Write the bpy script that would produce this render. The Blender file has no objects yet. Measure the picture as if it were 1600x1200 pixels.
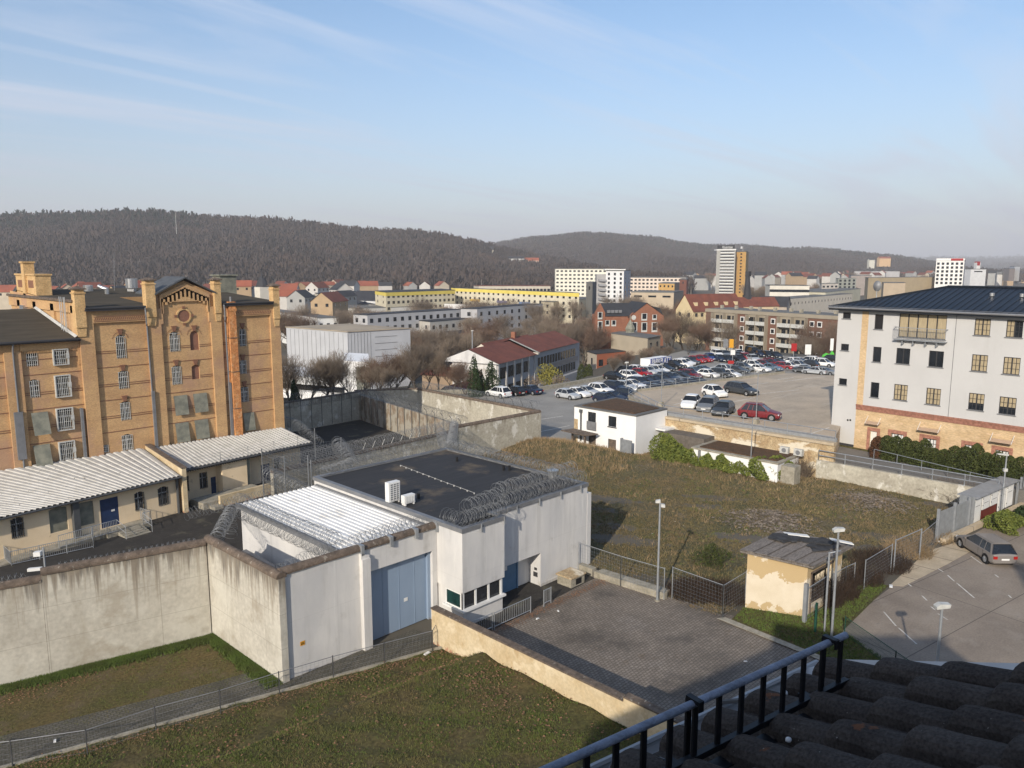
import bpy, bmesh, math, random
import numpy as np
from mathutils import Vector, Matrix
R = random.Random(7)
S = bpy.context.scene
# ---------------------------------------------------------------- camera, world, sun
FOC, HOR, EYE = 1206.0, 416.0, 20.0           # focal length and horizon row in photo pixels, eye height in metres
PIT = math.atan((600-HOR)/FOC); AZ = math.radians(44.6)
cam = bpy.data.cameras.new('camera'); camo = bpy.data.objects.new('camera', cam); S.collection.objects.link(camo)
cam.sensor_width = 36; cam.lens = FOC/1600*36; cam.clip_start = .05; cam.clip_end = 30000
camo.location = (0, 0, EYE); camo.rotation_euler = (math.pi/2-PIT, 0, AZ-math.pi/2); S.camera = camo
SUN_EL = math.radians(25.0); SUN_DIR = math.radians(23.1)      # elevation; heading the light travels, from +X
w = bpy.data.worlds.new('World'); S.world = w; w.use_nodes = True
nt = w.node_tree; nt.nodes.clear()
sky = nt.nodes.new('ShaderNodeTexSky'); sky.sky_type = 'NISHITA'; sky.sun_disc = False
sky.sun_elevation = SUN_EL; sky.sun_rotation = math.pi/2-(SUN_DIR+math.pi)
sky.air_density = 1.0; sky.dust_density = 1.2; sky.ozone_density = 1.6; sky.altitude = 200
tc = nt.nodes.new('ShaderNodeTexCoord')
def N(t, **k):
    n = nt.nodes.new(t)
    for a, b in k.items(): setattr(n, a, b)
    return n
# thin cirrus: noise over a plane overhead (direction / height)
sep = N('ShaderNodeSeparateXYZ'); nt.links.new(tc.outputs['Generated'], sep.inputs[0])
zz = N('ShaderNodeMath', operation='MAXIMUM'); nt.links.new(sep.outputs[2], zz.inputs[0]); zz.inputs[1].default_value = .03
zz2 = N('ShaderNodeMath', operation='ADD'); nt.links.new(zz.outputs[0], zz2.inputs[0]); zz2.inputs[1].default_value = .06
dx = N('ShaderNodeMath', operation='DIVIDE'); nt.links.new(sep.outputs[0], dx.inputs[0]); nt.links.new(zz2.outputs[0], dx.inputs[1])
dy = N('ShaderNodeMath', operation='DIVIDE'); nt.links.new(sep.outputs[1], dy.inputs[0]); nt.links.new(zz2.outputs[0], dy.inputs[1])
cb = N('ShaderNodeCombineXYZ'); nt.links.new(dx.outputs[0], cb.inputs[0]); nt.links.new(dy.outputs[0], cb.inputs[1])
mp = N('ShaderNodeMapping'); nt.links.new(cb.outputs[0], mp.inputs[0])
mp.inputs['Rotation'].default_value = (0, 0, math.radians(52)); mp.inputs['Scale'].default_value = (.26, 1.5, 1)
nz = N('ShaderNodeTexNoise'); nt.links.new(mp.outputs[0], nz.inputs[0]); nz.inputs['Scale'].default_value = .9
nz.inputs['Detail'].default_value = 9; nz.inputs['Roughness'].default_value = .56; nz.inputs['Distortion'].default_value = .9
cr = N('ShaderNodeValToRGB'); nt.links.new(nz.outputs[0], cr.inputs[0])
cr.color_ramp.elements[0].position = .47; cr.color_ramp.elements[0].color = (0, 0, 0, 1)
cr.color_ramp.elements[1].position = .70; cr.color_ramp.elements[1].color = (.75, .75, .75, 1)
mx = N('ShaderNodeMixRGB'); nt.links.new(cr.outputs[0], mx.inputs[0])
SKYSTR = .145
hs = N('ShaderNodeHueSaturation'); hs.inputs['Saturation'].default_value = 1.12; hs.inputs['Value'].default_value = .90
nt.links.new(sky.outputs[0], hs.inputs['Color']); nt.links.new(hs.outputs[0], mx.inputs[1]); mx.inputs[2].default_value = (4.0, 4.35, 5.1, 1)
hf = N('ShaderNodeMapRange'); nt.links.new(sep.outputs[2], hf.inputs[0]); hf.inputs[1].default_value = -.02; hf.inputs[2].default_value = .42; hf.inputs[3].default_value = 1; hf.inputs[4].default_value = 0
hp_ = N('ShaderNodeMath', operation='POWER'); nt.links.new(hf.outputs[0], hp_.inputs[0]); hp_.inputs[1].default_value = 2.2
hx = N('ShaderNodeMixRGB'); nt.links.new(hp_.outputs[0], hx.inputs[0]); nt.links.new(mx.outputs[0], hx.inputs[1]); hx.inputs[2].default_value = (2.55, 2.58, 3.15, 1)
bg = N('ShaderNodeBackground'); nt.links.new(hx.outputs[0], bg.inputs[0]); bg.inputs[1].default_value = SKYSTR
ow = N('ShaderNodeOutputWorld'); nt.links.new(bg.outputs[0], ow.inputs[0])
sl = bpy.data.lights.new('sun', 'SUN'); sl.energy = 3.7; sl.angle = math.radians(.5); sl.color = (1, .9, .76)
so = bpy.data.objects.new('sun', sl); S.collection.objects.link(so)
ld = Vector((math.cos(SUN_EL)*math.cos(SUN_DIR), math.cos(SUN_EL)*math.sin(SUN_DIR), -math.sin(SUN_EL)))
so.rotation_euler = ld.to_track_quat('-Z', 'Y').to_euler()
S.view_settings.view_transform = 'Standard'; S.view_settings.look = 'None'; S.view_settings.gamma = 1; S.view_settings.exposure = 0.4
S.cycles.use_denoising = True; S.cycles.max_bounces = 6; S.cycles.transparent_max_bounces = 16; S.cycles.volume_bounces = 0
# ---------------------------------------------------------------- measuring helpers (photo pixel -> point in the place)
cP, sP, cA, sA = math.cos(PIT), math.sin(PIT), math.cos(AZ), math.sin(AZ)
def ray(px, py):
    x = px-800; v = py-600; f = FOC*cP-v*sP
    return (f*cA+x*sA, f*sA-x*cA, -v*cP-FOC*sP)
def G(px, py, z=0.0):
    r = ray(px, py); t = (z-EYE)/r[2]; return Vector((r[0]*t, r[1]*t, z))
def FD(px, py, d):
    r = ray(px, py); t = d/(r[0]*cA+r[1]*sA); return Vector((r[0]*t, r[1]*t, EYE+r[2]*t))
class Fr:                                   # a frame: origin, run direction s, outward n, up z
    def __init__(f, O=(0, 0, 0), s=(1, 0), n=(0, -1)):
        f.O = Vector(O); l = math.hypot(*s); f.s = (s[0]/l, s[1]/l); l = math.hypot(*n); f.n = (n[0]/l, n[1]/l)
    def p(f, a, b, c): return (f.O[0]+f.s[0]*a+f.n[0]*b, f.O[1]+f.s[1]*a+f.n[1]*b, f.O[2]+c)
    def hit(f, px, py):                     # where the ray through a pixel meets the plane b=0
        r = ray(px, py); den = r[0]*f.n[0]+r[1]*f.n[1]
        t = (f.O[0]*f.n[0]+f.O[1]*f.n[1])/den
        x, y, z = r[0]*t-f.O[0], r[1]*t-f.O[1], EYE+r[2]*t-f.O[2]
        return (x*f.s[0]+y*f.s[1], z)
    def rect(f, xl, xr, yt, yb):
        xc, yc = (xl+xr)/2, (yt+yb)/2
        return [f.hit(xl, yc)[0], f.hit(xr, yc)[0], f.hit(xc, yb)[1], f.hit(xc, yt)[1]]
ID = Fr((0, 0, 0), (1, 0), (0, 1))
# ---------------------------------------------------------------- mesh builder
class MB:
    def __init__(m, fr=None): m.v = []; m.f = []; m.fr = fr or ID
    def pt(m, a, b, c): m.v.append(m.fr.p(a, b, c)); return len(m.v)-1
    def face(m, pts):
        i = [m.pt(*p) for p in pts]; m.f.append(i); return m
    def box(m, a0, a1, b0, b1, c0, c1):
        i = [m.pt(a, b, c) for c in (c0, c1) for b in (b0, b1) for a in (a0, a1)]
        for q in ((0, 1, 3, 2), (4, 6, 7, 5), (0, 4, 5, 1), (2, 3, 7, 6), (0, 2, 6, 4), (1, 5, 7, 3)): m.f.append([i[k] for k in q])
        return m
    def prism(m, pts, b0, b1):              # polygon (a,c) extruded along b
        n = len(pts); A = [m.pt(a, b0, c) for a, c in pts]; B = [m.pt(a, b1, c) for a, c in pts]
        m.f.append(A[::-1]); m.f.append(B)
        for k in range(n): m.f.append([A[k], A[(k+1) % n], B[(k+1) % n], B[k]])
        return m
    def slab(m, pts, c0, c1):               # polygon (a,b) extruded upward
        n = len(pts); A = [m.pt(p[0], p[1], c0) for p in pts]; B = [m.pt(p[0], p[1], c1) for p in pts]
        m.f.append(A[::-1]); m.f.append(B)
        for k in range(n): m.f.append([A[k], A[(k+1) % n], B[(k+1) % n], B[k]])
        return m
    def tube(m, pts, r, n=6, r2=None, cap=True):
        P = [Vector(p) for p in pts]; rings = []
        for k, p in enumerate(P):
            d = (P[min(k+1, len(P)-1)]-P[max(k-1, 0)]); d = d.normalized() if d.length > 1e-9 else Vector((0, 0, 1))
            u = d.cross(Vector((0, 0, 1)) if abs(d.z) < .9 else Vector((1, 0, 0))).normalized(); w_ = d.cross(u)
            rr = r if r2 is None else r+(r2-r)*k/max(1, len(P)-1)
            rings.append([m.pt(*(p+u*math.cos(2*math.pi*j/n)*rr+w_*math.sin(2*math.pi*j/n)*rr)) for j in range(n)])
        for a, b in zip(rings, rings[1:]):
            for j in range(n): m.f.append([a[j], a[(j+1) % n], b[(j+1) % n], b[j]])
        if cap and n > 2: m.f.append(rings[0][::-1]); m.f.append(rings[-1])
        return m
    def cyl(m, a, b, c0, c1, r, n=12, r2=None): return m.tube([(a, b, c0), (a, b, c1)], r, n, r2)
    def wall(m, a0, a1, c0, c1, holes=(), depth=.2, b=0.0):
        # flat wall in the plane b with rectangular or arched openings [a0,a1,c0,c1,(rise)] and their reveals
        A = sorted({a0, a1, *[x for h in holes for x in h[:2]]}); C = sorted({c0, c1, *[x for h in holes for x in h[2:4]]})
        A = [x for x in A if a0-1e-6 <= x <= a1+1e-6]; C = [x for x in C if c0-1e-6 <= x <= c1+1e-6]
        for i in range(len(A)-1):
            for j in range(len(C)-1):
                ca_, cc = (A[i]+A[i+1])/2, (C[j]+C[j+1])/2
                if any(h[0] < ca_ < h[1] and h[2] < cc < h[3] for h in holes): continue
                m.face([(A[i], b, C[j]), (A[i+1], b, C[j]), (A[i+1], b, C[j+1]), (A[i], b, C[j+1])])
        for h in holes:
            x0, x1, z0, z1 = h[:4]; y = b-depth
            rise = h[4] if len(h) > 4 else 0
            top = [(x0, z1), (x1, z1)]
            if rise:
                n = 8; top = []
                for k in range(n+1):
                    t = -1+2*k/n
                    top.append(((x0+x1)/2+t*(x1-x0)/2, z1-rise+rise*math.sqrt(max(0, 1-t*t)) if rise > (x1-x0)*.45 else z1-rise*t*t))
                h2 = n//2
                m.face([(x0, b, z1)]+[(p[0], b, p[1]) for p in top[h2::-1]]); m.face([(x1, b, z1)]+[(p[0], b, p[1]) for p in top[h2:]])
            m.face([(x0, b, z0), (x0, y, z0), (x0, y, top[0][1]), (x0, b, top[0][1])])
            m.face([(x1, b, z0), (x1, y, z0), (x1, y, top[-1][1]), (x1, b, top[-1][1])])
            m.face([(x0, b, z0), (x1, b, z0), (x1, y, z0), (x0, y, z0)])
            for p, q in zip(top, top[1:]): m.face([(p[0], b, p[1]), (q[0], b, q[1]), (q[0], y, q[1]), (p[0], y, p[1])])
        return m
    def build(m, name, mat, parent=None, smooth=False, loc=None):
        if not m.v: return None
        L = Vector(parent_loc(parent)) if parent else (Vector(loc) if loc is not None else base_of(m.v))
        me = bpy.data.meshes.new(name); me.from_pydata([(x-L[0], y-L[1], z-L[2]) for x, y, z in m.v], [], m.f)
        me.materials.append(mat)
        if smooth: me.polygons.foreach_set('use_smooth', [True]*len(me.polygons))
        o = bpy.data.objects.new(name, me); S.collection.objects.link(o)
        if parent: o.parent = parent
        else: o.location = L
        return o
def base_of(v):
    xs = [p[0] for p in v]; ys = [p[1] for p in v]; zs = [p[2] for p in v]
    return Vector(((min(xs)+max(xs))/2, (min(ys)+max(ys))/2, min(zs)))
def parent_loc(o):
    L = Vector((0, 0, 0))
    while o: L += o.location; o = o.parent
    return L
LABELS = {}
def tag(o, label, cat, group=None, kind=None):
    o['label'] = label; o['category'] = cat
    if group: o['group'] = group
    if kind: o['kind'] = kind
    LABELS[label] = LABELS.get(label, 0)+1
    return o
def empty(name, loc, label, cat, group=None):
    o = bpy.data.objects.new(name, None); S.collection.objects.link(o); o.location = Vector(loc); o.empty_display_size = .3
    return tag(o, label, cat, group)
def struct(o, kind='structure'): o['kind'] = kind; return o
def copy_tree(o, parent=None):
    c = o.copy(); S.collection.objects.link(c); c.parent = parent
    for ch in KIDS.get(o.name, None) or o.children: copy_tree(ch, c)
    return c
KIDS = {}
# ---------------------------------------------------------------- materials
def mat(name, col, rough=.85, var=.2, scale=1.0, col2=None, sc3=(1, 1, 1), bump=0, bscale=20, metal=0, fine=0, c1=.35, c2=.65, spec=.3, detail=6, space='pos'):
    m = bpy.data.materials.new(name); m.use_nodes = True; t = m.node_tree; b = t.nodes['Principled BSDF']
    b.inputs['Roughness'].default_value = rough; b.inputs['Metallic'].default_value = metal; b.inputs['Specular IOR Level'].default_value = spec
    if col2 is None: col2 = tuple(c*(1-var) for c in col)
    if space == 'pos': g = t.nodes.new('ShaderNodeNewGeometry').outputs['Position']
    else: g = t.nodes.new('ShaderNodeTexCoord').outputs['Object']
    mpn = t.nodes.new('ShaderNodeMapping'); mpn.inputs['Scale'].default_value = sc3; t.links.new(g, mpn.inputs[0])
    n = t.nodes.new('ShaderNodeTexNoise'); n.inputs['Scale'].default_value = scale; n.inputs['Detail'].default_value = detail; n.inputs['Roughness'].default_value = .6
    t.links.new(mpn.outputs[0], n.inputs[0])
    r = t.nodes.new('ShaderNodeValToRGB'); t.links.new(n.outputs[0], r.inputs[0])
    r.color_ramp.elements[0].position = c1; r.color_ramp.elements[0].color = (*col, 1)
    r.color_ramp.elements[1].position = c2; r.color_ramp.elements[1].color = (*col2, 1)
    out = r.outputs[0]
    if fine:
        n2 = t.nodes.new('ShaderNodeTexNoise'); n2.inputs['Scale'].default_value = bscale; n2.inputs['Detail'].default_value = 3
        t.links.new(mpn.outputs[0], n2.inputs[0])
        mr = t.nodes.new('ShaderNodeMapRange'); mr.inputs[1].default_value = .3; mr.inputs[2].default_value = .7; mr.inputs[3].default_value = 1-fine; mr.inputs[4].default_value = 1+fine
        t.links.new(n2.outputs[0], mr.inputs[0])
        mm = t.nodes.new('ShaderNodeVectorMath'); mm.operation = 'SCALE'; t.links.new(out, mm.inputs[0]); t.links.new(mr.outputs[0], mm.inputs['Scale'])
        out = mm.outputs[0]
    t.links.new(out, b.inputs['Base Color'])
    if bump:
        n3 = t.nodes.new('ShaderNodeTexNoise'); n3.inputs['Scale'].default_value = bscale; n3.inputs['Detail'].default_value = 4; t.links.new(g, n3.inputs[0])
        bp = t.nodes.new('ShaderNodeBump'); bp.inputs['Strength'].default_value = bump; bp.inputs['Distance'].default_value = .05
        t.links.new(n3.outputs[0], bp.inputs['Height']); t.links.new(bp.outputs[0], b.inputs['Normal'])
    m['col'] = 1
    return m
def layer(m, col, scale, sc3, lo, hi, amt=1.0, zfade=None, vor=False):
    # another coloured patch pattern over a material; zfade=(z0,z1) limits it to a band of height (stains under a coping, splash at a foot)
    t = m.node_tree; b = t.nodes['Principled BSDF']; old = b.inputs['Base Color'].links[0].from_socket
    g = t.nodes.new('ShaderNodeNewGeometry').outputs['Position']
    mpn = t.nodes.new('ShaderNodeMapping'); mpn.inputs['Scale'].default_value = sc3; t.links.new(g, mpn.inputs[0])
    n = t.nodes.new('ShaderNodeTexNoise'); n.inputs['Scale'].default_value = scale; n.inputs['Detail'].default_value = 7; n.inputs['Roughness'].default_value = .62
    t.links.new(mpn.outputs[0], n.inputs[0]); val = n.outputs[0]
    if zfade:
        s = t.nodes.new('ShaderNodeSeparateXYZ'); t.links.new(g, s.inputs[0])
        mr = t.nodes.new('ShaderNodeMapRange'); mr.inputs[1].default_value = zfade[0]; mr.inputs[2].default_value = zfade[1]; mr.inputs[3].default_value = -.35; mr.inputs[4].default_value = .12
        t.links.new(s.outputs[2], mr.inputs[0])
        ad = t.nodes.new('ShaderNodeMath'); ad.operation = 'ADD'; t.links.new(val, ad.inputs[0]); t.links.new(mr.outputs[0], ad.inputs[1]); val = ad.outputs[0]
    r = t.nodes.new('ShaderNodeMapRange'); r.inputs[1].default_value = lo; r.inputs[2].default_value = hi; r.inputs[4].default_value = amt
    t.links.new(val, r.inputs[0])
    x = t.nodes.new('ShaderNodeMixRGB'); t.links.new(r.outputs[0], x.inputs[0]); t.links.new(old, x.inputs[1]); x.inputs[2].default_value = (*col, 1)
    t.links.new(x.outputs[0], b.inputs['Base Color']); return m
def bricks(m, mortar, bw, bh, size=.02, amt=.5, plane='xz', off=.5, rot=0, vary=0):
    t = m.node_tree; b = t.nodes['Principled BSDF']; old = b.inputs['Base Color'].links[0].from_socket
    g = t.nodes.new('ShaderNodeNewGeometry').outputs['Position']; s = t.nodes.new('ShaderNodeSeparateXYZ')
    mpn = t.nodes.new('ShaderNodeMapping'); mpn.inputs['Rotation'].default_value = (0, 0, rot); t.links.new(g, mpn.inputs[0]); t.links.new(mpn.outputs[0], s.inputs[0])
    cbn = t.nodes.new('ShaderNodeCombineXYZ')
    if plane == 'xy': t.links.new(s.outputs[0], cbn.inputs[0]); t.links.new(s.outputs[1], cbn.inputs[1])
    else:
        a = t.nodes.new('ShaderNodeMath'); a.operation = 'ADD'; t.links.new(s.outputs[0], a.inputs[0]); t.links.new(s.outputs[1], a.inputs[1])
        t.links.new(a.outputs[0], cbn.inputs[0]); t.links.new(s.outputs[2], cbn.inputs[1])
    bt = t.nodes.new('ShaderNodeTexBrick'); t.links.new(cbn.outputs[0], bt.inputs[0]); bt.offset = off
    bt.inputs['Scale'].default_value = 1; bt.inputs['Brick Width'].default_value = bw; bt.inputs['Row Height'].default_value = bh; bt.inputs['Mortar Size'].default_value = size
    bt.inputs['Mortar Smooth'].default_value = .3
    bt.inputs['Color1'].default_value = (1, 1, 1, 1); bt.inputs['Color2'].default_value = (1-vary, 1-vary, 1-vary, 1); bt.inputs['Mortar'].default_value = (1, 1, 1, 1)
    mu = t.nodes.new('ShaderNodeMixRGB'); mu.blend_type = 'MULTIPLY'; mu.inputs[0].default_value = 1; t.links.new(old, mu.inputs[1]); t.links.new(bt.outputs[0], mu.inputs[2])
    f = t.nodes.new('ShaderNodeMath'); f.operation = 'MULTIPLY'; f.inputs[1].default_value = amt; t.links.new(bt.outputs['Fac'], f.inputs[0])
    x = t.nodes.new('ShaderNodeMixRGB'); t.links.new(f.outputs[0], x.inputs[0]); t.links.new(mu.outputs[0], x.inputs[1]); x.inputs[2].default_value = (*mortar, 1)
    t.links.new(x.outputs[0], b.inputs['Base Color']); return m
def objcol(name, rough=.3, metal=0, coat=0, spec=.5, var=0):
    m = bpy.data.materials.new(name); m.use_nodes = True; t = m.node_tree; b = t.nodes['Principled BSDF']
    oi = t.nodes.new('ShaderNodeObjectInfo'); out = oi.outputs['Color']
    if var:
        g = t.nodes.new('ShaderNodeNewGeometry').outputs['Position']; n = t.nodes.new('ShaderNodeTexNoise'); n.inputs['Scale'].default_value = .35; n.inputs['Detail'].default_value = 8; t.links.new(g, n.inputs[0])
        mr = t.nodes.new('ShaderNodeMapRange'); mr.inputs[1].default_value = .3; mr.inputs[2].default_value = .7; mr.inputs[3].default_value = 1-var; mr.inputs[4].default_value = 1+var*.4
        t.links.new(n.outputs[0], mr.inputs[0]); mm = t.nodes.new('ShaderNodeVectorMath'); mm.operation = 'SCALE'; t.links.new(out, mm.inputs[0]); t.links.new(mr.outputs[0], mm.inputs['Scale']); out = mm.outputs[0]
    t.links.new(out, b.inputs['Base Color']); b.inputs['Roughness'].default_value = rough; b.inputs['Metallic'].default_value = metal
    b.inputs['Coat Weight'].default_value = coat; b.inputs['Coat Roughness'].default_value = .08; b.inputs['Specular IOR Level'].default_value = spec
    return m
ONES = 'first second third fourth fifth sixth seventh eighth ninth tenth eleventh twelfth thirteenth fourteenth fifteenth sixteenth seventeenth eighteenth nineteenth'.split(); TENS = 'twent thirt fort fift sixt sevent eight ninet'.split()
def ordw(n): return ONES[n-1] if n < 20 else TENS[n//10-2]+('ieth' if n % 10 == 0 else 'y-'+ONES[n % 10-1])
K = {}
K['brick'] = mat('yellow brick', (.55, .35, .17), .9, scale=.35, col2=(.44, .265, .13), fine=.22, bscale=9, sc3=(1, 1, 2.5))
layer(K['brick'], (.36, .21, .16), .4, (1, 1, .8), .50, .66, .6); layer(K['brick'], (.20, .13, .07), 1.6, (1, 1, .12), .60, .8, .45)
bricks(K['brick'], (.42, .30, .18), .26, .085, .012, .35)
K['brick_l'] = mat('pale yellow brick', (.60, .40, .19), .9, scale=1.5, col2=(.50, .31, .13), fine=.25, bscale=9)
bricks(K['brick_l'], (.5, .4, .27), .26, .085, .012, .4)
K['brick_o'] = mat('orange brick', (.56, .26, .10), .9, scale=2.2, col2=(.46, .19, .07), fine=.3, bscale=8, c1=.4, c2=.6)
layer(K['brick_o'], (.62, .40, .22), 3, (1, 1, 1), .55, .65, .7)
K['brick_d'] = mat('dark course brick', (.24, .12, .075), .9, scale=2)
K['brick_r'] = mat('red infill brick', (.25, .125, .085), .9, scale=2, fine=.2)
K['white'] = mat('white render', (.64, .625, .60), .9, scale=.5, col2=(.52, .515, .51), sc3=(1, 1, .5), bump=.15, bscale=30)
layer(K['white'], (.36, .35, .33), 1.4, (1, 1, .09), .52, .70, .45); layer(K['white'], (.33, .31, .28), .9, (1, 1, 1), .60, .72, .35); layer(K['white'], (.30, .27, .22), 1.2, (1, 1, .6), .52, .66, .6, (.9, -.2)); bricks(K['white'], (.40, .39, .37), 3.1, 2.9, .012, .35, off=0); layer(K['white'], (.8, .79, .75), 2.1, (1, 1, .09), .60, .72, .4)
K['cream'] = mat('cream render', (.86, .69, .47), .9, scale=.6, col2=(.76, .60, .39)); layer(K['cream'], (.30, .26, .16), 1.2, (1, 1, .4), .6, .72, .6, (1.6, -.2))
layer(K['cream'], (.45, .33, .20), 1.5, (1, 1, 1), .63, .68, .5)
K['pure'] = mat('clean white render', (.80, .80, .79), .9, var=.06, scale=.8)
K['conc'] = mat('board marked concrete', (.50, .475, .41), .92, scale=.5, col2=(.41, .385, .33), fine=.12, bscale=5, bump=.2, detail=9)
layer(K['conc'], (.56, .54, .47), .35, (1, 1, 1), .5, .62, .6); layer(K['conc'], (.33, .30, .24), .8, (1, 1, .35), .55, .7, .55)
layer(K['conc'], (.115, .102, .088), 1.3, (2.0, 2.0, .085), .48, .60, .80, (2.2, 5.35)); layer(K['conc'], (.115, .105, .092), 3.2, (2.4, 2.4, .10), .50, .60, .75, (3.6, 5.4)); layer(K['conc'], (.24, .20, .15), 2.6, (2, 2, .06), .47, .64, .6, (.2, 5.6)); layer(K['conc'], (.30, .26, .20), .45, (1, 1, 1.4), .54, .64, .55); bricks(K['conc'], (.25, .23, .19), 3.9, 1.75, .018, .5, off=0)
K['concy'] = mat('old yard wall concrete', (.46, .43, .35), .92, scale=.6, col2=(.34, .31, .25), fine=.15, bscale=5, detail=9)
layer(K['concy'], (.16, .13, .09), 1.3, (1.5, 1.5, .25), .48, .62, .8, (1.2, 4.2)); layer(K['concy'], (.68, .66, .6), .9, (1, 1, .7), .56, .62, .7)
K['rust'] = mat('rust stained concrete', (.26, .19, .135), .95, scale=1.0, col2=(.18, .155, .115), sc3=(2, 2, .4), fine=.25, bscale=6)
layer(K['rust'], (.36, .335, .28), 1.1, (1, 1, .6), .45, .55, .9)
K['coping'] = mat('weathered coping', (.17, .13, .10), .95, scale=3, col2=(.09, .07, .055), fine=.3, bscale=12, bump=.4); layer(K['coping'], (.33, .30, .25), 4, (1, 1, 1), .62, .68, .8)
K['yelwall'] = mat('ochre rendered wall', (.58, .48, .32), .92, scale=.9, col2=(.50, .39, .235), fine=.1, bscale=7, bump=.2)
layer(K['yelwall'], (.68, .58, .41), .8, (1, 1, 1.2), .52, .62, .8); layer(K['yelwall'], (.40, .27, .13), 1.6, (1, 1, .6), .60, .70, .6)
layer(K['yelwall'], (.42, .20, .13), 2.6, (1, 1, 1), .52, .58, .8, (.7, -.1))
K['corr'] = mat('corrugated fibre cement', (.54, .525, .49), .8, scale=1.2, col2=(.43, .415, .38), sc3=(1, 1, 1)); layer(K['corr'], (.12, .11, .10), 2.6, (.5, 1.6, 1), .63, .67, .9)
K['corrw'] = mat('white corrugated sheet', (.80, .79, .76), .6, scale=1.2, col2=(.70, .69, .66)); layer(K['corrw'], (.35, .33, .30), .5, (1, 1, 1), .58, .7, .4)
K['bit'] = mat('bitumen roofing', (.040, .040, .042), .8, scale=.9, col2=(.028, .028, .03), sc3=(.3, 3, 1), bump=.2, bscale=6)
layer(K['bit'], (.17, .13, .085), .22, (1, 1, 1), .56, .66, .7)
K['bitg'] = mat('mossy bitumen roof', (.098, .084, .064), 1, scale=.9, col2=(.066, .057, .045), sc3=(.25, 1, 1), bump=.3, bscale=4, spec=.05)
K['asph'] = mat('dark yard asphalt', (.045, .041, .036), .95, scale=.7, col2=(.032, .029, .026), fine=.2, bscale=15, bump=.3); layer(K['asph'], (.13, .12, .08), .5, (1, 1, 1), .58, .68, .6); layer(K['asph'], (.085, .08, .07), 3, (1, 1, 1), .55, .7, .4)
K['lot'] = mat('car park asphalt', (.30, .285, .255), .9, scale=.25, col2=(.235, .222, .20), fine=.1, bscale=5); layer(K['lot'], (.31, .30, .28), .12, (1, 3, 1), .5, .7, .5)
K['terr'] = mat('tan concrete deck', (.50, .41, .305), .92, scale=.22, col2=(.37, .31, .24), fine=.08, bscale=4); layer(K['terr'], (.56, .49, .39), .3, (.4, 2, 1), .55, .7, .5); layer(K['terr'], (.18, .16, .13), .5, (.3, 2, 1), .62, .72, .5)
K['park'] = mat('worn concrete slabs', (.285, .238, .190), .93, scale=.3, col2=(.21, .174, .140), fine=.12, bscale=9, bump=.2, detail=9)
layer(K['park'], (.31, .27, .225), .7, (1, 1, 1), .52, .66, .5); layer(K['park'], (.11, .095, .08), 1.4, (1, 1, 1), .62, .72, .5); bricks(K['park'], (.075, .065, .055), 9.5, 4.7, .03, .8, 'xy', 0, .18)
K['slab'] = mat('pale kerb slabs', (.50, .41, .29), .9, scale=1, var=.2, fine=.1, bscale=8); bricks(K['slab'], (.12, .1, .08), 2.6, 9, .05, .8, 'xy', 0)
K['pave'] = mat('dark block paving', (.275, .232, .188), .95, scale=.35, col2=(.195, .166, .136), fine=.18, bscale=14, detail=9); layer(K['pave'], (.32, .28, .24), .6, (1, 1, 1), .52, .68, .6); layer(K['pave'], (.09, .078, .066), .3, (1, 1, 1), .52, .64, .7); layer(K['pave'], (.17, .12, .07), .9, (1, 1, 1), .60, .70, .55); layer(K['pave'], (.42, .39, .34), 2.4, (1, 1, 1), .66, .70, .5)
bricks(K['pave'], (.06, .052, .044), .235, .175, .022, .75, 'xy', .5, 0, .25)
K['path'] = mat('mossy block path', (.150, .136, .116), .95, scale=.8, col2=(.095, .086, .070), fine=.2, bscale=12); bricks(K['path'], (.055, .055, .035), .235, .175, .03, .8, 'xy', .5, .2, .2)
layer(K['path'], (.055, .05, .042), .5, (1, 1, 1), .55, .65, .6)
K['moss'] = mat('mossy ground', (.110, .080, .032), 1, scale=.5, col2=(.078, .070, .024), fine=.35, bscale=7, bump=.5, detail=10); layer(K['moss'], (.12, .09, .055), .7, (1, 1, 1), .52, .66, .7); layer(K['moss'], (.16, .085, .045), 5, (1, 1, 1), .66, .70, .8)
K['lawn'] = mat('patchy lawn soil', (.062, .062, .020), 1, scale=.35, col2=(.095, .070, .030), fine=.4, bscale=6, bump=.6, detail=10); layer(K['lawn'], (.12, .075, .04), 7, (1, 1, 1), .64, .70, .7)
K['field'] = mat('rough field soil', (.125, .098, .052), 1, scale=.22, col2=(.088, .080, .038), fine=.4, bscale=5, bump=.6, detail=10); layer(K['field'], (.17, .135, .10), .28, (1, 1, 1), .60, .68, .8); layer(K['field'], (.060, .066, .022), .3, (1, 1.3, 1), .50, .60, .5)
K['town'] = mat('town ground', (.13, .115, .095), 1, scale=.03, col2=(.075, .068, .05), detail=10)
K['kerb'] = mat('kerb concrete', (.36, .33, .27), .9, scale=2, col2=(.24, .22, .17), fine=.15, bscale=9)
K['ramp'] = mat('grey ramp asphalt', (.19, .18, .165), .9, scale=.6, var=.2, fine=.1, bscale=9)
K['dirt'] = mat('rubble', (.27, .225, .18), 1, scale=2, col2=(.15, .12, .095), fine=.3, bscale=10, bump=.6)
K['steel'] = mat('galvanised steel', (.38, .40, .42), .5, var=.2, scale=3, metal=.5)
K['wire'] = mat('concertina wire', (.21, .22, .23), .5, var=.3, scale=5, metal=.3)
K['dsteel'] = mat('dark steel', (.012, .013, .016), .45, var=.3, scale=8, metal=.2)
K['rail'] = mat('blue grey painted rail', (.23, .265, .34), .5, scale=14, col2=(.15, .175, .22), metal=0, bump=.3, bscale=50)
K['grey'] = mat('grey sheet metal', (.22, .225, .235), .5, var=.2, scale=2, metal=.2)
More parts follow.
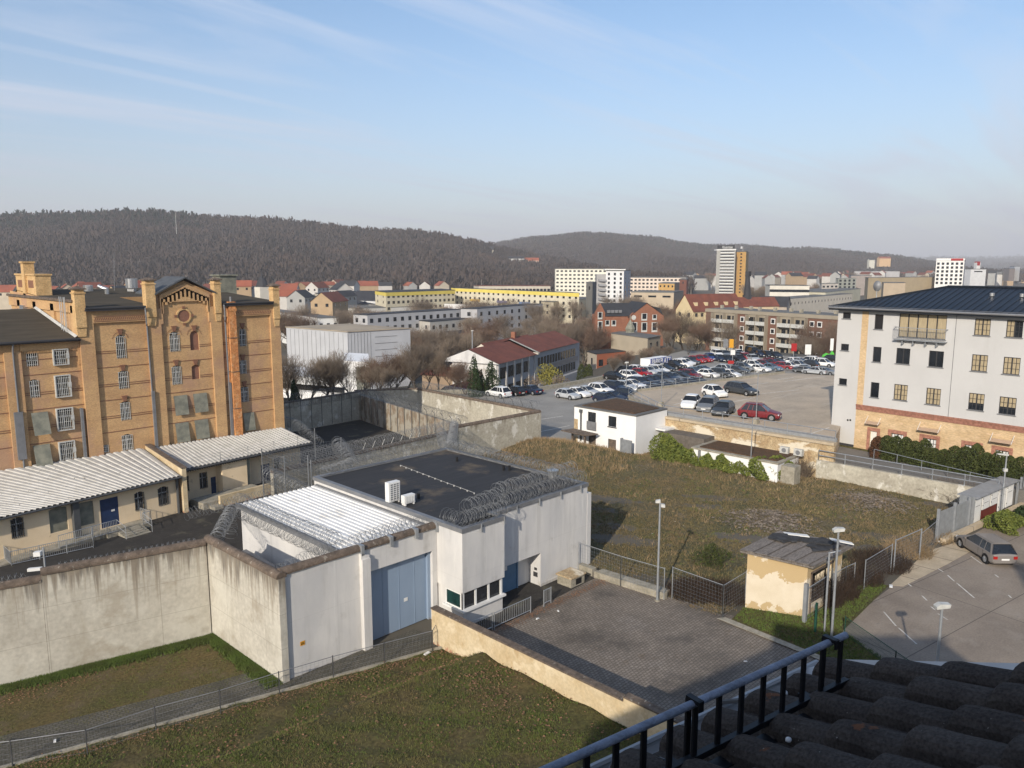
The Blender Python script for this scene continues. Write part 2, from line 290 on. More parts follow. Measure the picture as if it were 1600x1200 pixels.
K['lead'] = mat('dark grey flashing', (.10, .105, .11), .6, var=.3, scale=2, metal=.1)
K['screen'] = mat('grey green screens', (.26, .255, .20), .7, scale=1.5, col2=(.14, .145, .12))
K['glass'] = mat('dark window glass', (.018, .022, .028), .08, var=.4, scale=.6, spec=.6)
K['glassg'] = mat('green tinted glass', (.008, .045, .035), .1, var=.6, scale=1.5, spec=.6)
K['curtain'] = mat('cream curtain', (.44, .36, .23), .8, var=.3, scale=3, sc3=(6, 6, .4))
K['bars'] = mat('pale window bars', (.55, .55, .52), .6, var=.25, scale=3)
K['frame'] = mat('white frames', (.74, .74, .72), .6, var=.08, scale=3)
K['dframe'] = mat('dark frames', (.045, .045, .048), .5, var=.2, scale=3)
K['blue'] = mat('blue gate paint', (.25, .325, .43), .6, scale=.8, col2=(.215, .285, .385), sc3=(1, 1, .25)); layer(K['blue'], (.30, .26, .22), 4, (1, 1, .3), .56, .66, .6, (.6, -.1))
K['bdoor'] = mat('blue door paint', (.022, .045, .12), .6, scale=3, var=.3)
K['cdoor'] = mat('mid blue door paint', (.10, .20, .32), .55, scale=3, var=.15)
K['wdoor'] = mat('white door paint', (.75, .72, .66), .6, var=.08)
K['redroof'] = mat('red roof tiles', (.185, .062, .040), .85, scale=.4, col2=(.13, .045, .032), fine=.2, bscale=4); K['redroof2'] = mat('bright red roof', (.33, .10, .055), .85, scale=.1, col2=(.22, .07, .045))
K['dkroof'] = mat('slate roof', (.045, .046, .052), .8, scale=.3, var=.3)
K['zinc'] = mat('dark standing seam metal', (.022, .028, .038), .45, scale=.5, var=.25, metal=.3)
K['sedum'] = mat('brown green roof', (.105, .058, .032), 1, scale=1.5, col2=(.07, .045, .025), fine=.35, bscale=9, bump=.5)
K['fieldbrick'] = mat('eroded stone brick', (.46, .36, .22), .95, scale=1.4, col2=(.33, .23, .13), fine=.3, bscale=8); layer(K['fieldbrick'], (.66, .60, .48), .5, (1, .6, 1.5), .50, .56, .9); layer(K['fieldbrick'], (.24, .16, .09), 1.6, (1, 1, 2), .60, .68, .6)
K['gbrick'] = mat('grey block wall', (.155, .135, .115), .95, scale=3, var=.3, fine=.2, bscale=12)
K['redbrick'] = mat('red brick', (.27, .12, .072), .9, scale=.5, col2=(.21, .09, .055), fine=.15, bscale=5)
K['shedpl'] = mat('peeling shed render', (.66, .585, .46), .9, scale=1.2, col2=(.60, .52, .39)); layer(K['shedpl'], (.47, .35, .19), .8, (1, 1, 1.1), .47, .49, 1, (1.25, 2.6)); layer(K['shedpl'], (.46, .345, .19), 1.6, (1, 1, 1), .44, .47, 1, (1.2, -.3))
K['tar'] = mat('old roofing felt planks', (.24, .21, .185), .9, scale=3, col2=(.13, .115, .10), sc3=(1, 6, 1), fine=.25, bscale=9)
K['tile'] = mat('dark concrete tile', (.068, .058, .051), 1, scale=5, col2=(.044, .037, .033), fine=.35, bscale=90, bump=.15, spec=.15); layer(K['tile'], (.075, .068, .058), 26, (1, 1, 1), .58, .72, .55); layer(K['tile'], (.16, .065, .03), 6, (1, 1, 1), .66, .69, .7); layer(K['tile'], (.30, .29, .26), 55, (1, 1, 1), .69, .72, .8)
K['gutter'] = mat('grey gutter', (.38, .385, .39), .5, var=.15, scale=3, metal=.2)
K['bark'] = mat('bare bark', (.085, .065, .048), .95, var=.3, scale=1.5); K['twig'] = mat('brown twigs', (.21, .165, .125), .95, col2=(.15, .118, .088), scale=.12); K['twigr'] = mat('reddish twigs', (.18, .115, .080), .95, col2=(.125, .085, .062), scale=.12)
K['ivy'] = mat('ivy leaves', (.030, .055, .014), .7, scale=2, col2=(.018, .034, .010)); K['bush'] = mat('bright shrub leaves', (.17, .19, .035), .7, scale=1.5, col2=(.09, .12, .026)); K['thuja'] = mat('thuja leaves', (.065, .078, .018), .8, scale=1.6, col2=(.036, .048, .012)); K['thujab'] = mat('browned thuja leaves', (.10, .045, .02), .8, scale=2, var=.3)
K['yelgr'] = mat('budding willow twigs', (.26, .235, .05), .9, var=.2)
K['dry'] = mat('dry grass', (.33, .235, .13), 1, scale=.3, col2=(.20, .145, .08)); K['dry2'] = mat('olive dry grass', (.14, .122, .055), 1, scale=.3, col2=(.175, .130, .070)); K['green'] = mat('green grass', (.10, .15, .030), .9, scale=.8, col2=(.085, .105, .028)); K['lgrass'] = mat('lawn blades', (.115, .140, .034), .95, scale=.45, col2=(.155, .120, .055)); K['bramble'] = mat('dead bramble', (.065, .043, .030), 1, scale=1, var=.4)
K['leaf'] = mat('fallen leaves', (.30, .165, .095), .95, scale=4, col2=(.18, .095, .055))
K['litter'] = mat('white litter', (.72, .72, .70), .8, var=.1); K['paint'] = mat('white road paint', (.66, .64, .58), .85, scale=3, col2=(.42, .40, .36))
K['red'] = mat('red paint', (.36, .02, .02), .5, var=.15); K['black'] = mat('black rubber', (.012, .012, .013), .8, var=.3); K['yellow'] = mat('yellow sign', (.62, .30, .02), .6, var=.1)
K['signblue'] = mat('blue sign', (.012, .045, .27), .5, var=.1); K['gfence'] = mat('green fence', (.012, .06, .04), .6, var=.2); K['ltgreen'] = mat('bright green plastic', (.10, .50, .06), .5, var=.1)
K['far'] = objcol('far render', .9, 0, 0, .2, .10); K['paintc'] = objcol('car paint', .45, .0, .25, .35)
K['rimm'] = mat('alloy rim', (.42, .43, .44), .35, var=.15, metal=.7); K['tail'] = mat('tail lamp', (.35, .015, .012), .25, var=.2); K['headl'] = mat('head lamp', (.6, .62, .64), .15, var=.1); K['plate'] = mat('number plate', (.75, .75, .72), .5, var=.05)
K['rooftan'] = mat('tan gravel roof', (.40, .33, .24), .95, scale=.12, col2=(.30, .25, .19)); K['flatg'] = mat('grey flat roof', (.115, .115, .112), .9, scale=.15, col2=(.16, .158, .15))
K['pipe'] = mat('stainless duct', (.55, .56, .57), .3, var=.15, metal=.8)
# ================================================================ SETTING
def sstep(t): t = max(0.0, min(1.0, t)); return t*t*(3-2*t)
LW = [G(655, 616), G(732, 614), G(790, 613.5), G(837, 611.5), G(888, 602.5), G(940, 593), G(962, 583), G(1000, 577.5)]
def ybk(x):
    if x < LW[0].x: return max(LW[0].y, 91.5)
    for a, b in zip(LW, LW[1:]):
        if x <= b.x: return a.y+(b.y-a.y)*(x-a.x)/(b.x-a.x)
    return LW[-1].y+(x-LW[-1].x)*.35
def zg(x, y):
    f = x*cA+y*sA; r = x*sA-y*cA
    d = max(y-ybk(x)-.4 if x < 150 else y-104, f-186, -x-60, r-140, 0)
    if f > 150 and r > 30: d = max(d, min(x-172, 60))
    return -8*sstep(d/26)
def ground_sheet():
    rs = [0, 12, 25, 40, 55, 70, 85]+list(range(95, 330, 6))+[360, 420, 520, 700, 900, 1200, 2000, 4000, 9000]
    n = 120; m = MB()
    idx = {}
    for i, r in enumerate(rs):
        for k in range(n):
            if r == 0 and k: idx[i, k] = idx[i, 0]; continue
            a = 2*math.pi*k/n; x, y = r*math.cos(a), r*math.sin(a); idx[i, k] = m.pt(x, y, zg(x, y)-.03)
    for i in range(len(rs)-1):
        for k in range(n):
            q = [idx[i, k], idx[i+1, k], idx[i+1, (k+1) % n], idx[i, (k+1) % n]]
            m.f.append(q if i else [q[0], q[1], q[2]])
    o = m.build('ground', K['town'], smooth=True, loc=(0, 0, 0)); struct(o)
ground_sheet()
def sheet(name, pts, z, m):
    b = MB(); b.slab(pts, z-.02, z); return struct(b.build(name, m))
sheet('prison_yard', [(-30, 32), (17, 39.5), (21, 33), (27, 33), (45, 57), (40, 69.6), (-30, 69.6)], .0, K['asph'])
sheet('exercise_yard', [(38, 57.5), (64, 58.6), (64, 84), (38, 84)], .0, K['asph'])
sheet('parking_lot', [(64.5, 56), (72.4, 48), (125, 44), (172, 62), (160, 100), (140, 96)]+[(p.x, p.y) for p in LW[:0:-1]]+[(64.5, 91.5)], .0, K['lot'])
sheet('paved_yard', [(24.7, 2), (40, 2), (37.6, 14), (39.0, 20.4), (37.9, 31), (26, 31.6), (24.7, 29)], .002, K['pave'])
sheet('entrance_apron', [(25.4, 28.95), (37.6, 29.6), (37.9, 31.3), (34.2, 32.2), (26.5, 32.2), (24.6, 29.6)], .03, K['asph'])
sheet('car_park', [(40.6, 15.6), (50, 15.4), (62, 14.7), (78, 13), (110, -20), (60, -40), (30, -6), (38, 9)], .0, K['park'])
sheet('kerb_strip', [(49.9, 15.55), (58, 15.8), (63.4, 14.3), (62.6, 13.3), (56.6, 14.0), (50.3, 14.9)], .012, K['slab'])
# green verge beside the shed and along the paved yard
sheet('verge', [(38.4, 20.3), (41.2, 20.7), (43, 18), (49.5, 16.6), (49.8, 15.6), (41.5, 15.2), (38.8, 11), (37.8, 6), (37.4, 14)], .012, K['lawn'])
sheet('verge_kerb', [(37.9, 20.9), (38.35, 20.6), (37.75, 14.2), (38.3, 3), (37.9, 3), (37.3, 14.1)], .09, K['kerb'])
# mossy court in front of the perimeter wall, block path by the fence and the lawn bank
sheet('mossy_court', [(-20, 48), (17, 39.9), (17.3, 32.4), (22, 31.5), (-20, 41)], .004, K['moss'])
sheet('block_path', [(-12, 41.6), (6.8, 37.0), (11.6, 35.6), (14.3, 34.9), (16.7, 34.4), (17.3, 32.4), (25, 32.3), (25.2, 29.7), (16.6, 31.75), (11.1, 32.9), (6.1, 34.55), (-12, 39)], .012, K['path'])
sheet('path_edging', [(17.0, 34.0), (16.55, 38.9), (-12, 45.6), (-12, 45.9), (16.75, 39.2), (17.2, 34.0)], .05, K['path'])
lw = MB()
def zl(x, y):       # lawn bank with a soft ridge
    d = (31.2-y)-(x-17)*.25; sd = (x-RGA.x)*RGN.x+(y-RGA.y)*RGN.y
    return .02+.10*sstep(d/1.5)+.75*(1-sstep((sd+.15)/1.9))*sstep(d/1.6)+.10*math.exp(-(sd/.35)**2)*sstep(d/1.6)+.05*math.sin(x*2.1)*math.sin(y*1.7)+.03*math.sin(x*4.3+y*3)
RGA, RGB = G(330, 1200, .8), G(655, 1066, .8); RGN = Vector((-(RGB-RGA).y, (RGB-RGA).x, 0)).normalized(); RGN = RGN if RGN.y > 0 else -RGN
gx = [-14+i*.3 for i in range(131)]; gy = [6+j*.3 for j in range(113)]; ix = {}
def in_lawn(x, y): return y < 34.45-(x-6.1)*.262 and x < 24.85
for i, x in enumerate(gx):
    for j, y in enumerate(gy):
        yy = min(y, 34.5-(x-6.1)*.262); ix[i, j] = lw.pt(x, yy, zl(x, yy) if in_lawn(x, y) else .0)
for i in range(len(gx)-1):
    for j in range(len(gy)-1):
        if in_lawn(gx[i]+.0, gy[j]): lw.f.append([ix[i, j], ix[i+1, j], ix[i+1, j+1], ix[i, j+1]])
struct(lw.build('lawn_bank', K['lawn'], smooth=True))
fe = MB()
for a, b in (((5, 34.75), (25.1, 29.45)), ((-9, 38.4), (5, 34.75))):
    f2 = Fr((*a, 0), (b[0]-a[0], b[1]-a[1]), (0, 1)); L = math.dist(a, b); fe.fr = f2; fe.box(0, L, -.08, .08, -.05, .1)
struct(fe.build('lawn_kerb', K['kerb']))
FPOLY = [(37.9, 31.2), (38.2, 24.5), (38.3, 20.9), (41, 20.8), (43.5, 18.3), (49.5, 17.0), (60, 16.5), (66, 15.4), (72, 14.3), (71.8, 29), (72.4, 47), (66.5, 46.6), (66.6, 57), (64, 58.4), (50, 58.5), (39, 58)]
def inpoly(x, y, P):
    c = False; j = len(P)-1
    for i in range(len(P)):
        if (P[i][1] > y) != (P[j][1] > y) and x < (P[j][0]-P[i][0])*(y-P[i][1])/(P[j][1]-P[i][1])+P[i][0]: c = not c
        j = i
    return c
def bump(x, y, cx, cy, rx, ry, h): return h*math.exp(-((x-cx)/rx)**2-((y-cy)/ry)**2)
def zf(x, y):
    z = .03+.10*math.sin(x*.5+1)*math.sin(y*.43)+.05*math.sin(x*1.7+y*.9)+.03*math.sin(x*3.1)*math.sin(y*3.7)
    z += bump(x, y, 61.5, 53, 3.2, 6, 1.35)+bump(x, y, 63.3, 42, 4, 5, .5)+bump(x, y, 56.5, 26.5, 2.2, 3, .45)+bump(x, y, 66, 23, 3, 4, .5)+bump(x, y, 44.6, 22.4, 1.6, 1.4, .55)
    return z
fl = MB(); st = .5; X0, Y0 = 37.5, 14; nx, ny = 72, 92; ix = {}
for i in range(nx):
    for j in range(ny):
        x, y = X0+i*st, Y0+j*st
        if inpoly(x+.25, y+.25, FPOLY):
            q = []
            for a, b in ((i, j), (i+1, j), (i+1, j+1), (i, j+1)):
                if (a, b) not in ix: ix[a, b] = fl.pt(X0+a*st, Y0+b*st, zf(X0+a*st, Y0+b*st))
                q.append(ix[a, b])
            fl.f.append(q)
struct(fl.build('field', K['field'], smooth=True))
# terrace deck (upper car park)
TP = [(72.2, 28.6), (72.4, 47.6), (79.6, 57.6), (84, 59.4), (115, 53.6), (118, 46), (124, 30), (114, 20), (94, 33.5), (80.7, 32.3), (80.2, 31.0)]
struct(MB().slab(TP, -1, 3.5).build('car_deck', K['terr']))
lines = MB()
for (a, b) in (((1052, 633), (1075, 626)), ((1145, 628), (1180, 621)), ((1165, 603), (1200, 598)), ((1190, 615), (1248, 609)), ((1225, 596), (1290, 588)), ((1268, 677), (1296, 668)), ((1215, 593), (1240, 590)), ((1120, 606), (1150, 603))):
    p, q = G(*a, 3.5), G(*b, 3.5); lines.fr = Fr((p.x, p.y, 3.5), (q.x-p.x, q.y-p.y), (0, 1)); lines.box(0, (q-p).length, -.07, .07, -.01, .006)
struct(lines.build('deck_markings', K['paint']))
lines = MB()
for (a, b) in (((1258, 0), (0, 0)),): pass
for a, b in (((1381, 956), (1400, 978)), ((1404, 981), (1432, 1006)), ((1441, 931), (1448, 938)), ((1455, 948), (1461, 953)), ((1466, 959), (1480, 968)), ((1481, 899), (1491, 908)), ((1495, 911), (1522, 934)), ((1465, 888), (1473, 893)), ((1517, 869), (1534, 881)), ((1419, 912), (1424, 916)), ((1555, 898), (1560, 902)), ((1576, 930), (1580, 934))):
    p, q = G(*a, 0), G(*b, 0); lines.fr = Fr((p.x, p.y, 0), (q.x-p.x, q.y-p.y), (0, 1)); lines.box(0, (q-p).length, -.05, .05, -.01, .006)
struct(lines.build('car_park_markings', K['paint']))
lines = MB()
for a, b in (((832, 677), (890, 665)), ((700, 648), (760, 640)), ((846, 655), (880, 650))):
    p, q = G(*a, 0), G(*b, 0); lines.fr = Fr((p.x, p.y, 0), (q.x-p.x, q.y-p.y), (0, 1)); lines.box(0, (q-p).length, -.07, .07, -.01, .006)
struct(lines.build('lot_markings', K['paint']))
# ================================================================ PRISON BLOCK
PB = empty('prison_block', (28, 74, 0), 'tall yellow brick prison building with stepped gable, piers and barred windows', 'building')
F = Fr((0, 69.5, 0), (1, 0), (0, -1))
XL, XR = 20.0, 37.9; EV = 16.35
def arch(r, k=.5): return [*r, (r[1]-r[0])*k]
HW = {}   # openings by kind
HW['bar'] = [arch(F.rect(181, 196.5, 523, 559.5)), arch(F.rect(185, 200.5, 579, 607), .22), arch(F.rect(188, 203.5, 627, 656), .2), arch(F.rect(190.5, 207.5, 678, 703), .25), F.rect(156, 169.5, 695.5, 707),
             arch(F.rect(265, 280.5, 518, 549)), arch(F.rect(268.6, 283.4, 571, 600.5), .22), arch(F.rect(374, 384.2, 513, 541)), arch(F.rect(374.6, 384.8, 562, 584), .25), arch(F.rect(376.5, 388, 604, 628), .1)]
BL = [arch(F.rect(297, 311, 517, 547)), arch(F.rect(299.8, 312, 570, 592.5), .22)]
RW = F.hit(286.8, 493.5); RR = .54
wl = MB(F); PTH = .22
rest = HW['bar']+BL
# field surface with openings, then pilasters and frieze set proud of it
wl.wall(XL, 26.05, 0, EV, [h for h in rest if h[1] < 26], .28)
wl.wall(26.05, 31.55, 0, 17.5, [h for h in rest if 26 < h[0] < 31.5], .28)
wl.wall(31.55, XR, 0, EV, [h for h in rest if h[0] > 31.6], .28)
wl.prism([(26.05, 17.5), (31.55, 17.5), (28.8, 18.75)], -.05, 0)
def pil(a0, a1, c0, c1, d=PTH): wl.box(a0, a1, 0.002, d, c0, c1)
pil(20.0, 21.1, 0, EV); pil(25.35, 26.55, 0, EV); pil(31.0, 32.0, 0, EV); pil(36.9, XR, 0, EV)
pil(21.1, 25.35, 15.35, EV); pil(32.0, 36.9, 15.35, EV)
# gable arcade: a proud band with small arched niches
gb = MB(F)
def gz(x): return 17.35+1.2*(1-abs(x-28.8)/2.75)
nn = 11; a0, a1 = 26.75, 30.85; stp = (a1-a0)/nn
gb.prism([(26.55, 16.9), (31.0, 16.9), (31.0, gz(31.0)-.05), (28.8, gz(28.8)-.05), (26.55, gz(26.55)-.05)], .002, PTH)
for k in range(nn+1):
    x = a0+k*stp; zt = gz(x)-.55; gb.box(x-.09, x+.09, .002, PTH, zt-.62 if 0 < k < nn else 15.9, zt+.1)
for k in range(nn):
    x = a0+(k+.5)*stp; zt = gz(x)-.55; h = stp/2-.09
    gb.prism([(x-h, zt+.12), (x-h, zt-.1)]+[(x-h*math.cos(t*math.pi/6), zt-.1+h*.9*math.sin(t*math.pi/6)) for t in range(1, 6)]+[(x+h, zt-.1), (x+h, zt+.12)], .002, PTH)
gb.box(26.55, 26.75, .002, PTH, 15, 16.9); gb.box(30.85, 31.0, .002, PTH, 15, 16.9)
for v in gb.v[:0]: pass
wl.v_off = None
# merge arcade into the wall mesh
o_ = len(wl.v); wl.v += gb.v; wl.f += [[i+o_ for i in f] for f in gb.f]
# side wall facing west, back and end walls, upper parapet
wl.fr = ID
wl.face([(XL, 69.5, 0), (XL, 90, 0), (XL, 90, 17.6), (XL, 69.5, 17.0)]); wl.face([(XR, 69.5, 0), (XR, 90, 0), (XR, 90, 16.6), (XR, 69.5, 16.2)])
wl.face([(XL, 90, 0), (XR, 90, 0), (XR, 90, 17), (XL, 90, 17)])
for y0, y1 in ((69.5, 70.6), (75.2, 76.2), (80.6, 81.6), (86, 87)): wl.box(XL-.18, XL-.002, y0, y1, 12, 16.8)
wl.box(XL-.18, XL-.004, 69.5, 90, 16.2, 17.1)
wl.build('wall', K['brick'], PB)
cp_ = MB(); cp_.box(XL-.35, XL+.1, 69.6, 90, 17.1, 17.3); cp_.build('parapet_coping', K['coping'], PB)
# string courses
sc_ = MB(F)
for z in (6.0, 7.2, 8.75, 9.95, 11.55, 12.75):
    for a, b in ((21.1, 25.35), (26.55, 31.0), (32.0, 36.9)):
        xs = [a]+sorted([v for h in rest if h[2] < z+.05 and h[3] > z and h[0] > a and h[1] < b for v in (h[0], h[1])])+[b]
        for p, q in zip(xs[::2], xs[1::2]):
            sc_.box(p, q, .001, .035, z, z+.055); 
            if z in (7.2, 9.95, 12.75): sc_.box(p, q, .001, .035, z+.17, z+.215)
sc_.build('string_course', K['brick_d'], PB)
for a, b in ((21.15, 25.3), (32.9, 36.85)):
    fr_ = MB(F); k = 0; x = a
    while x < b: fr_.prism([(x, 15.55), (x+.08, 15.55), (x+.2, 15.78), (x+.12, 15.78)], PTH, PTH+.02); x += .17
    fr_.box(a, b, PTH, PTH+.03, 15.83, 15.88); fr_.box(a, b, PTH, PTH+.03, 15.45, 15.5); fr_.build('frieze', K['brick_d'], PB)
def keystones(): 
    for h in rest:
        if len(h) > 4 and h[3] > 8:
            k = MB(F); c = (h[0]+h[1])/2; k.prism([(c-.1, h[3]), (c+.1, h[3]), (c+.2, h[3]+.42), (c-.2, h[3]+.42)], .001, .12); k.box(c-.24, c+.24, .001, .13, h[3]+.42, h[3]+.5)
            if h[3] > 12.5:
                r = (h[1]-h[0])/2
                for t in range(1, 16):
                    if t == 8: continue
                    an = math.pi*t/16; x0 = c-(r+.24)*math.cos(an); z0 = h[3]-h[4]+(r+.24)*math.sin(an); k.box(x0-.03, x0+.03, .001, .03, z0-.03, z0+.03)
            k.build('keystone', K['brick_d'], PB)
keystones()
def barred(h, parent, f, name='window', arched=True, proud=.0, pale=True, out=.05):
    # window of dark glass, white cross frame and an iron grille
    x0, x1, z0, z1 = h[:4]; g = MB(f); g.box(x0, x1, -.26, -.22, z0, z1); wnd = g.build(name, K['glass'], parent)
    fr = MB(f); c = (x0+x1)/2; fr.box(c-.03, c+.03, -.22, -.19, z0, z1); fr.box(x0, x1, -.22, -.185, z0+(z1-z0)*.62, z0+(z1-z0)*.62+.06); fr.build('frame', K['frame'], wnd)
    b = MB(f); n = max(4, int(round((x1-x0)/.145)))
    for k in range(n+1):
        x = x0+.03+(x1-x0-.06)*k/n; b.box(x-.016, x+.016, out-.03, out, z0-.02, z1-(h[4]*.7 if len(h) > 4 and abs(x-c) > (x1-x0)*.3 else (.1 if len(h) > 4 else 0)))
    for t in (.08, .36, .62, .9): b.box(x0-.02, x1+.02, out-.045, out-.032, z0+(z1-z0)*t, z0+(z1-z0)*t+.04)
    b.build('bars', K['bars'] if pale else K['lead'], wnd); return wnd
for h in HW['bar']: barred(h, PB, F)
for h in BL:
    b = MB(F); b.box(h[0], h[1], -.27, -.15, h[2], h[3]); b.build('blind_window', K['brick_r'], PB)
rw = MB(F); c, z = RW
rw.prism([(c+RR*math.cos(t*math.pi/12), z+RR*math.sin(t*math.pi/12)) for t in range(24)], .001, .03); rwo = rw.build('round_panel', K['brick_r'], PB)
rg = MB(F)
for t in range(24):
    a, b = t*math.pi/12, (t+1)*math.pi/12
    rg.prism([(c+RR*math.cos(a), z+RR*math.sin(a)), (c+RR*math.cos(b), z+RR*math.sin(b)), (c+(RR+.14)*math.cos(b), z+(RR+.14)*math.sin(b)), (c+(RR+.14)*math.cos(a), z+(RR+.14)*math.sin(a))], .001, .1)
rg.build('ring', K['brick_l'], rwo)
for ddx, ddz in ((1, 0), (-1, 0), (0, 1), (0, -1)): ks = MB(F); ks.box(c+ddx*.74-.12, c+ddx*.74+.12, .1, .14, z+ddz*.74-.12, z+ddz*.74+.12); ks.build('ring_block', K['brick_d'], rwo)
# roofs
rf = MB()
rf.face([(XL+.1, 69.2, 16.62), (26.1, 69.2, 16.62), (26.1, 88, 17.7), (XL+.1, 88, 17.7)]); rf.face([(XL+.1, 88, 17.7), (26.1, 88, 17.7), (26.1, 90, 17), (XL+.1, 90, 17)])
rf.face([(31.5, 69.2, 16.62), (XR-.1, 69.2, 16.62), (XR-.1, 88, 17.7), (31.5, 88, 17.7)])
rf.face([(26.1, 78, 17.1), (31.5, 78, 17.1), (31.5, 88, 17.7), (26.1, 88, 17.7)])
rf.build('roof', K['bitg'], PB)
gr_ = MB(); ov = 69.0
for s in (-1, 1):
    e = 28.8+s*2.72
    gr_.slab([(28.8, ov), (28.8, 73.5), (e, 73.5), (e, ov)], 0, .14)
    for i in range(len(gr_.v)-8, len(gr_.v)):
        x, y, z0 = gr_.v[i]; t = abs(x-28.8)/2.72; gr_.v[i] = (x, y, z0+18.95-1.42*t)
gr_.build('gable_roof', K['lead'], PB)
for a, b in ((20.45, 25.2), (32.1, 37.1)): gt = MB(F); gt.box(a, b, .22, .62, 16.36, 16.5); gt.tube([(a, .62, 16.58), (b, .62, 16.58)], .09, 8); gt.build('gutter', K['dkroof'], PB)
for x in (25.15, 32.15): dp = MB(F); dp.tube([(x, .6, 16.5), (x, .66, 16.0), (x+.05, .55, 15.1), (x+.15, .3, 14.9), (x+.25, .3, 4.0)], .07, 8); dp.box(x+.13, x+.37, .22, .42, 4.0, 9.2); dp.build('downpipe', K['grey'], PB)
def pier(x0, x1, zt, zb):
    p = MB(F); p.box(x0, x1, -.4, .42, zb+.75, zt-.55); p.prism([(x0+.08, zb), (x1-.08, zb), (x1, zb+.75), (x0, zb+.75)], .0, .32)
    p.box(x0-.07, x1+.07, -.47, .49, zt-.55, zt-.45); p.box(x0+.02, x1-.02, -.4, .4, zt-.45, zt-.22)
    o = p.build('pier', K['brick_l'], PB)
    q = MB(F); q.box(x0-.13, x1+.13, -.53, .55, zt-.22, zt-.12); c = (x0+x1)/2
    b = [(x0-.13, -.53, zt-.12), (x1+.13, -.53, zt-.12), (x1+.13, .55, zt-.12), (x0-.13, .55, zt-.12)]
    for i in range(4): q.face([b[i], b[(i+1) % 4], (c, 0, zt+.08)])
    q.build('pier_cap', K['coping'], o)
pier(19.78, 20.55, 18.35, 14.3); pier(25.35, 26.15, 19.0, 14.9); pier(31.4, 32.0, 18.95, 15.0); pier(37.2, 37.85, 18.3, 14.2)
# orange chimney stack climbing the right bay
ch = MB(F)
for i, (z0, z1, g_) in enumerate(((3.6, 6.7, .05), (6.7, 10.2, .03), (10.2, 13.4, .015), (13.4, 15.9, 0))): ch.box(32.62-g_, 33.28+g_, .0, .55+g_, z0, z1)
ch.box(32.56, 33.34, .0, .6, 15.9, 16.15); ch.box(32.62, 33.28, .0, .55, 16.15, 16.75); cho = ch.build('brick_chimney', K['brick_o'], PB)
for z in (6.7, 10.2, 13.4): MB(F).box(32.55, 33.35, .0, .62, z-.03, z+.03).build('joint', K['coping'], cho)
MB(F).cyl(32.95, .28, 16.75, 17.2, .1).build('flue', K['grey'], cho)
# privacy screens hung before windows, tilted off the wall
for r in ((271.5, 292.5, 618, 648), (301.8, 323, 614.6, 643.5), (274, 294.7, 660.5, 690), (304, 325, 655.7, 684.6), (379.7, 396.7, 645, 672)):
    x0, x1, z0, z1 = F.rect(*r); s = MB(F); s.face([(x0, .08, z1), (x1, .08, z1), (x1+.02, .28, z0), (x0+.02, .28, z0)]); s.face([(x0, .11, z1+.03), (x1, .11, z1+.03), (x1+.02, .31, z0), (x0+.02, .31, z0)]); s.face([(x1, .0, z1), (x1, .08, z1), (x1+.02, .28, z0), (x1, .1, z0)])
    s.box(x0, x0+.04, .04, .10, z1-.2, z1); s.box(x1-.04, x1, .04, .10, z1-.2, z1); s.build('window_screen', K['screen'], PB)
# big chimney block and ducts on the roof
bc = MB(); bc.box(20.2, 21.5, 81.5, 88.2, 17.2, 19.15); bco = bc.build('roof_stack', K['brick_l'], PB)
MB().box(20.1, 21.6, 81.4, 88.3, 19.15, 19.3).build('stack_coping', K['brick_l'], bco)
c2_ = MB(); c2_.box(20.0, 20.9, 84.3, 85.2, 17.3, 20.3); c2_.box(19.9, 21.0, 84.2, 85.3, 20.3, 20.45); c2_.build('chimney_pot', K['brick_l'], bco)
for y0, y1 in ((82.2, 83.9), (85.8, 87.5)): MB().box(20.18, 20.2, y0, y1, 18.0, 18.7).build('infill_panel', K['brick_d'], bco)
MB().box(18.6, 19.5, 95, 96, 14, 19.4).build('chimney', K['brick_l'], PB)
def duct(px, py, d, r, h, kind):
    p = FD(px, py, d); m = MB()
    if kind == 'drum': m.cyl(p.x, p.y, p.z-h*.45, p.z-.02, r*.8, 4); m.cyl(p.x, p.y, p.z, p.z+h, r, 20)
    elif kind == 'pipe': m.tube([(p.x, p.y, p.z-.3), (p.x, p.y, p.z+h*.6), (p.x-.35, p.y+.3, p.z+h*.75), (p.x-.6, p.y+.5, p.z+h)], r, 10)
    m.build('roof_duct', K['pipe'], PB, smooth=False)
duct(206, 450, 80, 1.0/2*1.15, .95, 'drum'); duct(138, 455, 78, .45, .6, 'drum'); duct(167, 458, 76, .2, .7, 'pipe')
gc = MB(); p = FD(351, 447, 84); gc.box(p.x-.9, p.x+.9, p.y-.9, p.y+.9, 16.8, 19.0); gc.box(p.x-1.1, p.x+1.1, p.y-1.1, p.y+1.1, 19.0, 19.12); gc.build('lead_dormer', K['screen'], PB)
an = MB()
for px, yt, d in ((178, 395, 80), (42, 400, 88)):
    q = FD(px, 458, d); t = FD(px, yt, d); an.tube([(q.x, q.y, q.z-1.0), (t.x, t.y, t.z)], .025, 4)
for px, py in ((252, 451), (258, 448)):
    q = FD(px, py+6, 74); an.tube([(q.x, q.y, q.z-.6), (q.x, q.y, q.z+.4)], .05, 6)
    an.tube([(q.x-.3, q.y, q.z+.8), (q.x, q.y, q.z+.4)], .02, 4)
an.build('aerial', K['grey'], PB)
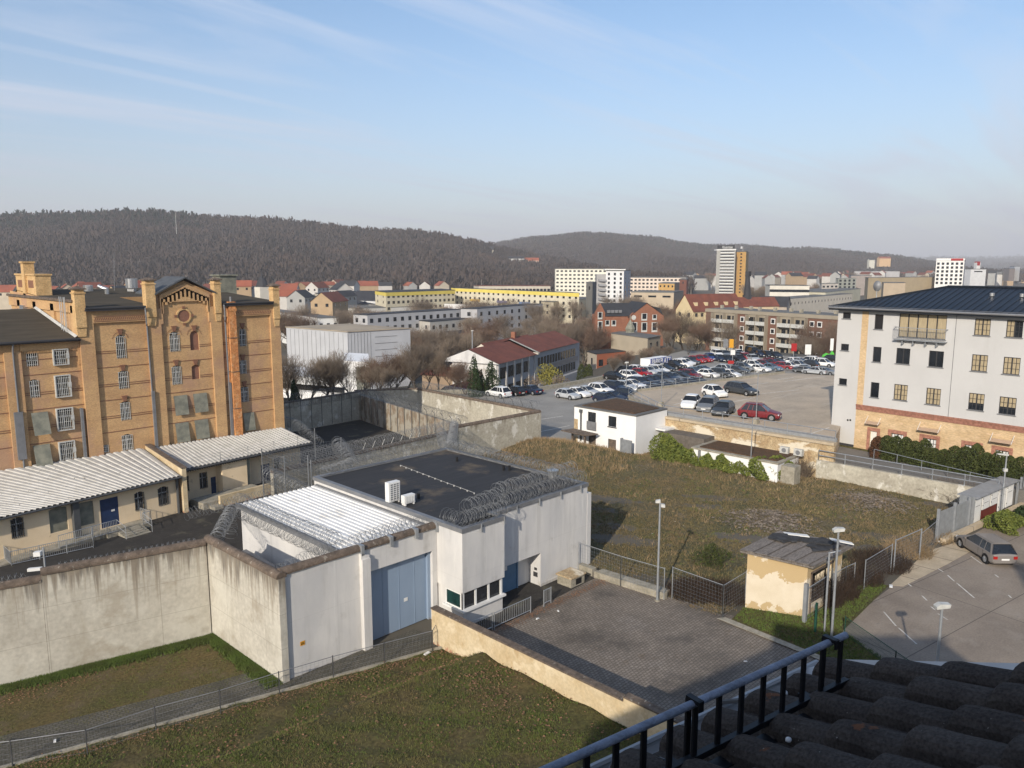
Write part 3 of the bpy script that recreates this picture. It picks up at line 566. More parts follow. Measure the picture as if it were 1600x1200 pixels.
# ---------------------------------------------------------------- lower west wing
WW = empty('prison_wing', (12, 74, 0), 'lower yellow brick wing with barred windows left of the tall prison block', 'building')
GW = [F.rect(84.4, 104.8, 547, 568.4), F.rect(87.8, 108.5, 587.7, 618.6), F.rect(90.2, 112.8, 639, 670.5), F.rect(94, 115.6, 691, 719)]
LWn = [arch(F.rect(41.5, 59, 550, 572), .15), arch(F.rect(46.8, 61.5, 593, 621), .2)]
w2 = MB(F); w2.wall(0, XL-.002, 0, 14.0, GW+LWn, .25, -.1); w2.box(14.6, 15.75, -.098, .12, 0, 13.4); w2.box(-.1, 14.6, -.098, -.02, 0, 0.1)
for k in range(42): w2.box(15.9+k*.1, 15.95+k*.1, -.098, -.02, 13.2, 13.42)
w2.box(15.75, XL-.002, -.098, -.03, 13.42, 14.0); w2.build('wall', K['brick'], WW)
sc_ = MB(F)
for z in (6.0, 7.2, 8.75, 9.95, 11.55, 12.75):
    for a, b in ((0, 14.6), (15.75, XL-.01)):
        xs = [a]+sorted([v for h in GW+LWn if h[2] < z+.05 and h[3] > z-.05 and h[0] > a and h[1] < b for v in (h[0], h[1])])+[b]
        for p_, q_ in zip(xs[::2], xs[1::2]):
            sc_.box(p_, q_, -.099, -.065, z-.1, z-.045)
            if z in (7.2, 9.95): sc_.box(p_, q_, -.099, -.065, z+.07, z+.115)
sc_.build('string_course', K['brick_d'], WW)
for h in LWn: barred(h, WW, Fr((0, 69.6, 0), (1, 0), (0, -1)))
for h in GW:
    wd = barred([h[0], h[1], h[2], h[3]], WW, Fr((0, 69.6, 0), (1, 0), (0, -1)), out=.2)
    b = MB(F); x0, x1, z0, z1 = h[:4]
    for q in ((x0-.1, x0-.03, z0-.1, z1+.1), (x1+.03, x1+.1, z0-.1, z1+.1), (x0-.03, x1+.03, z1+.03, z1+.1), (x0-.03, x1+.03, z0-.1, z0-.03)): b.box(q[0], q[1], -.09, .16, q[2], q[3])
    b.box(x1-.12, x1+.12, .165, .2, (z0+z1)/2-.1, (z0+z1)/2+.3); b.build('grille_frame', K['bars'], wd)
for r in ((49.6, 76, 644, 678), (53, 79, 694.5, 728)):
    x0, x1, z0, z1 = F.rect(*r); s = MB(F); s.face([(x0, .0, z1), (x1, .0, z1), (x1, .55, z0), (x0, .55, z0)]); s.face([(x0, .03, z1), (x1, .03, z1), (x1, .58, z0), (x0, .58, z0)]); s.face([(x1, -.09, z1), (x1, 0, z1), (x1, .55, z0), (x1, .4, z0)]); s.build('window_screen', K['screen'], WW)
r2 = MB(); r2.face([(0, 69.0, 14.15), (XL, 69.0, 14.15), (XL, 80.5, 16.2), (0, 80.5, 16.2)]); r2.face([(0, 80.5, 16.2), (XL, 80.5, 16.2), (XL, 90, 14.4), (0, 90, 14.4)]); r2.build('roof', K['bitg'], WW)
MB().slab([(XL-.36, 69.2), (XL-.02, 69.2), (XL-.02, 80.5), (XL-.36, 80.5)], 0, .1)
fl2 = MB(); fl2.face([(XL-.4, 69.2, 14.28), (XL-.19, 69.2, 14.42), (XL-.19, 80.5, 16.4), (XL-.4, 80.5, 16.26)]); fl2.build('flashing', K['bars'], WW)
e2 = MB(F); e2.box(0, XL-.02, -.09, .5, 14.0, 14.14); e2.tube([(0, .52, 14.15), (XL-.1, .52, 14.15)], .1, 8); e2.build('gutter', K['dkroof'], WW)
d2 = MB(F); d2.tube([(15.2, .45, 14.1), (15.2, .2, 13.4), (15.2, .2, 4)], .07, 8); d2.box(14.85, 15.45, .13, .33, 4.9, 8.7); d2.box(19.6, 19.8, -.09, .2, 4.2, 8.4); d2.build('downpipe', K['grey'], WW)
un = []
for k, (px, py, sx, sz) in enumerate(((15, 492, .5, .7), (25, 489, .7, .8), (36, 488, .6, .7), (46, 487, 1.3, 1.3), (6, 492, .25, .8))):
    p = FD(px, py, 74); m = MB(); m.box(p.x-sx/2, p.x+sx/2, p.y-sx/2, p.y+sx/2, p.z-sz/2, p.z+sz/2); m.box(p.x-.12, p.x+.12, p.y-.12, p.y+.12, p.z-sz/2-.8, p.z-sz/2); m.build('roof_unit', K['pipe'], WW)
ld_ = MB(); 
for y in (71.8, 72.3, 70.9, 71.2): ld_.tube([(XL-.45, y, 14.6), (XL-.45, y, 17.5)], .03, 4)
for k in range(9): ld_.tube([(XL-.45, 71.8, 14.8+k*.3), (XL-.45, 72.3, 14.8+k*.3)], .02, 4)
ld_.build('ladder', K['steel'], WW)
# ---------------------------------------------------------------- low cream buildings in the yard
def corrugated(a0, a1, P00, P01, P10, P11, pitch, amp, m=None):
    # sheet between eave P00->P10 and head P01->P11 (a along), ridges running up the slope
    m = m or MB(); L = (Vector(P10)-Vector(P00)).length; n = max(2, int(L/pitch)); prev = None
    for k in range(n*4+1):
        t = (k//4+(0, .13, .62, .75)[k % 4])/n; h = amp*(0, 1, 1, 0)[k % 4]
        if t > 1: break
        p = Vector(P00).lerp(Vector(P10), t); q = Vector(P01).lerp(Vector(P11), t)
        cur = (m.pt(p.x, p.y, p.z+h), m.pt(q.x, q.y, q.z+h))
        if prev: m.f.append([prev[0], cur[0], cur[1], prev[1]])
        prev = cur
    return m
LB = empty('yard_building', (12, 64, 0), 'long low cream prison building with corrugated roof and blue door, nearest the yard ramp', 'building')
eL, eR = G(-70, 824, 3.2), G(283, 742.5, 3.2); sv = (eR.x-eL.x, eR.y-eL.y); ln = math.hypot(*sv); F1 = Fr((eL.x, eL.y, 0), sv, (sv[1], -sv[0])); BK = -.45
F1w = Fr(F1.p(0, BK, 0), F1.s, F1.n)
W1 = [arch(F1w.rect(17, 37.5, 808, 840), .18), arch(F1w.rect(210.5, 225.5, 768, 797), .2), arch(F1w.rect(247, 263, 760, 789), .2)]
BLK = [arch(F1w.rect(77, 106, 792, 831), .1), arch(F1w.rect(120, 147, 784, 821), .05)]
DR = F1w.rect(157, 186, 778, 823)
mb = MB(F1w); Lw = F1w.hit(279, 780)[0]; mb.wall(0, Lw, 0, 3.15, W1+[DR]+BLK, .2); mb.fr = ID
pR = F1w.p(Lw, 0, 0); mb.face([(pR[0], pR[1], 0), (24.6, 69.4, 0), (24.6, 69.4, 3.9), (pR[0], pR[1], 3.15)]); mb.build('wall', K['cream'], LB)
for h in W1: barred(h, LB, F1w, pale=False)
for h in BLK: MB(F1w).box(h[0], h[1], -.12, -.06, h[2], h[3]).build('shuttered_window', K['screen'], LB)
dm = MB(F1w); dm.box(DR[0], DR[1], -.1, -.03, DR[2], DR[3]); do = dm.build('door', K['bdoor'], LB); MB(F1w).box(DR[1]-.55, DR[1]-.3, -.03, -.015, DR[3]-1.1, DR[3]-.95).build('notice', K['litter'], do)
cr_ = corrugated(0, 1, F1.p(-.5, .15, 3.18), (-2.0, 69.45, 4.25), F1.p(ln-.1, .15, 3.18), (24.3, 69.45, 4.2), .37, .075); cr_.build('roof', K['corr'], LB)
gt = MB(F1); gt.tube([(0, .22, 3.1), (ln-.05, .22, 3.1)], .08, 8); gt.box(0, ln, -.4, .12, 3.0, 3.12); gt.build('gutter', K['lead'], LB)
d3 = MB(F1w); xx = F1w.hit(116, 800)[0]; d3.box(xx-.22, xx+.22, .02, .4, .1, 3.1); d3.tube([(Lw-.1, .12, 0), (Lw-.1, .12, 3.1)], .12, 8); d3.build('downpipe', K['lead'], LB)
# parapet wall between the two low roofs
MB().prism([(0, 0)], 0, 0) if 0 else None
pw = MB(); pw.fr = Fr((24.55, 61.9, 0), (0, 1), (1, 0)); pw.prism([(0, 0), (7.6, 0), (7.6, 4.45), (0, 3.75)], 0, .35); po = pw.build('party_wall', K['yelwall'], LB)
pw = MB(pw.fr); pw.prism([(-.05, 3.75), (7.6, 4.45), (7.6, 4.53), (-.05, 3.83)], -.06, .41); pw.build('coping', K['coping'], po)
# door platform with steps, ramp and railings
PF = empty('door_platform', F1w.p(DR[1], 1, 0), 'concrete platform with steps and grey railings before the blue door', 'platform')
m = MB(F1w); pz = max(.25, DR[2]-.05); m.box(DR[0]-.3, DR[1]+1.6, .003, 1.5, 0, pz); m.prism([(DR[0]-8.5, 0.0), (DR[0]-.3, 0), (DR[0]-.3, pz), (DR[0]-8.5, .05)], .003, 1.2)
for k in range(4): m.box(DR[1]-.9, DR[1]+1.0, 1.5+k*.3, 1.8+k*.3, 0, pz*(3.4-k)/4)
m.build('deck', K['kerb'], PF)
def railing(mb_, pts, h, post=1.2, rails=(1.0, .1), bars=.12, r=.025, rb=.012):
    for p, q in zip(pts, pts[1:]):
        p, q = Vector(p), Vector(q); L = (q-p).length; n = max(1, int(round(L/post)))
        for k in range(n+1): a = p.lerp(q, k/n); mb_.tube([a, a+Vector((0, 0, h))], r, 4)
        for t in rails: mb_.tube([p+Vector((0, 0, h*t)), q+Vector((0, 0, h*t))], r, 4)
        if bars:
            k = int(L/bars)
            for i in range(1, k): a = p.lerp(q, i/k); mb_.tube([a+Vector((0, 0, h*rails[-1])), a+Vector((0, 0, h))], rb, 3)
rl = MB(F1w); railing(rl, [(DR[0]-3.6, 1.25, pz*.55), (DR[0]-.3, 1.5, pz), (DR[1]-.95, 1.5, pz)], .95); railing(rl, [(DR[1]-.95, 1.5, pz), (DR[1]-.95, 2.75, 0)], .95, bars=0, rails=(1, .5)); railing(rl, [(DR[1]+1.05, 1.5, pz), (DR[1]+1.05, 2.75, 0)], .95, bars=0, rails=(1, .5)); railing(rl, [(DR[1]+1.6, .1, pz), (DR[1]+1.6, 1.5, pz), (DR[1]+1.05, 1.5, pz)], .95)
rl.build('railing', K['steel'], PF)
yr = MB(); railing(yr, [G(-20, 850, 0), G(18, 884, 0), G(146, 856, 0), G(146, 842, 0)], 1.0, 1.5); tag(yr.build('yard_railing', K['steel']), 'low galvanised railing around the foot of the ramp by the cream building', 'railing')
LC = empty('rear_yard_building', (32, 66, 0), 'cream prison building with white corrugated roof and two blue doors behind the parapet', 'building')
e1, e2_ = G(288, 733, 3.2), G(487, 690.5, 3.2); sv = (e2_.x-e1.x, e2_.y-e1.y); l2 = math.hypot(*sv); F2 = Fr((e1.x, e1.y, 0), sv, (sv[1], -sv[0])); F2w = Fr(F2.p(0, -1.2, 0), F2.s, F2.n)
W2 = [F2w.rect(287, 295, 744, 768), F2w.rect(312, 324, 738, 763), F2w.rect(428, 438, 715, 736)]; D2 = [F2w.rect(330, 338, 745, 777), F2w.rect(408, 422, 725, 755)]
mb = MB(F2w); mb.wall(-.6, l2-.5, 0, 3.3, W2+D2, .18); a_, b_ = F2w.hit(339, 760)[0], F2w.hit(383, 740)[0]; mb.box(a_, b_-.4, .004, 1.0, .3, 3.1); mb.build('wall', K['cream'], LC)
for h in W2: barred(h, LC, F2w, pale=False)
for h in D2: MB(F2w).box(h[0], h[1], -.1, -.03, h[2], h[3]).build('door', K['bdoor'], LC)
corrugated(0, 1, F2.p(-.3, .15, 3.2), (24.9, 69.2, 4.15), F2.p(l2, .15, 3.2), (37.6, 69.2, 4.1), .37, .075).build('roof', K['corr'], LC)
gt = MB(F2); gt.tube([(0, .22, 3.12), (l2, .22, 3.12)], .08, 8); gt.box(0, l2, -1.1, .1, 3.02, 3.14)
for k in range(60): gt.box(k*l2/60, k*l2/60+.06, -.4, .2, 2.92, 3.02)
gt.build('gutter', K['lead'], LC)
wr = MB(F2)
for x in (3.2, 5.9, 8.6, 11.2): wr.tube([(x, .2, 3.15), (x, .2, 4.1)], .03, 4)
for z in (3.5, 3.8, 4.05): wr.tube([(.5, .2, z), (l2, .2, z)], .008, 3)
wr.build('wire_rail', K['wire'], LC); d3 = MB(F2w); d3.box(b_-.35, b_-.05, .1, .9, 0, 3.1); d3.tube([(.1, .9, 0), (.1, .9, 3.1)], .1, 8); d3.build('downpipe', K['screen'], LC)
ramp2 = MB(F2w); ramp2.box(.3, 6.2, 1.3, 3.4, 0, .55); ramp2.box(.8, 1.6, 3.4, 4.2, 0, .25); tag(ramp2.build('loading_ramp', K['kerb']), 'low concrete loading step before the rear cream building', 'ramp')
MB().tube([(0, 0, 0), (0, 0, 1)], .1) if 0 else None
ow_ = MB(F2w); ow_.box(1.6, 11.3, 3.45, 3.75, 0, .95); tag(ow_.build('low_yard_wall', K['yelwall']), 'low ochre wall crossing the prison yard behind the vehicle lock', 'wall')
# ================================================================ GATEHOUSE
GH = empty('gatehouse', (33, 38, 0), 'white flat roofed prison gatehouse with projecting guard bay and blue door', 'building')
FY = 31.2; FG = Fr((0, FY, 0), (1, 0), (0, -1)); XR_ = 38.75; ZT = 5.72
FB = Fr((0, 30.3, 0), (1, 0), (0, -1)); FL = Fr((26.85, 0, 0), (0, 1), (-1, 0))
m = MB(FG); m.wall(30.1, XR_, 0, ZT, [[30.1001, 34.2, 0, 2.22]], 1.0); m.face([(30.1, -1.0, 0), (34.2, -1.0, 0), (34.2, -1.0, 2.22), (30.1, -1.0, 2.22)]) if 0 else None
m.fr = ID; m.face([(30.1, FY+1, 0), (34.2, FY+1, 0), (34.2, FY+1, 2.22), (30.1, FY+1, 2.22)])
m.face([(XR_, FY, 0), (XR_, 45.4, 0), (XR_, 45.4, ZT), (XR_, FY, ZT)]); m.face([(26.85, 45.4, 0), (XR_, 45.4, 0), (XR_, 45.4, ZT), (26.85, 45.4, ZT)])
m.face([(26.85, 32.7, 0), (26.85, 45.4, 0), (26.85, 45.4, ZT), (26.85, 32.7, ZT)])
# bay: solid upper band, window band set back, base
m.slab([(26.85, 30.3), (30.1, 30.3), (30.1, FY), (26.85, FY)], 2.12, ZT); m.slab([(26.85, FY), (27.2, FY), (27.2, 32.7), (26.85, 32.7)], 2.12, ZT); m.fr = Fr((26.93, 0, 0), (0, 1), (-1, 0)); m.wall(30.38, 32.7, 0, 2.12, [[30.55, 31.85, 1.05, 2.0]], .08)
m.fr = ID; m.box(26.94, 30.02, 30.38, FY, 0, .98)
m.box(34.15, XR_+.02, FY-.06, FY-.003, -.05, .22)
m.box(XR_, XR_+.4, FY-.02, FY+.5, 0, 5.1); m.build('wall', K['white'], GH)
m = MB(); m.box(26.80, 30.16, 30.22, FY, .98, 1.1); m.box(26.80, 26.95, FY, 32.0, .98, 1.1)
for x0, x1 in ((26.93, 27.05), (27.87, 27.99), (28.88, 29.0), (29.86, 30.02)): m.box(x0, x1, 30.40, 30.5, 1.1, 2.12)
m.box(27.05, 29.86, 30.41, 30.49, 2.04, 2.12); m.box(26.935, 26.99, 30.55, 30.62, 1.1, 2.0); m.box(26.935, 26.99, 31.78, 31.85, 1.1, 2.0); m.box(26.935, 26.99, 30.62, 31.78, 1.94, 2.0); m.box(26.935, 26.99, 30.62, 31.78, 1.1, 1.15)
m.build('window_frame', K['frame'], GH)
for x0, x1 in ((27.05, 27.87), (27.99, 28.88), (29.0, 29.86)): MB().box(x0, x1, 30.46, 30.48, 1.1, 2.04).build('window', K['glass'], GH)
MB().box(26.965, 26.985, 30.62, 31.78, 1.15, 1.94).build('window', K['glassg'], GH)
m = MB(); m.box(31.2, 32.95, FY+.9, FY+.97, 0.02, 2.1); dr = m.build('door', K['cdoor'], GH); MB().box(31.75, 32.1, FY+.88, FY+.895, 1.45, 1.75).build('notice', K['litter'], dr)
m = MB(); m.box(32.95, 33.05, FY+.85, FY+.99, 0, 2.2); m.build('door_frame', K['cdoor'], GH)
m = MB(); m.box(34.17, 34.198, FY+.25, FY+.6, .55, .85); m.box(34.14, 34.198, FY+.3, FY+.5, 1.0, 1.15); m.build('intercom', K['dframe'], GH)
m = MB(); m.box(26.95, XR_-.1, FY+.1, 45.3, ZT-.1, ZT); m.box(26.95, 30.0, 30.4, FY+.1, ZT-.1, ZT); m.build('roof', K['bit'], GH)
m = MB()
for q in ((26.78, 27.1, 31.9, 45.5), (27.1, XR_+.06, 45.2, 45.5), (XR_-.26, XR_+.06, FY-.06, 45.2), (30.16, XR_-.26, FY-.06, FY+.26), (26.78, 27.1, 30.24, 31.9), (27.1, 30.16, 30.24, 30.56), (29.84, 30.16, 30.56, FY+.26)): m.box(q[0], q[1], q[2], q[3], ZT-.12, ZT+.12)
m.build('parapet_flashing', K['grey'], GH)
m = MB()
for x, y in ((28.2, 30.2), (30.0, 30.2), (32, FY-.08), (34, FY-.08), (36, FY-.08), (38, FY-.08)): m.box(x-.03, x+.03, y-.05, y+.02, ZT-.35, ZT+.1); 
m.build('wire_bracket', K['steel'], GH)
m = MB(); p, q = G(626, 727, ZT+.08), G(741, 770, ZT+.08); m.tube([p, p.lerp(q, .5)-Vector((0, 0, .02)), q], .011, 4)
for k in range(13): c = p.lerp(q, k/12); m.box(c.x-.03, c.x+.03, c.y-.03, c.y+.03, c.z-.08, c.z+.015)
m.build('lightning_cable', K['bars'], GH)
for px, py in ((714, 719), (787, 733), (796, 733), (654, 777)):
    c = G(px, py+2, ZT); MB().cyl(c.x, c.y, ZT, ZT+.35, .09, 10).build('roof_vent', K['black'], GH)
c = G(864, 742, ZT+.2); m = MB(); m.cyl(c.x, c.y, ZT, ZT+.45, .3, 16); m.cyl(c.x, c.y, ZT+.45, ZT+.55, .4, 16); m.build('roof_cowl', K['pipe'], GH)
def aircon(px, py, w_, h, d, lab):
    c = G(px, py, ZT); x, y = c.x, c.y
    o = empty('air_conditioner', (x, y, ZT), lab, 'air conditioner'); m = MB(); m.box(x-w_/2, x+w_/2, y-d/2, y+d/2, ZT+.12, ZT+h); m.box(x-w_/2+.05, x-w_/2+.12, y-d/2, y+d/2, ZT, ZT+.12); m.box(x+w_/2-.12, x+w_/2-.05, y-d/2, y+d/2, ZT, ZT+.12); m.build('casing', K['frame'], o)
    g = MB(Fr((x, y-d/2, ZT), (1, 0), (0, -1))); n = 8
    g.box(-w_/2+.08, w_/2-.08, .004, .01, .2, h-.08); g.build('grille_back', K['grey'], o); g = MB(g.fr)
    for k in range(n+1): g.box(-w_/2+.08, w_/2-.08, .012, .03, .2+(h-.3)*k/n, .2+(h-.3)*k/n+.03)
    for k in range(4): g.box(-w_/2+.08+(w_-.2)*k/3, -w_/2+.12+(w_-.2)*k/3, .03, .04, .2, h-.06)
    g.build('grille', K['frame'], o)
aircon(614, 785, .85, 1.32, .38, 'taller white air conditioner on the dark flat roof'); aircon(638, 788, .8, .62, .35, 'small low white air conditioner on the dark flat roof')
# ---------------------------------------------------------------- vehicle lock with blue gate
VL = empty('vehicle_lock', (22, 36, 0), 'white prison vehicle lock with large blue gate and corrugated roof', 'building')
FV = Fr((0, 32.45, 0), (1, 0), (0, -1)); GA = [22.2, 26.5, -.2, 4.12]
m = MB(FV); m.wall(17.4, 26.84, -.3, 5.45, [GA], .38); m.box(17.4, 26.84, -.38, -.02, 4.14, 5.45); m.box(17.4, 22.18, -.38, -.02, 0, 5.45); m.box(21.62, 22.12, .003, .3, 0, 5.0); m.prism([(21.62, 5.0), (22.12, 5.0), (22.12, 5.15), (21.62, 5.3)], .003, .2)
m.box(17.4, 17.62, .003, .02, 0, 5.4); m.fr = ID
m.box(21.35, 21.6, 34.0, 45.0, 0, 5.15); m.box(21.6, 26.85, 44.8, 45.0, 0, 5.1); m.build('wall', K['white'], VL)
m = MB(FV); m.box(22.2, 26.5, -.42, -.36, 0.03, 4.12)
for x in (22.2, 23.28, 24.35, 25.42, 26.44): m.box(x, x+.05, -.36, -.345, .03, 4.12)
m.box(26.3, 26.5, -.36, -.2, 0, 4.12); g = m.build('gate', K['blue'], VL); MB(FV).box(24.7, 24.95, -.345, -.33, 1.55, 1.75).build('notice', K['litter'], g)
MB(FV).box(18.05, 18.3, .003, .02, 1.5, 1.72).build('warning_sign', K['yellow'], VL)
m = MB(FV); m.box(18.08, 18.27, .021, .024, 1.56, 1.60); m.box(18.08, 18.24, .021, .024, 1.63, 1.66); m.build('sign_text', K['black'], VL)
corrugated(0, 1, (21.25, 33.2, 5.22), (27.2-.4, 33.2, 5.3), (21.25, 45.1, 5.22), (26.8, 45.1, 5.3), .42, .06) if 0 else None
corrugated(0, 1, (21.2, 33.2, 5.2), (21.2, 45.1, 5.2), (26.75, 33.2, 5.28), (26.75, 45.1, 5.28), .33, .06).build('roof', K['corrw'], VL)
m = MB(); m.box(26.62, 26.83, 33.2, 45.0, 5.26, 5.42); m.box(21.1, 21.25, 33.4, 45.2, 5.0, 5.3); m.build('flashing', K['grey'], VL)
def coping(m, p, q, r=.26, n=9, z=0):
    p, q = Vector((*p, 0)), Vector((*q, 0)); d = (q-p).normalized(); u = Vector((-d.y, d.x, 0)); K_ = max(2, int((q-p).length/1.0)); prev = None
    for k in range(K_+1):
        c = p.lerp(q, k/K_); jr = r*(1+.04*math.sin(k*2.3)); cur = []
        for j in range(n+1):
            a = math.pi*(1.12*j/n-.06); cur.append(m.pt(c.x+u.x*jr*math.cos(a), c.y+u.y*jr*math.cos(a), z+jr*.95*math.sin(a)+.02))
        m.f.append(cur if k in (0, K_) else cur[:3]) if k in (0, K_) else None
        if prev:
            for j in range(n): m.f.append([prev[j], prev[j+1], cur[j+1], cur[j]])
        prev = cur
    return m
m = MB(); coping(m, (17.2, 32.62), (26.9, 32.62), .27, z=5.45); m.build('coping', K['coping'], VL)
m = MB(FV)
for x in (21.75, 23.6, 25.3, 26.8): m.box(x-.09, x+.09, -.2, .2, 5.2, 5.75)
m.build('bracket', K['steel'], VL)
# inner shed things seen over the wall
yb = MB(); yb.box(18.6, 20.6, 37.5, 43, 0, 3.0); tag(yb.build('steel_container', K['grey']), 'grey steel hut standing between the concrete wall and the vehicle lock', 'hut')
# ---------------------------------------------------------------- perimeter walls
def pwall(name, p, q, zt, th, label, km='conc', cop=True, zb=0, r=.27):
    o = empty(name, (p[0], p[1], zb), label, 'wall'); f = Fr((*p, 0), (q[0]-p[0], q[1]-p[1]), (0, 1)); L = math.dist(p, q); l = L
    n = (q[1]-p[1], -(q[0]-p[0])); f = Fr((*p, 0), (q[0]-p[0], q[1]-p[1]), n)
    m = MB(f); m.box(0, L, -th/2, th/2, zb, zt); m.build('wall', K[km], o)
    if cop: m = MB(); coping(m, p, q, r, z=zt); m.build('coping', K['coping'], o)
    return o
pwall('perimeter_wall', (17.15, 32.3), (17.0, 39.95), 5.35, .36, 'stained concrete prison wall section joining the white vehicle lock')
pwall('perimeter_wall', (16.8, 39.85), (9.35, 41.5), 5.2, .36, 'long streaked concrete prison wall facing the mossy court')
pwall('perimeter_wall', (9.35, 41.55), (-16, 47.2), 4.85, .4, 'lower left end of the streaked concrete prison wall with camera post')
pwall('perimeter_wall', (30, 57.3), (51.2, 58.7), 3.2, .5, 'old perimeter wall crowned with wire behind the flat roof', 'concy')
pwall('perimeter_wall', (51.2, 58.9), (63.9, 58.6), 3.55, .5, 'higher pale end section of the old perimeter wall beside the dry grass', 'concy')
pwall('perimeter_wall', (63.9, 58.6), (64.6, 81.7), 3.5, .5, 'sunlit old yard wall running back from the dry grass to the parking lot', 'concy')
pwall('perimeter_wall', (38, 83.6), (57.3, 84.8), 3.6, .5, 'shaded rear wall of the exercise yard', 'concy', r=.2)
pwall('perimeter_wall', (57.3, 84.8), (53.2, 58.9), 3.3, .35, 'rust stained inner wall dividing the exercise yard', 'rust', False)
pwall('perimeter_wall', (57.6, 86.4), (64.6, 81.7), 3.5, .4, 'short rear wall closing the yard by the bare trees', 'concy', r=.2)
# yellow boundary wall in front
o = empty('boundary_wall', (24.8, 18, 0), 'low ochre rendered wall between the lawn and the paved yard', 'wall')
m = MB(); m.fr = Fr((24.98, 30.35, 0), (0, -1), (-1, 0)); m.prism([(0, -.6), (20, -.6), (20, 2.0), (12.95, 1.93), (12.95, 2.12), (12.9, 1.93), (0, 2.0)], 0, .32) if 0 else None
m.box(0, 12.6, 0, .32, -.3, 1.95); m.box(12.6, 24, 0, .32, -.3, 2.12); m.build('wall', K['yelwall'], o)
m = MB(m.fr); m.prism([(-.03, 1.95), (12.6, 1.95), (12.6, 2.03), (-.03, 2.03)], -.05, .37); m.prism([(12.6, 2.12), (24, 2.12), (24, 2.2), (12.6, 2.2)], -.05, .37); m.build('coping', K['coping'], o)
# ---------------------------------------------------------------- razor wire
def coil(name, pts, Rr, pitch, label, r=.0082, seg=13, jit=.13, tw=0):
    pitch *= 1.1
    rr = random.Random(len(label)); P = [Vector(p) for p in pts]; m = MB(); pl = []
    cum = [0]
    for a, b in zip(P, P[1:]): cum.append(cum[-1]+(b-a).length)
    n = int(cum[-1]/pitch*seg)
    for k in range(n+1):
        t = cum[-1]*k/n; j = 0
        while j < len(P)-2 and cum[j+1] < t: j += 1
        a, b = P[j], P[j+1]; c = a.lerp(b, (t-cum[j])/max(1e-6, cum[j+1]-cum[j])); d = (b-a).normalized()
        u = d.cross(Vector((0, 0, 1))).normalized(); v = u.cross(d); an = 2*math.pi*k/seg; sgn = (-1)**(int(k/seg) % 2)
        R2 = Rr*(1+jit*math.sin(k/seg*1.3+math.sin(k/seg*.37)*2)+jit*.5*rr.uniform(-1, 1))
        pl.append(c+u*math.cos(an)*R2+v*(math.sin(an)*R2*.95)+d*(pitch*.9*sgn*math.sin(an)))
    prev = None
    for k, p in enumerate(pl):
        d = (pl[min(k+1, n)]-pl[max(k-1, 0)]).normalized(); u = d.cross(Vector((.3, .5, .8))).normalized(); w_ = d.cross(u)
        cur = [m.pt(*(p+u*math.cos(a)*r+w_*math.sin(a)*r)) for a in (0, 2.09, 4.19)]
        if prev:
            for j in range(3): m.f.append([prev[j], prev[(j+1) % 3], cur[(j+1) % 3], cur[j]])
        prev = cur
    return tag(m.build(name, K['wire']), label, 'razor wire', 'razor wire coils along walls and roofs')
z1 = ZT+.12
coil('razor_wire_coil', [(27.0, 31.9, z1+.4), (27.1, 30.6, z1+.42), (30.4, 30.5, z1+.42)], .42, .085, 'front razor wire coil around the guard bay roof corner')
coil('razor_wire_coil', [(28.3, 31.6, z1+.55), (31.2, 31.9, z1+.6)], .5, .1, 'razor wire coil in the middle of the gatehouse roof edge above the bay')
coil('razor_wire_coil', [(30.6, 31.5, z1+.4), (38.6, 31.5, z1+.45)], .42, .085, 'long front razor wire coil above the plain white gatehouse wall')
coil('razor_wire_coil', [(31.0, 31.9, z1+.95), (38.3, 32.1, z1+.95)], .45, .09, 'upper razor wire coil stacked on the front coil of the gatehouse roof')
coil('razor_wire_coil', [(38.5, 32.2, z1+.4), (38.6, 45.0, z1+.4)], .45, .11, 'razor wire coil along the field side of the gatehouse roof')
coil('razor_wire_coil', [(39.6, 46, 4.6), (48, 57.2, 3.9)], .5, .14, 'sagging razor wire coil between gatehouse roof and old perimeter wall')
coil('razor_wire_coil', [(38.9, 36, z1+.1), (39.2, 45.5, z1), (50.3, 57.8, 4.2)], .4, .13, 'second razor wire run climbing from the gatehouse corner to the old wall')
coil('razor_wire_coil', [(27.3, 45.4, z1+.3), (38.4, 45.5, z1+.35)], .38, .13, 'thin razor wire coil along the rear edge of the gatehouse roof')
coil('razor_wire_coil', [(30.2, 57.0, 4.0), (51, 58.4, 3.95)], .5, .11, 'razor wire coil lying on the old perimeter wall behind the gatehouse')
coil('razor_wire_coil', [(30.2, 56.2, 3.3), (51, 57.7, 3.2)], .5, .13, 'razor wire coil hanging on the near face of the old perimeter wall')
coil('razor_wire_coil', [(30.2, 57.9, 3.9), (52, 59.4, 3.9)], .45, .13, 'razor wire coil on the yard side of the old perimeter wall')
coil('razor_wire_coil', [(21.5, 34.3, 5.6), (21.3, 39.5, 5.55), (21.2, 45, 5.6)], .38, .11, 'razor wire coil along the open left edge of the vehicle lock roof')
coil('razor_wire_coil', [(21.0, 34.0, 5.0), (20.9, 44.5, 5.0)], .38, .11, 'lower razor wire coil hung below the left edge of the vehicle lock roof')
coil('razor_wire_coil', [(19.2, 33.2, 5.6), (26.6, 33.1, 5.75)], .36, .12, 'razor wire coil lying behind the coping above the blue gate')
coil('razor_wire_coil', [(22.0, 33.6, 5.55), (26.5, 33.9, 5.6)], .36, .14, 'second loose razor wire coil on the corrugated vehicle lock roof')
coil('razor_wire_coil', [(17.7, 33.6, 5.1), (20.9, 34.3, 5.3)], .38, .12, 'short razor wire coil in the corner between wall and vehicle lock')
coil('razor_wire_coil', [(17.5, 40.1, 5.2), (21.0, 45.4, 5.0)], .36, .13, 'razor wire coil from the wall corner toward the rear of the vehicle lock')
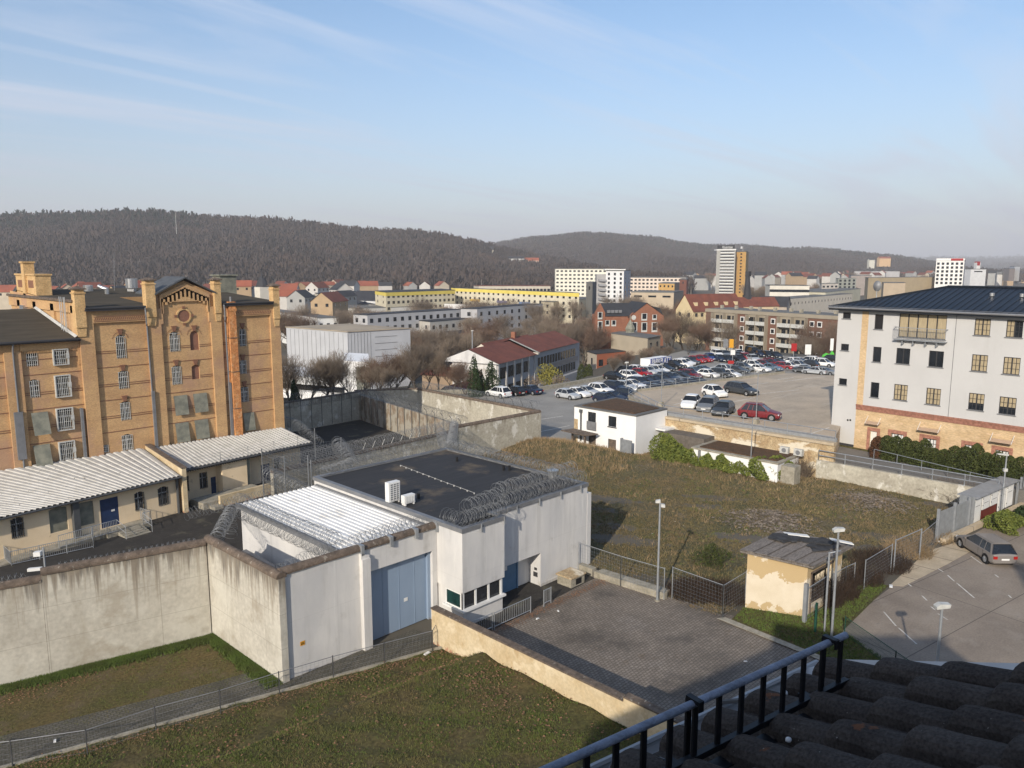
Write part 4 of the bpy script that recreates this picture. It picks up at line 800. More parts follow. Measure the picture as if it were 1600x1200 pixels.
coil('razor_wire_coil', [(21.0, 46.0, 3.0), (21.0, 45.6, 5.2)], .4, .12, 'upright razor wire coil at the rear corner post of the vehicle lock')
coil('razor_wire_coil', [(22.8, 57.2, 1.4), (33.5, 57.6, 1.5)], .45, .13, 'razor wire coil on the low ochre wall in the prison yard')
coil('razor_wire_coil', [(-2, 44.3, 5.1), (8.8, 41.9, 5.1)], .22, .12, 'small razor wire coil along the lower left wall end')
coil('razor_wire_coil', [(10.2, 41.9, 5.25), (16.6, 40.5, 5.25)], .16, .12, 'very small razor wire coil behind the long stained wall coping')
coil('razor_wire_coil', [(38, 83.2, 4.3), (57.2, 84.4, 4.3)], .5, .13, 'dark razor wire coil on the shaded rear yard wall')
coil('razor_wire_coil', [(38, 83.0, 3.5), (57.2, 84.0, 3.5)], .45, .14, 'razor wire coil hung inside the shaded rear yard wall')
coil('razor_wire_coil', [(57.2, 84.4, 3.9), (53.2, 59.4, 3.9)], .5, .14, 'razor wire coil on the rust stained dividing wall')
coil('razor_wire_coil', [(63.9, 59, 4.3), (64.6, 81.4, 4.2)], .5, .12, 'razor wire coil on the sunlit yard wall toward the parking lot')
coil('razor_wire_coil', [(57.8, 86, 4.2), (64.4, 81.9, 4.2)], .45, .13, 'razor wire coil on the short rear wall by the trees')
coil('razor_wire_coil', [(38.6, 64.2, 3.2), (39.3, 69.5, 4.2), (39.0, 78, 4.2)], .5, .12, 'razor wire coil rising beside the rear yard building corner')
# steel wire cage and mesh between gatehouse and rear building
m = MB()
for x, y, zt in ((26.9, 46.2, 7.2), (27.2, 50.0, 6.4), (28.8, 56.5, 5.6), (36.5, 57.0, 5.2), (37.5, 63.0, 5.0), (27.0, 46.0, 6.9)): m.tube([(x, y, 0), (x, y, zt)], .05, 5)
rr = random.Random(3)
def meshpanel(m, a, b, c, d, step, r=.008):
    a, b, c, d = map(Vector, (a, b, c, d)); n = int((b-a).length/step); k = int((d-a).length/step)
    for i in range(n+1): m.tube([a.lerp(b, i/n), d.lerp(c, i/n)], r, 3, cap=False)
    for j in range(k+1): m.tube([a.lerp(d, j/k), b.lerp(c, j/k)], r, 3, cap=False)
meshpanel(m, (26.9, 46.2, .3), (28.8, 56.5, .3), (28.8, 56.5, 5.4), (26.9, 46.2, 6.4), .28, .010)
meshpanel(m, (28.8, 56.5, .3), (36.5, 57, .3), (36.5, 57, 5.0), (28.8, 56.5, 5.4), .3, .010)
meshpanel(m, (26.9, 46.2, 5.6), (28.8, 56.5, 5.2), (36.5, 57, 4.8), (36, 46, 5.2), .5, .009)
tag(m.build('wire_cage', K['wire']), 'tall steel mesh cage on posts behind the white gatehouse', 'wire cage')
coil('razor_wire_coil', [(27.2, 46.5, 4.2), (28.9, 56, 3.6)], .6, .12, 'large loose razor wire tangle on the mesh cage side facing the rear building')
coil('razor_wire_coil', [(28.2, 46.7, 5.3), (33, 50, 4.6), (36, 56.8, 4.8)], .6, .14, 'razor wire tangle on top of the mesh cage')
m = MB()
for k in range(7): x = 40.5+k*1.1; m.tube([(x, 60.6, 1.5), (x+.9, 60.4, 3.4)], .04, 5)
m.tube([(40.2, 60.6, 2.3), (48, 60.3, 2.3)], .04, 5); tag(m.build('leaning_brackets', K['bars']), 'row of slanting pale steel brackets behind the old perimeter wall', 'wire bracket')
m = MB()
for t in range(15): y = 60+t*1.55; m.tube([(64.25+t*.03, y, 3.6), (64.0+t*.03, y, 4.3), (63.7+t*.03, y, 4.6)], .035, 4)
for t in range(13): x = 39+t*1.5; y = 83.4+t*.07; m.tube([(x, y-.2, .2), (x, y-.2, 3.9), (x, y-.6, 4.3)], .04, 4)
for t in range(14): y = 60+t*1.75; x = 53.35+t*.28; m.tube([(x-.25, y, .2), (x-.25, y, 3.8), (x-.6, y, 4.2)], .035, 4)
tag(m.build('wire_posts', K['lead']), 'dark steel wire posts around the exercise yard walls', 'wire posts')
# wall tower lamp white cylinder and wall camera
cm = MB(); c = G(71, 893, 4.9); cm.tube([(c.x, c.y, 4.9), (c.x, c.y, 6.15)], .05, 6); cmo = cm.build('pole', K['steel'], empty('wall_camera', (c.x, c.y, 4.9), 'white security camera and floodlight on a short pole on the left wall end', 'camera'))
q = MB(Fr((c.x, c.y, 0), (cA*.3+sA, sA*.3-cA), (-cA, -sA))); q.box(-.75, -.15, -.08, .08, 5.0, 5.15); q.build('camera_body', K['litter'], cmo.parent)
q = MB(q.fr); q.box(-.4, -.1, -.12, .12, 5.75, 5.98); q.build('floodlight', K['litter'], cmo.parent)
# ---------------------------------------------------------------- things in the paved yard
def barrier(a, b, label, n):
    o = MB(); p, q = Vector((*a, .08)), Vector((*b, .08)); L = (q-p).length
    for e in (p, q): o.tube([e-Vector((0, 0, .1)), e+Vector((0, 0, .95))], .035, 6)
    for t in (.12, .92): o.tube([p+Vector((0, 0, t)), q+Vector((0, 0, t))], .025, 5)
    for k in range(1, n): c = p.lerp(q, k/n); o.tube([c+Vector((0, 0, .12)), c+Vector((0, 0, .92))], .013, 4)
    tag(o.build('steel_barrier', K['steel']), label, 'railing', 'steel barriers in the paved yard')
barrier((28.05, 29.05), (31.0, 29.05), 'long grey steel barrier before the guard bay', 20); barrier((26.2, 29.15), (27.95, 29.1), 'short steel barrier next to the ochre wall end', 11); barrier((32.2, 29.1), (32.85, 29.12), 'single narrow steel barrier near the stone box', 5)
m = MB(); sb = empty('stone_box', (36, 30.2, 0), 'small stone ventilation box with brown lid by the white wall', 'vent box'); m.box(35.3, 36.6, 29.6, 30.75, 0, .62); m.build('body', K['kerb'], sb); MB().box(35.22, 36.68, 29.52, 30.83, .62, .70).build('lid', K['fieldbrick'], sb); MB().box(35.75, 36.3, 29.585, 29.6, .12, .5).build('opening', K['black'], sb)
m = MB(); m.box(37.75, 38.2, 29.9, 31.1, 0, .5); m.fr = Fr((37.85, 29.7, 0), (.06, -1), (-1, 0)); m.box(0, 5.2, -.15, .15, 0, .42); m.box(0, 5.0, -.75, -.35, 0, .34); tag(m.build('concrete_footing', K['kerb']), 'low broken concrete footing along the field fence', 'footing')
def site_fence(name, pts, h, label, posts=True, r=.03, step=.2, zb=.05, mt='steel', rw=.0035, grp=None):
    m = MB(); w2_ = MB()
    for a, b in zip(pts, pts[1:]):
        p, q = Vector((*a[:2], zb)), Vector((*b[:2], zb)); L = (q-p).length
        for e in (p, q): m.tube([e-Vector((0, 0, .1)), e+Vector((0, 0, h))], r, 6)
        m.tube([p+Vector((0, 0, h-.05)), q+Vector((0, 0, h-.05))], r*.7, 5)
        n = int(L/step)
        for k in range(n): c = p.lerp(q, (k+.5)/n); w2_.tube([c+Vector((0, 0, .05)), c+Vector((0, 0, h-.05))], rw, 3, cap=False)
        for k in range(int(h/.22)): w2_.tube([p+Vector((0, 0, .1+k*.22)), q+Vector((0, 0, .1+k*.22))], rw, 3, cap=False)
    o = empty(name, (*pts[0][:2], zb), label, 'fence', grp); m.build('frame', K[mt], o); w2_.build('mesh', K[mt], o); return o
site_fence('mesh_fence', [(37.75, 31.05), (37.75, 27.6), (38.0, 24.55)], 2.0, 'steel mesh fence between gatehouse and lamp post')
site_fence('mesh_fence', [(38.5, 24.3), (38.25, 20.75)], 2.0, 'steel mesh fence panel between lamp post and shed corner post'); site_fence('mesh_fence', [(38.25, 20.75), (41.0, 20.8)], 2.0, 'short mesh fence panel meeting the ochre shed wall')
site_fence('mesh_fence', [(44.5, 17.05), (46.2, 16.95), (47.2, 16.8)], 1.9, 'mesh fence overgrown with dead vines right of the shed'); site_fence('mesh_fence', [(48.1, 16.5), (52.2, 16.3)], 1.9, 'mesh fence panel before the dead bramble by the car park')
site_fence('mesh_fence', [(52.45, 16.2), (56.0, 15.7)], 2.15, 'framed mesh gate panel at the kerb strip', r=.045); site_fence('mesh_fence', [(56.2, 15.8), (60.6, 15.9)], 1.7, 'sagging mesh fence beside the corrugated fence end')
site_fence('garden_gate', [(41.25, 17.15), (43.9, 17.1)], 2.0, 'narrow mesh gate in front of the ochre shed', r=.04)
m = MB(); m.box(41.0, 41.22, 17.1, 17.3, 0, 2.3); tag(m.build('gate_post', K['steel']), 'stout galvanised post at the left of the shed gate', 'post')
site_fence('green_fence', [(41.0, 14.9), (38.9, 11.6), (37.4, 9.2), (35, 5)], 1.1, 'dark green mesh fence along the car park edge', mt='gfence', step=.08, rw=.006)
m = MB(); m.box(40.3, 40.42, 16.2, 16.3, 0, 1.7); tag(m.build('green_post', K['gfence']), 'slim green post in the grass before the shed', 'post')
fpx = [(-75, 1210), (20, 1199), (137, 1181), (244, 1144), (345, 1116), (437, 1086), (521, 1060), (601, 1038), (676, 1018)]
fp = [G(x, y) for x, y in fpx]; site_fence('lawn_fence', [(p.x, p.y) for p in fp]+[(24.95, 30.2)], 1.15, 'thin grey mesh fence along the lawn edge', r=.028, step=.2, rw=.004, mt='grey')
# corrugated metal fence and mailbox-like notice cabinet
cf = empty('metal_fence', (64, 15.5, 0), 'grey vertical slat metal fence beside the notice cabinet', 'fence'); f = Fr((60.6, 15.95, 0), (5.0, -.75), (-.75, -5.0)); m = MB(f)
for k in range(30): m.box(k*.17, k*.17+.11, 0, .05, .15, 2.25)
m.build('slat_panel', K['steel'], cf); m = MB(f)
for x in (-.1, 2.5, 5.0): m.box(x-.08, x+.08, -.05, .16, 0, 2.5)
m.build('post', K['steel'], cf)
f = Fr((65.8, 15.0, 0), (74.3-65.8, 13.9-15.0), (-.13, -1)); L = 8.4
cb_ = empty('notice_cabinet', (70, 14.6, 0), 'grey roofed cabinet with white doors and a red panel by the car park', 'cabinet'); m = MB(f); m.prism([(0, 2.35), (L, 2.35), (L, 2.42), (0, 2.42)], -1.2, .35); m.box(.1, L-.1, -1.0, -.9, .1, 2.35); m.box(.0, .1, -1.0, .1, .1, 2.35); m.build('body', K['steel'], cb_)
m = MB(f); m.box(.1, L-.2, -.12, -.06, .15, 2.3); m.build('back_board', K['black'], cb_)
for k in range(5):
    zb_ = 1.05 if k in (1, 2) else .3
    m = MB(f); m.box(.2+k*1.6, 1.55+k*1.6, -.05, .02, zb_, 2.2); dd = m.build('cabinet_door', K['litter'], cb_)
    m = MB(f); m.box(.22+k*1.6, .3+k*1.6, .021, .04, zb_+.3, zb_+.4); m.box(.22+k*1.6, .3+k*1.6, .021, .04, 1.9, 2.0); m.box(.45+k*1.6, 1.3+k*1.6, .021, .025, 1.55, 1.58); m.build('hinge', K['black'], dd)
m = MB(f); m.box(1.8, 4.7, -.05, .0, .3, 1.0); m.build('red_panel', mat('rust red board', (.16, .03, .02), .6, var=.3), cb_)
m = MB(f)
for k in range(5): m.box(L+.5+k*.75, L+.65+k*.75, -.1, .05, 0, 2.1+k*.25)
tag(m.build('fence_posts', K['steel']), 'row of tall steel posts right of the notice cabinet', 'fence post')
m = MB(Fr((60.5, 15.6, 0), (5.4, -.8), (-.15, -1))); m.box(0, 14.5, -.1, .3, 0, .35); tag(m.build('fence_plinth', K['slab']), 'pale concrete plinth under the slat fence and cabinet', 'plinth')
# ---------------------------------------------------------------- ochre shed
SH = empty('shed', (44, 19, 0), 'small ochre shed with peeling render and a broken felt roof', 'shed')
c = [(40.45, 20.5), (41.75, 17.45), (46.1, 17.2), (44.6, 20.3)]
m = MB()
zs = [3.5, 3.2, 3.15, 3.45]
for i in (0, 2, 3): a, b = c[i], c[(i+1) % 4]; m.face([(*a, 0), (*b, 0), (*b, zs[(i+1) % 4]), (*a, zs[i])])
f = Fr((*c[1], 0), (c[2][0]-c[1][0], c[2][1]-c[1][1]), (0, -1)); L = math.dist(c[1], c[2]); m.fr = f; m.wall(0, L, 0, 3.15, [[.5, 3.1, .5, 2.5]], .15); m.build('wall', K['shedpl'], SH)
m = MB(f); m.box(.5, 3.1, -1.2, -1.0, 0, 2.7); m.build('dark_opening', K['black'], SH)
m = MB(f); m.box(.42, .5, .003, .08, 0, 2.55); m.box(.42, 3.15, .003, .07, 2.5, 2.6); m.build('timber_frame', K['coping'], SH)
cx = [(40.15, 20.85, 3.58), (41.45, 17.0, 3.27), (46.6, 16.75, 3.24), (44.95, 20.75, 3.56)]
m = MB(); n = 16
for k in range(n):   # overlapping felt planks running up the slope
    a = Vector(cx[0]).lerp(Vector(cx[1]), k/n); b = Vector(cx[0]).lerp(Vector(cx[1]), (k+.96)/n); d_ = Vector(cx[3]).lerp(Vector(cx[2]), k/n); e = Vector(cx[3]).lerp(Vector(cx[2]), (k+.96)/n); h = .02+.02*(k % 3); up = Vector((0, 0, h))
    m.face([tuple(a+up), tuple(b+up), tuple(e+up), tuple(d_+up)]); m.face([tuple(a-Vector((0, 0, .06))), tuple(b-Vector((0, 0, .06))), tuple(b+up), tuple(a+up)])
m.face([(x, y, z-.06) for x, y, z in cx]); q = [Vector(x) for x in cx]
for i in range(4): a, b = q[i], q[(i+1) % 4]; m.face([tuple(a-Vector((0, 0, .14))), tuple(b-Vector((0, 0, .14))), tuple(b+Vector((0, 0, .02))), tuple(a+Vector((0, 0, .02)))])
rfo = m.build('roof', K['tar'], SH)
m = MB(); rr = random.Random(5)
for k in range(15):
    u, v = rr.uniform(.1, .85), rr.uniform(.6, .9); a = q[0].lerp(q[1], u).lerp(q[3].lerp(q[2], u), v); ang = rr.uniform(0, 6.28); s = rr.uniform(.35, .8)
    m.slab([(a.x+s*math.cos(ang+t)*rr.uniform(.7, 1.3), a.y+s*math.sin(ang+t)*rr.uniform(.5, 1)) for t in (0, 1.2, 2.5, 3.6, 4.9)], a.z+.06+.02*(k % 4), a.z+.1+.03*(k % 4))
m.build('torn_felt', mat('torn felt', (.06, .06, .062), .95, var=.5, scale=3), rfo)
for (a, b) in (((1225, 833), (1262, 840)), ((1297, 842), (1331, 852))):
    p, q_ = G(*a, 3.62), G(*b, 3.5); m = MB(Fr((p.x, p.y, 3.6), (q_.x-p.x, q_.y-p.y), (1, 1))); m.box(0, (q_-p).length, -.25, .12, 0, .06); tag(m.build('white_board', K['litter']), 'white board lying on the shed roof, the %s one' % ('left' if a[0] < 1250 else 'right'), 'board')
# vines on the fence by the shed
# ---------------------------------------------------------------- lamps
def lamp(base, zt, label, head='box', extra=None, r=.075):
    x, y, z = base; o = empty('street_lamp', base, label, 'street lamp', 'grey lamp posts around the yard and car park'); MB().tube([(x, y, z), (x, y, zt)], r, 8, r*.75).build('pole', K['steel'], o)
    h = MB(Fr((x, y, zt), (sA, -cA), (-cA, -sA)))
    if head == 'box': h.prism([(-.28, -.02), (.26, .05), (.3, .2), (-.12, .22), (-.3, .1)], -.14, .14)
    elif head == 'double': h.prism([(-.28, .0), (0, .0), (0, .2), (-.25, .15)], -.1, .1); h.prism([(0.05, -.25), (.28, -.28), (.28, -.1), (.05, -.05)], -.1, .1)
    else: h.prism([(-.75, .1), (.1, .0), (.1, .13), (-.75, .2)], -.12, .12); h.box(-.14, .14, -.1, .1, -1.3, -1.05)
    h.build('lamp_head', K['bars'], o); MB().cyl(x, y, z-.02, z+.06, .16, 10).build('base', K['kerb'], o); return o
lamp((37.6, 24.75, .02), 6.15, 'tall grey lamp post between the gatehouse and the shed', 'double')
o = lamp((40.25, 15.3, .02), 6.05, 'tall grey lamp post in front of the shed door'); m = MB(); m.tube([(40.75, 15.9, 0), (40.75, 15.9, 4.6)], .055, 8); m.tube([(40.75, 15.9, 4.55), (41.0, 15.4, 4.75), (40.3, 15.3, 4.9)], .04, 5); tag(m.build('service_pole', K['steel']), 'thinner galvanised pole standing beside the shed lamp post', 'pole')
p = G(1472, 950, 5.9); lamp((p.x, p.y, 0), 5.9, "lamp post standing on the shaded car park"); p = G(1573, 712, 5.0)
lamp((p.x, p.y, 0), 5.0, 'lamp post with long head before the conifer hedge', 'flat')
# ================================================================ OUR OWN BUILDING: tiled roof, snow rail, gutter
ANG = math.radians(-11.3); eu = Vector((math.cos(ANG), math.sin(ANG), 0)); en = Vector((-eu.y, eu.x, 0)); RO = Vector((3.05, 1.12, 18.27)); TH = math.tan(math.radians(23))
def rp(u, v, h=0): p = RO+eu*u+en*v; return Vector((p.x, p.y, 18.27-TH*v+h))
OB = empty('viewpoint_building', (1, -4, 0), 'nearest building with dark tiled roof seen from its upper window', 'building')
tb = MB(); rr = random.Random(11); EX = .275; SP = .245
prof = [(-.5, -.092), (-.29, -.094), (-.285, -.058), (-.22, -.034), (-.12, -.021), (0, -.017), (.12, -.021), (.22, -.034), (.285, -.058), (.29, -.094), (.34, -.096), (.5, -.092)]
for i in range(-1, 22):             # courses up the slope; each tile laps over the one below
    v0 = -.265-EX*(i-1)
    for j in range(-16, 2):
        u0 = .085+SP*j+rr.uniform(-.009, .009); dv = rr.uniform(-.022, .022); lift = rr.uniform(-.003, .010); rows = []
        segs = ((v0+dv+.002, .02), (v0+dv, .044), (v0+dv-.008, .050), (v0+dv-.05, .048), (v0+dv-.14, .032), (v0-EX-.06, .0)) if j > -10 else ((v0+dv, .03), (v0-EX-.05, 0))
        for v, h in segs: rows.append([tb.pt(*rp(u0+a*SP*(1.0 if abs(a) < .45 else 1.0), v, h+lift+b+rr.uniform(-.0015, .0015))) for a, b in prof])
        for a, b in zip(rows, rows[1:]):
            for k in range(len(prof)-1): tb.f.append([a[k], a[k+1], b[k+1], b[k]])
        lo = [tb.pt(*rp(u0+a*SP, v0+dv+.0, lift-.018+b)) for a, b in prof]
        for k in range(len(prof)-1): tb.f.append([lo[k], lo[k+1], rows[0][k+1], rows[0][k]])
tb.build('roof_tiles', K['tile'], OB, smooth=False)
ub = MB(); P0 = [rp(-14, .28, -.15), rp(.44, .28, -.15), rp(.44, -9, -.15), rp(-14, -9, -.15)]
ub.face([tuple(p) for p in P0]); ub.build('roof_underlay', K['black'], OB)
bd = MB(); a, b, c, d = rp(-14, .1), rp(.3, .1), rp(.3, -16), rp(-14, -16)
for p, q in ((a, b), (b, c), (c, d), (d, a)): bd.face([(p.x, p.y, 0), (q.x, q.y, 0), (q.x, q.y, min(q.z, 21)-.3 if q is not c and q is not d else 17.8), (p.x, p.y, min(p.z, 21)-.3 if p is not c and p is not d else 17.8)])
r1, r2_ = rp(-14, -8), rp(.3, -8); bd.face([(b.x, b.y, b.z-.3), (c.x, c.y, 17.8), (r2_.x, r2_.y, r2_.z-.3)]); bd.face([tuple(rp(-14, -8)), tuple(rp(.3, -8)), (c.x, c.y, 17.8), (d.x, d.y, 17.8)])
# dormer the picture is taken from and the higher wing to the east: both only throw shade
Lx, Ly = math.cos(SUN_DIR), math.sin(SUN_DIR)
def sw(s, w_): return (Lx*s-Ly*w_, Ly*s+Lx*w_)
bd.slab([sw(-4.5, -4.2), sw(-.9, -4.2), sw(-.9, 1.3), sw(-4.5, 1.3)], 17.5, 20.9); bd.slab([sw(-6, -30), sw(2.5, -30), sw(2.5, -13.2), sw(-6, -13.2)], 0, 26.5)
bd.build('wall', K['yelwall'], OB)
m = MB()
for (u0, u1, h0, h1) in ((.43, .50, -.12, -.07), (.50, .72, -.07, -.09), (.72, .73, -.09, -.2)): m.face([tuple(rp(u0, .5, h0)), tuple(rp(u1, .5, h1)), tuple(rp(u1, -3, h1)), tuple(rp(u0, -3, h0))])
m.build('verge_flashing', K['gutter'], OB)
m = MB(); pv = None
for k in range(9):
    an_ = math.pi*(1+k/8); cur = [tuple(rp(u, .42+.07*math.cos(an_), -.10+.07*math.sin(an_)+TH*.07*math.cos(an_))) for u in (-14, .6)]
    if pv: m.face([pv[0], pv[1], cur[1], cur[0]])
    pv = cur
m.tube([tuple(rp(-14, .49, -.07)), tuple(rp(.6, .49, -.07))], .014, 6)
m.build('gutter', K['gutter'], OB)
m = MB()
for u in (-2.2, -1.15, -.12): m.tube([tuple(rp(u, .30, -.07)), tuple(rp(u, .36, -.03)), tuple(rp(u, .50, -.05)), tuple(rp(u, .51, -.1))], .012, 5)
m.build('gutter_bracket', K['lead'], OB)
SR = empty('snow_guard', rp(-1.5, 0), 'blue grey snow guard rail standing along the dark tiled roof edge', 'roof rail')
ev_ = Vector((0, 0, 1)); top = lambda u: rp(u, 0.0, .234)
m = MB(); m.tube([tuple(top(u)) for u in (-6, -4, -2, 0, .03)], .0145, 12); m.build('top_rail', K['rail'], SR, smooth=True)
m = MB(); fb = Fr((*RO.xy, 18.27), (eu.x, eu.y), (en.x, en.y)); m.fr = fb; m.box(-6, .06, -.012, .012, .012, .036); m.box(-6, .05, -.06, .0, -.03, -.02)
m.build('bottom_rail', K['dsteel'], SR)
u = .0; k = 0
while u > -4.5:
    b = MB(fb); b.box(u-.011, u+.011, -.005, .005, .03, .24); b.build('bar', K['dsteel'], SR); u -= .122; k += 1
for u in (-.075, -.86, -1.65, -2.44):
    b = MB(fb); b.prism([(u-.012, -.02), (u+.012, -.02), (u+.012, .243), (u-.012, .243)], .022, .032); b.prism([(u-.012, .240), (u+.012, .240), (u+.012, .254), (u-.012, .254)], -.028, .03)
    b.prism([(u-.012, .215), (u+.012, .215), (u+.012, .254), (u-.012, .254)], -.032, -.025); b.prism([(u-.02, -.09), (u+.02, -.09), (u+.02, -.04), (u-.02, -.04)], -.10, .12); b.prism([(u-.02, -.09), (u+.02, -.09), (u+.02, .0), (u-.02, .0)], .02, .035); b.build('bracket', K['dsteel'], SR)
for (px, py, s, lab) in ((1232, 1154, .014, 'small white stone lying between the dark roof tiles'), (1226, 1082, .018, 'whitish clump in the gutter behind the rail'), (1357, 1085, .012, 'thin pale chip on the upper roof tile row')):
    r_ = ray(px, py); # walk the ray to the roof surface
    t = 0.001
    for q in range(4000):
        t = q*.000005; p = Vector((r_[0]*t, r_[1]*t, 20+r_[2]*t)); vv = (p-RO).dot(en)
        if p.z < 18.27-TH*vv-.02: break
    m = MB(); rq = random.Random(px)
    rings = [[(p.x+s*c_*math.cos(a)*rq.uniform(.85, 1.1), p.y+s*c_*math.sin(a)*rq.uniform(.7, 1), p.z-.01+s*h) for a in [k*math.pi/4 for k in range(8)]] for h, c_ in ((0, .8), (.4, 1), (.8, .8), (1.05, .3))]
    I = [[m.pt(*x) for x in r__] for r__ in rings]
    for A_, B_ in zip(I, I[1:]):
        for k in range(8): m.f.append([A_[k], A_[(k+1) % 8], B_[(k+1) % 8], B_[k]])
    m.f.append(I[-1]); tag(m.build('white_stone', K['litter'], smooth=True), lab, 'stone')
# ================================================================ WHITE RESIDENTIAL BUILDING ON THE RIGHT
C0 = G(1297, 692, 1.5); wa = math.radians(84.6); FW = Fr((C0.x, C0.y, 0), (-math.cos(wa), -math.sin(wa)), (-math.sin(wa), math.cos(wa)))
WB = empty('white_apartment_building', (C0.x+7, C0.y-12, 0), 'large white rendered building with dark metal roof and tan brick ground floor', 'building')
EVZ = FW.hit(1306, 484)[1]; BZ = FW.hit(1343, 634)[1]; SX0, SX1 = FW.hit(1343, 560)[0], FW.hit(1353, 560)[0]; WL = 34.0
wn = []
def WR(*a): r = FW.rect(*a); wn.append(r); return r
wins = {}
s3 = 1/3.244
def cr4(x0, x1, y0, y1): return (1280+x0*s3, 1280+x1*s3, 390+y0*s3, 390+y1*s3)
slits = [WR(*cr4(120, 160, 318, 350)), WR(*cr4(110, 150, 478, 512)), WR(*cr4(100, 140, 653, 686))]
narrow = [WR(*cr4(281, 324, 328, 404)), WR(*cr4(272, 314, 493, 570)), WR(*cr4(260, 303, 673, 750))]
french = WR(*cr4(403, 645, 328, 450))
dbl = [WR(*cr4(*q)) for q in ((390, 460, 500, 580), (555, 630, 514, 596), (378, 447, 684, 764), (541, 615, 703, 787), (787, 868, 350, 436), (948, 1033, 358, 446), (772, 853, 533, 618), (932, 1018, 546, 634), (756, 836, 729, 815), (911, 998, 748, 837))]
dz = 8.3  # further bays beyond the frame
sp_ = dbl[5][0]-dbl[4][0]
for i in (4, 6, 8):
    for k in (2, 3, 4, 5): h = dbl[i]; r = [h[0]+sp_*k+ (1.2 if k > 3 else 0), h[1]+sp_*k+(1.2 if k > 3 else 0), h[2], h[3]]; dbl.append(r); wn.append(r)
ground = [FW.rect(*cr4(*q)) for q in ((362, 427, 934, 985), (522, 593, 958, 1010), (735, 808, 992, 1045), (889, 960, 1018, 1070))]
wdoor = FW.rect(*cr4(255, 290, 920, 1020))
m = MB(FW); m.wall(0, WL, BZ, EVZ, wn, .14); m.wall(0, SX0, 1.2, BZ, [], 0); m.fr = FW
m.face([(0, 0, 1.2), (0, -13.5, 1.2), (0, -13.5, EVZ), (0, 0, EVZ)]); m.face([(WL, 0, 0), (WL, -13.5, 0), (WL, -13.5, EVZ), (WL, 0, EVZ)]); m.face([(0, -13.5, 0), (WL, -13.5, 0), (WL, -13.5, EVZ), (0, -13.5, EVZ)])
m.build('wall', layer(mat('light grey render', (.52, .515, .505), .9, scale=.25, var=.07), (.40, .39, .37), 1.1, (1, 1, .1), .56, .75, .3), WB)
PQ = mat('pink brick quoins', (.42, .20, .14), .9, var=.4, scale=5); K['tanb'] = mat('tan brick base', (.58, .43, .26), .9, scale=.5, col2=(.48, .34, .19), fine=.22, bscale=4, sc3=(1, 1, 3)); layer(K['tanb'], (.64, .46, .30), 1.3, (1, 1, 3), .56, .64, .7)
m = MB(FW); m.wall(SX0, WL, 0, BZ-.38, ground+[wdoor], .25, -.002); m.box(SX0, SX1, .001, .03, BZ, EVZ); m.build('brick_base', K['tanb'], WB)
m = MB(FW); m.box(SX0, WL, -.02, .06, BZ-.4, BZ-.1); m.box(SX0, WL, -.02, .14, BZ, BZ+.14); m.box(SX0, WL, -.02, .09, BZ-.1, BZ); m.build('brick_cornice', mat('pinkish brick', (.36, .17, .12), .9, var=.4, scale=4), WB)
for h in ground+[wdoor]: m = MB(FW); m.box(h[0]-.3, h[0], .0, .03, h[2]-.1, h[3]+.35); m.box(h[1], h[1]+.3, .0, .03, h[2]-.1, h[3]+.35); m.box(h[0], h[1], .0, .03, h[3], h[3]+.35); m.build('brick_surround', PQ, WB)
m = MB(FW); m.box(0.02, SX0, .001, .02, 1.0, 1.75); m.build('plinth', K['dframe'], WB)
def winr(h, par, kind, cols, rows, glass='glass', b=-.12, sill=True, fr='dframe'):
    g = MB(FW); g.box(h[0], h[1], b-.04, b, h[2], h[3]); o = g.build('window', K[glass], par); f = MB(FW); t = .06
    f.box(h[0], h[0]+t, b, b+.05, h[2], h[3]); f.box(h[1]-t, h[1], b, b+.05, h[2], h[3]); f.box(h[0]+t, h[1]-t, b, b+.05, h[3]-t, h[3]); f.box(h[0]+t, h[1]-t, b, b+.05, h[2], h[2]+t)
    for k in range(1, cols): x = h[0]+(h[1]-h[0])*k/cols; w_ = .05 if (kind == 'pair' and k == cols//2) or kind == 'french' else .018; f.box(x-w_, x+w_, b, b+.045, h[2]+t, h[3]-t)
    for k in range(1, rows): z = h[2]+(h[3]-h[2])*k/rows; f.box(h[0]+t, h[1]-t, b, b+.04, z-.016, z+.016)
    f.build('frame', K[fr], o)
    if sill: s = MB(FW); s.box(h[0]-.08, h[1]+.08, -.1, .08, h[2]-.07, h[2]-.002); s.build('sill', K['grey'], o)
    return o
for h in slits: winr(h, WB, '', 1, 1)
for h in narrow: winr(h, WB, '', 1, 1)
for i, h in enumerate(dbl): winr(h, WB, 'pair', 4 if i not in (0, 1) else 2, 3 if i not in (0, 1) else 1, 'glass' if i < 2 or (i > 9 and i % 3 == 0) else 'curtain')
for i in (8, 9, 5):
    h = dbl[i]; g = MB(FW); c_ = (h[0]+h[1])/2
    g.box(h[0]+.05 if i != 5 else c_, h[1]-.05, -.118, -.112, h[2]+.05, h[2]+(h[3]-h[2])*(.42 if i != 5 else .95)); g.build('open_pane', K['glass'], WB)
winr(french, WB, 'french', 5, 1, 'curtain')
BC = MB(FW); b0, b1, zb, zt = french[0]-.2, french[1]+.2, french[2]-.25, french[2]+1.0
BC.box(b0, b1, .03, .6, zb, zb+.08); BC.box(b0, b1, .57, .62, zt-.05, zt); BC.box(b0, b0+.05, .03, .6, zt-.05, zt); BC.box(b1-.05, b1, .03, .6, zt-.05, zt)
for k in range(37): x = b0+(b1-b0-.02)*k/36; BC.box(x, x+.02, .58, .6, zb+.08, zt-.05)
for x in (b0+.8, b0+1.8, b1-1.8, b1-.8): BC.prism([(x-.03, zb-.4), (x+.03, zb-.4), (x+.03, zb), (x-.03, zb)], .0, .45)
BC.build('balcony_railing', K['steel'], WB)
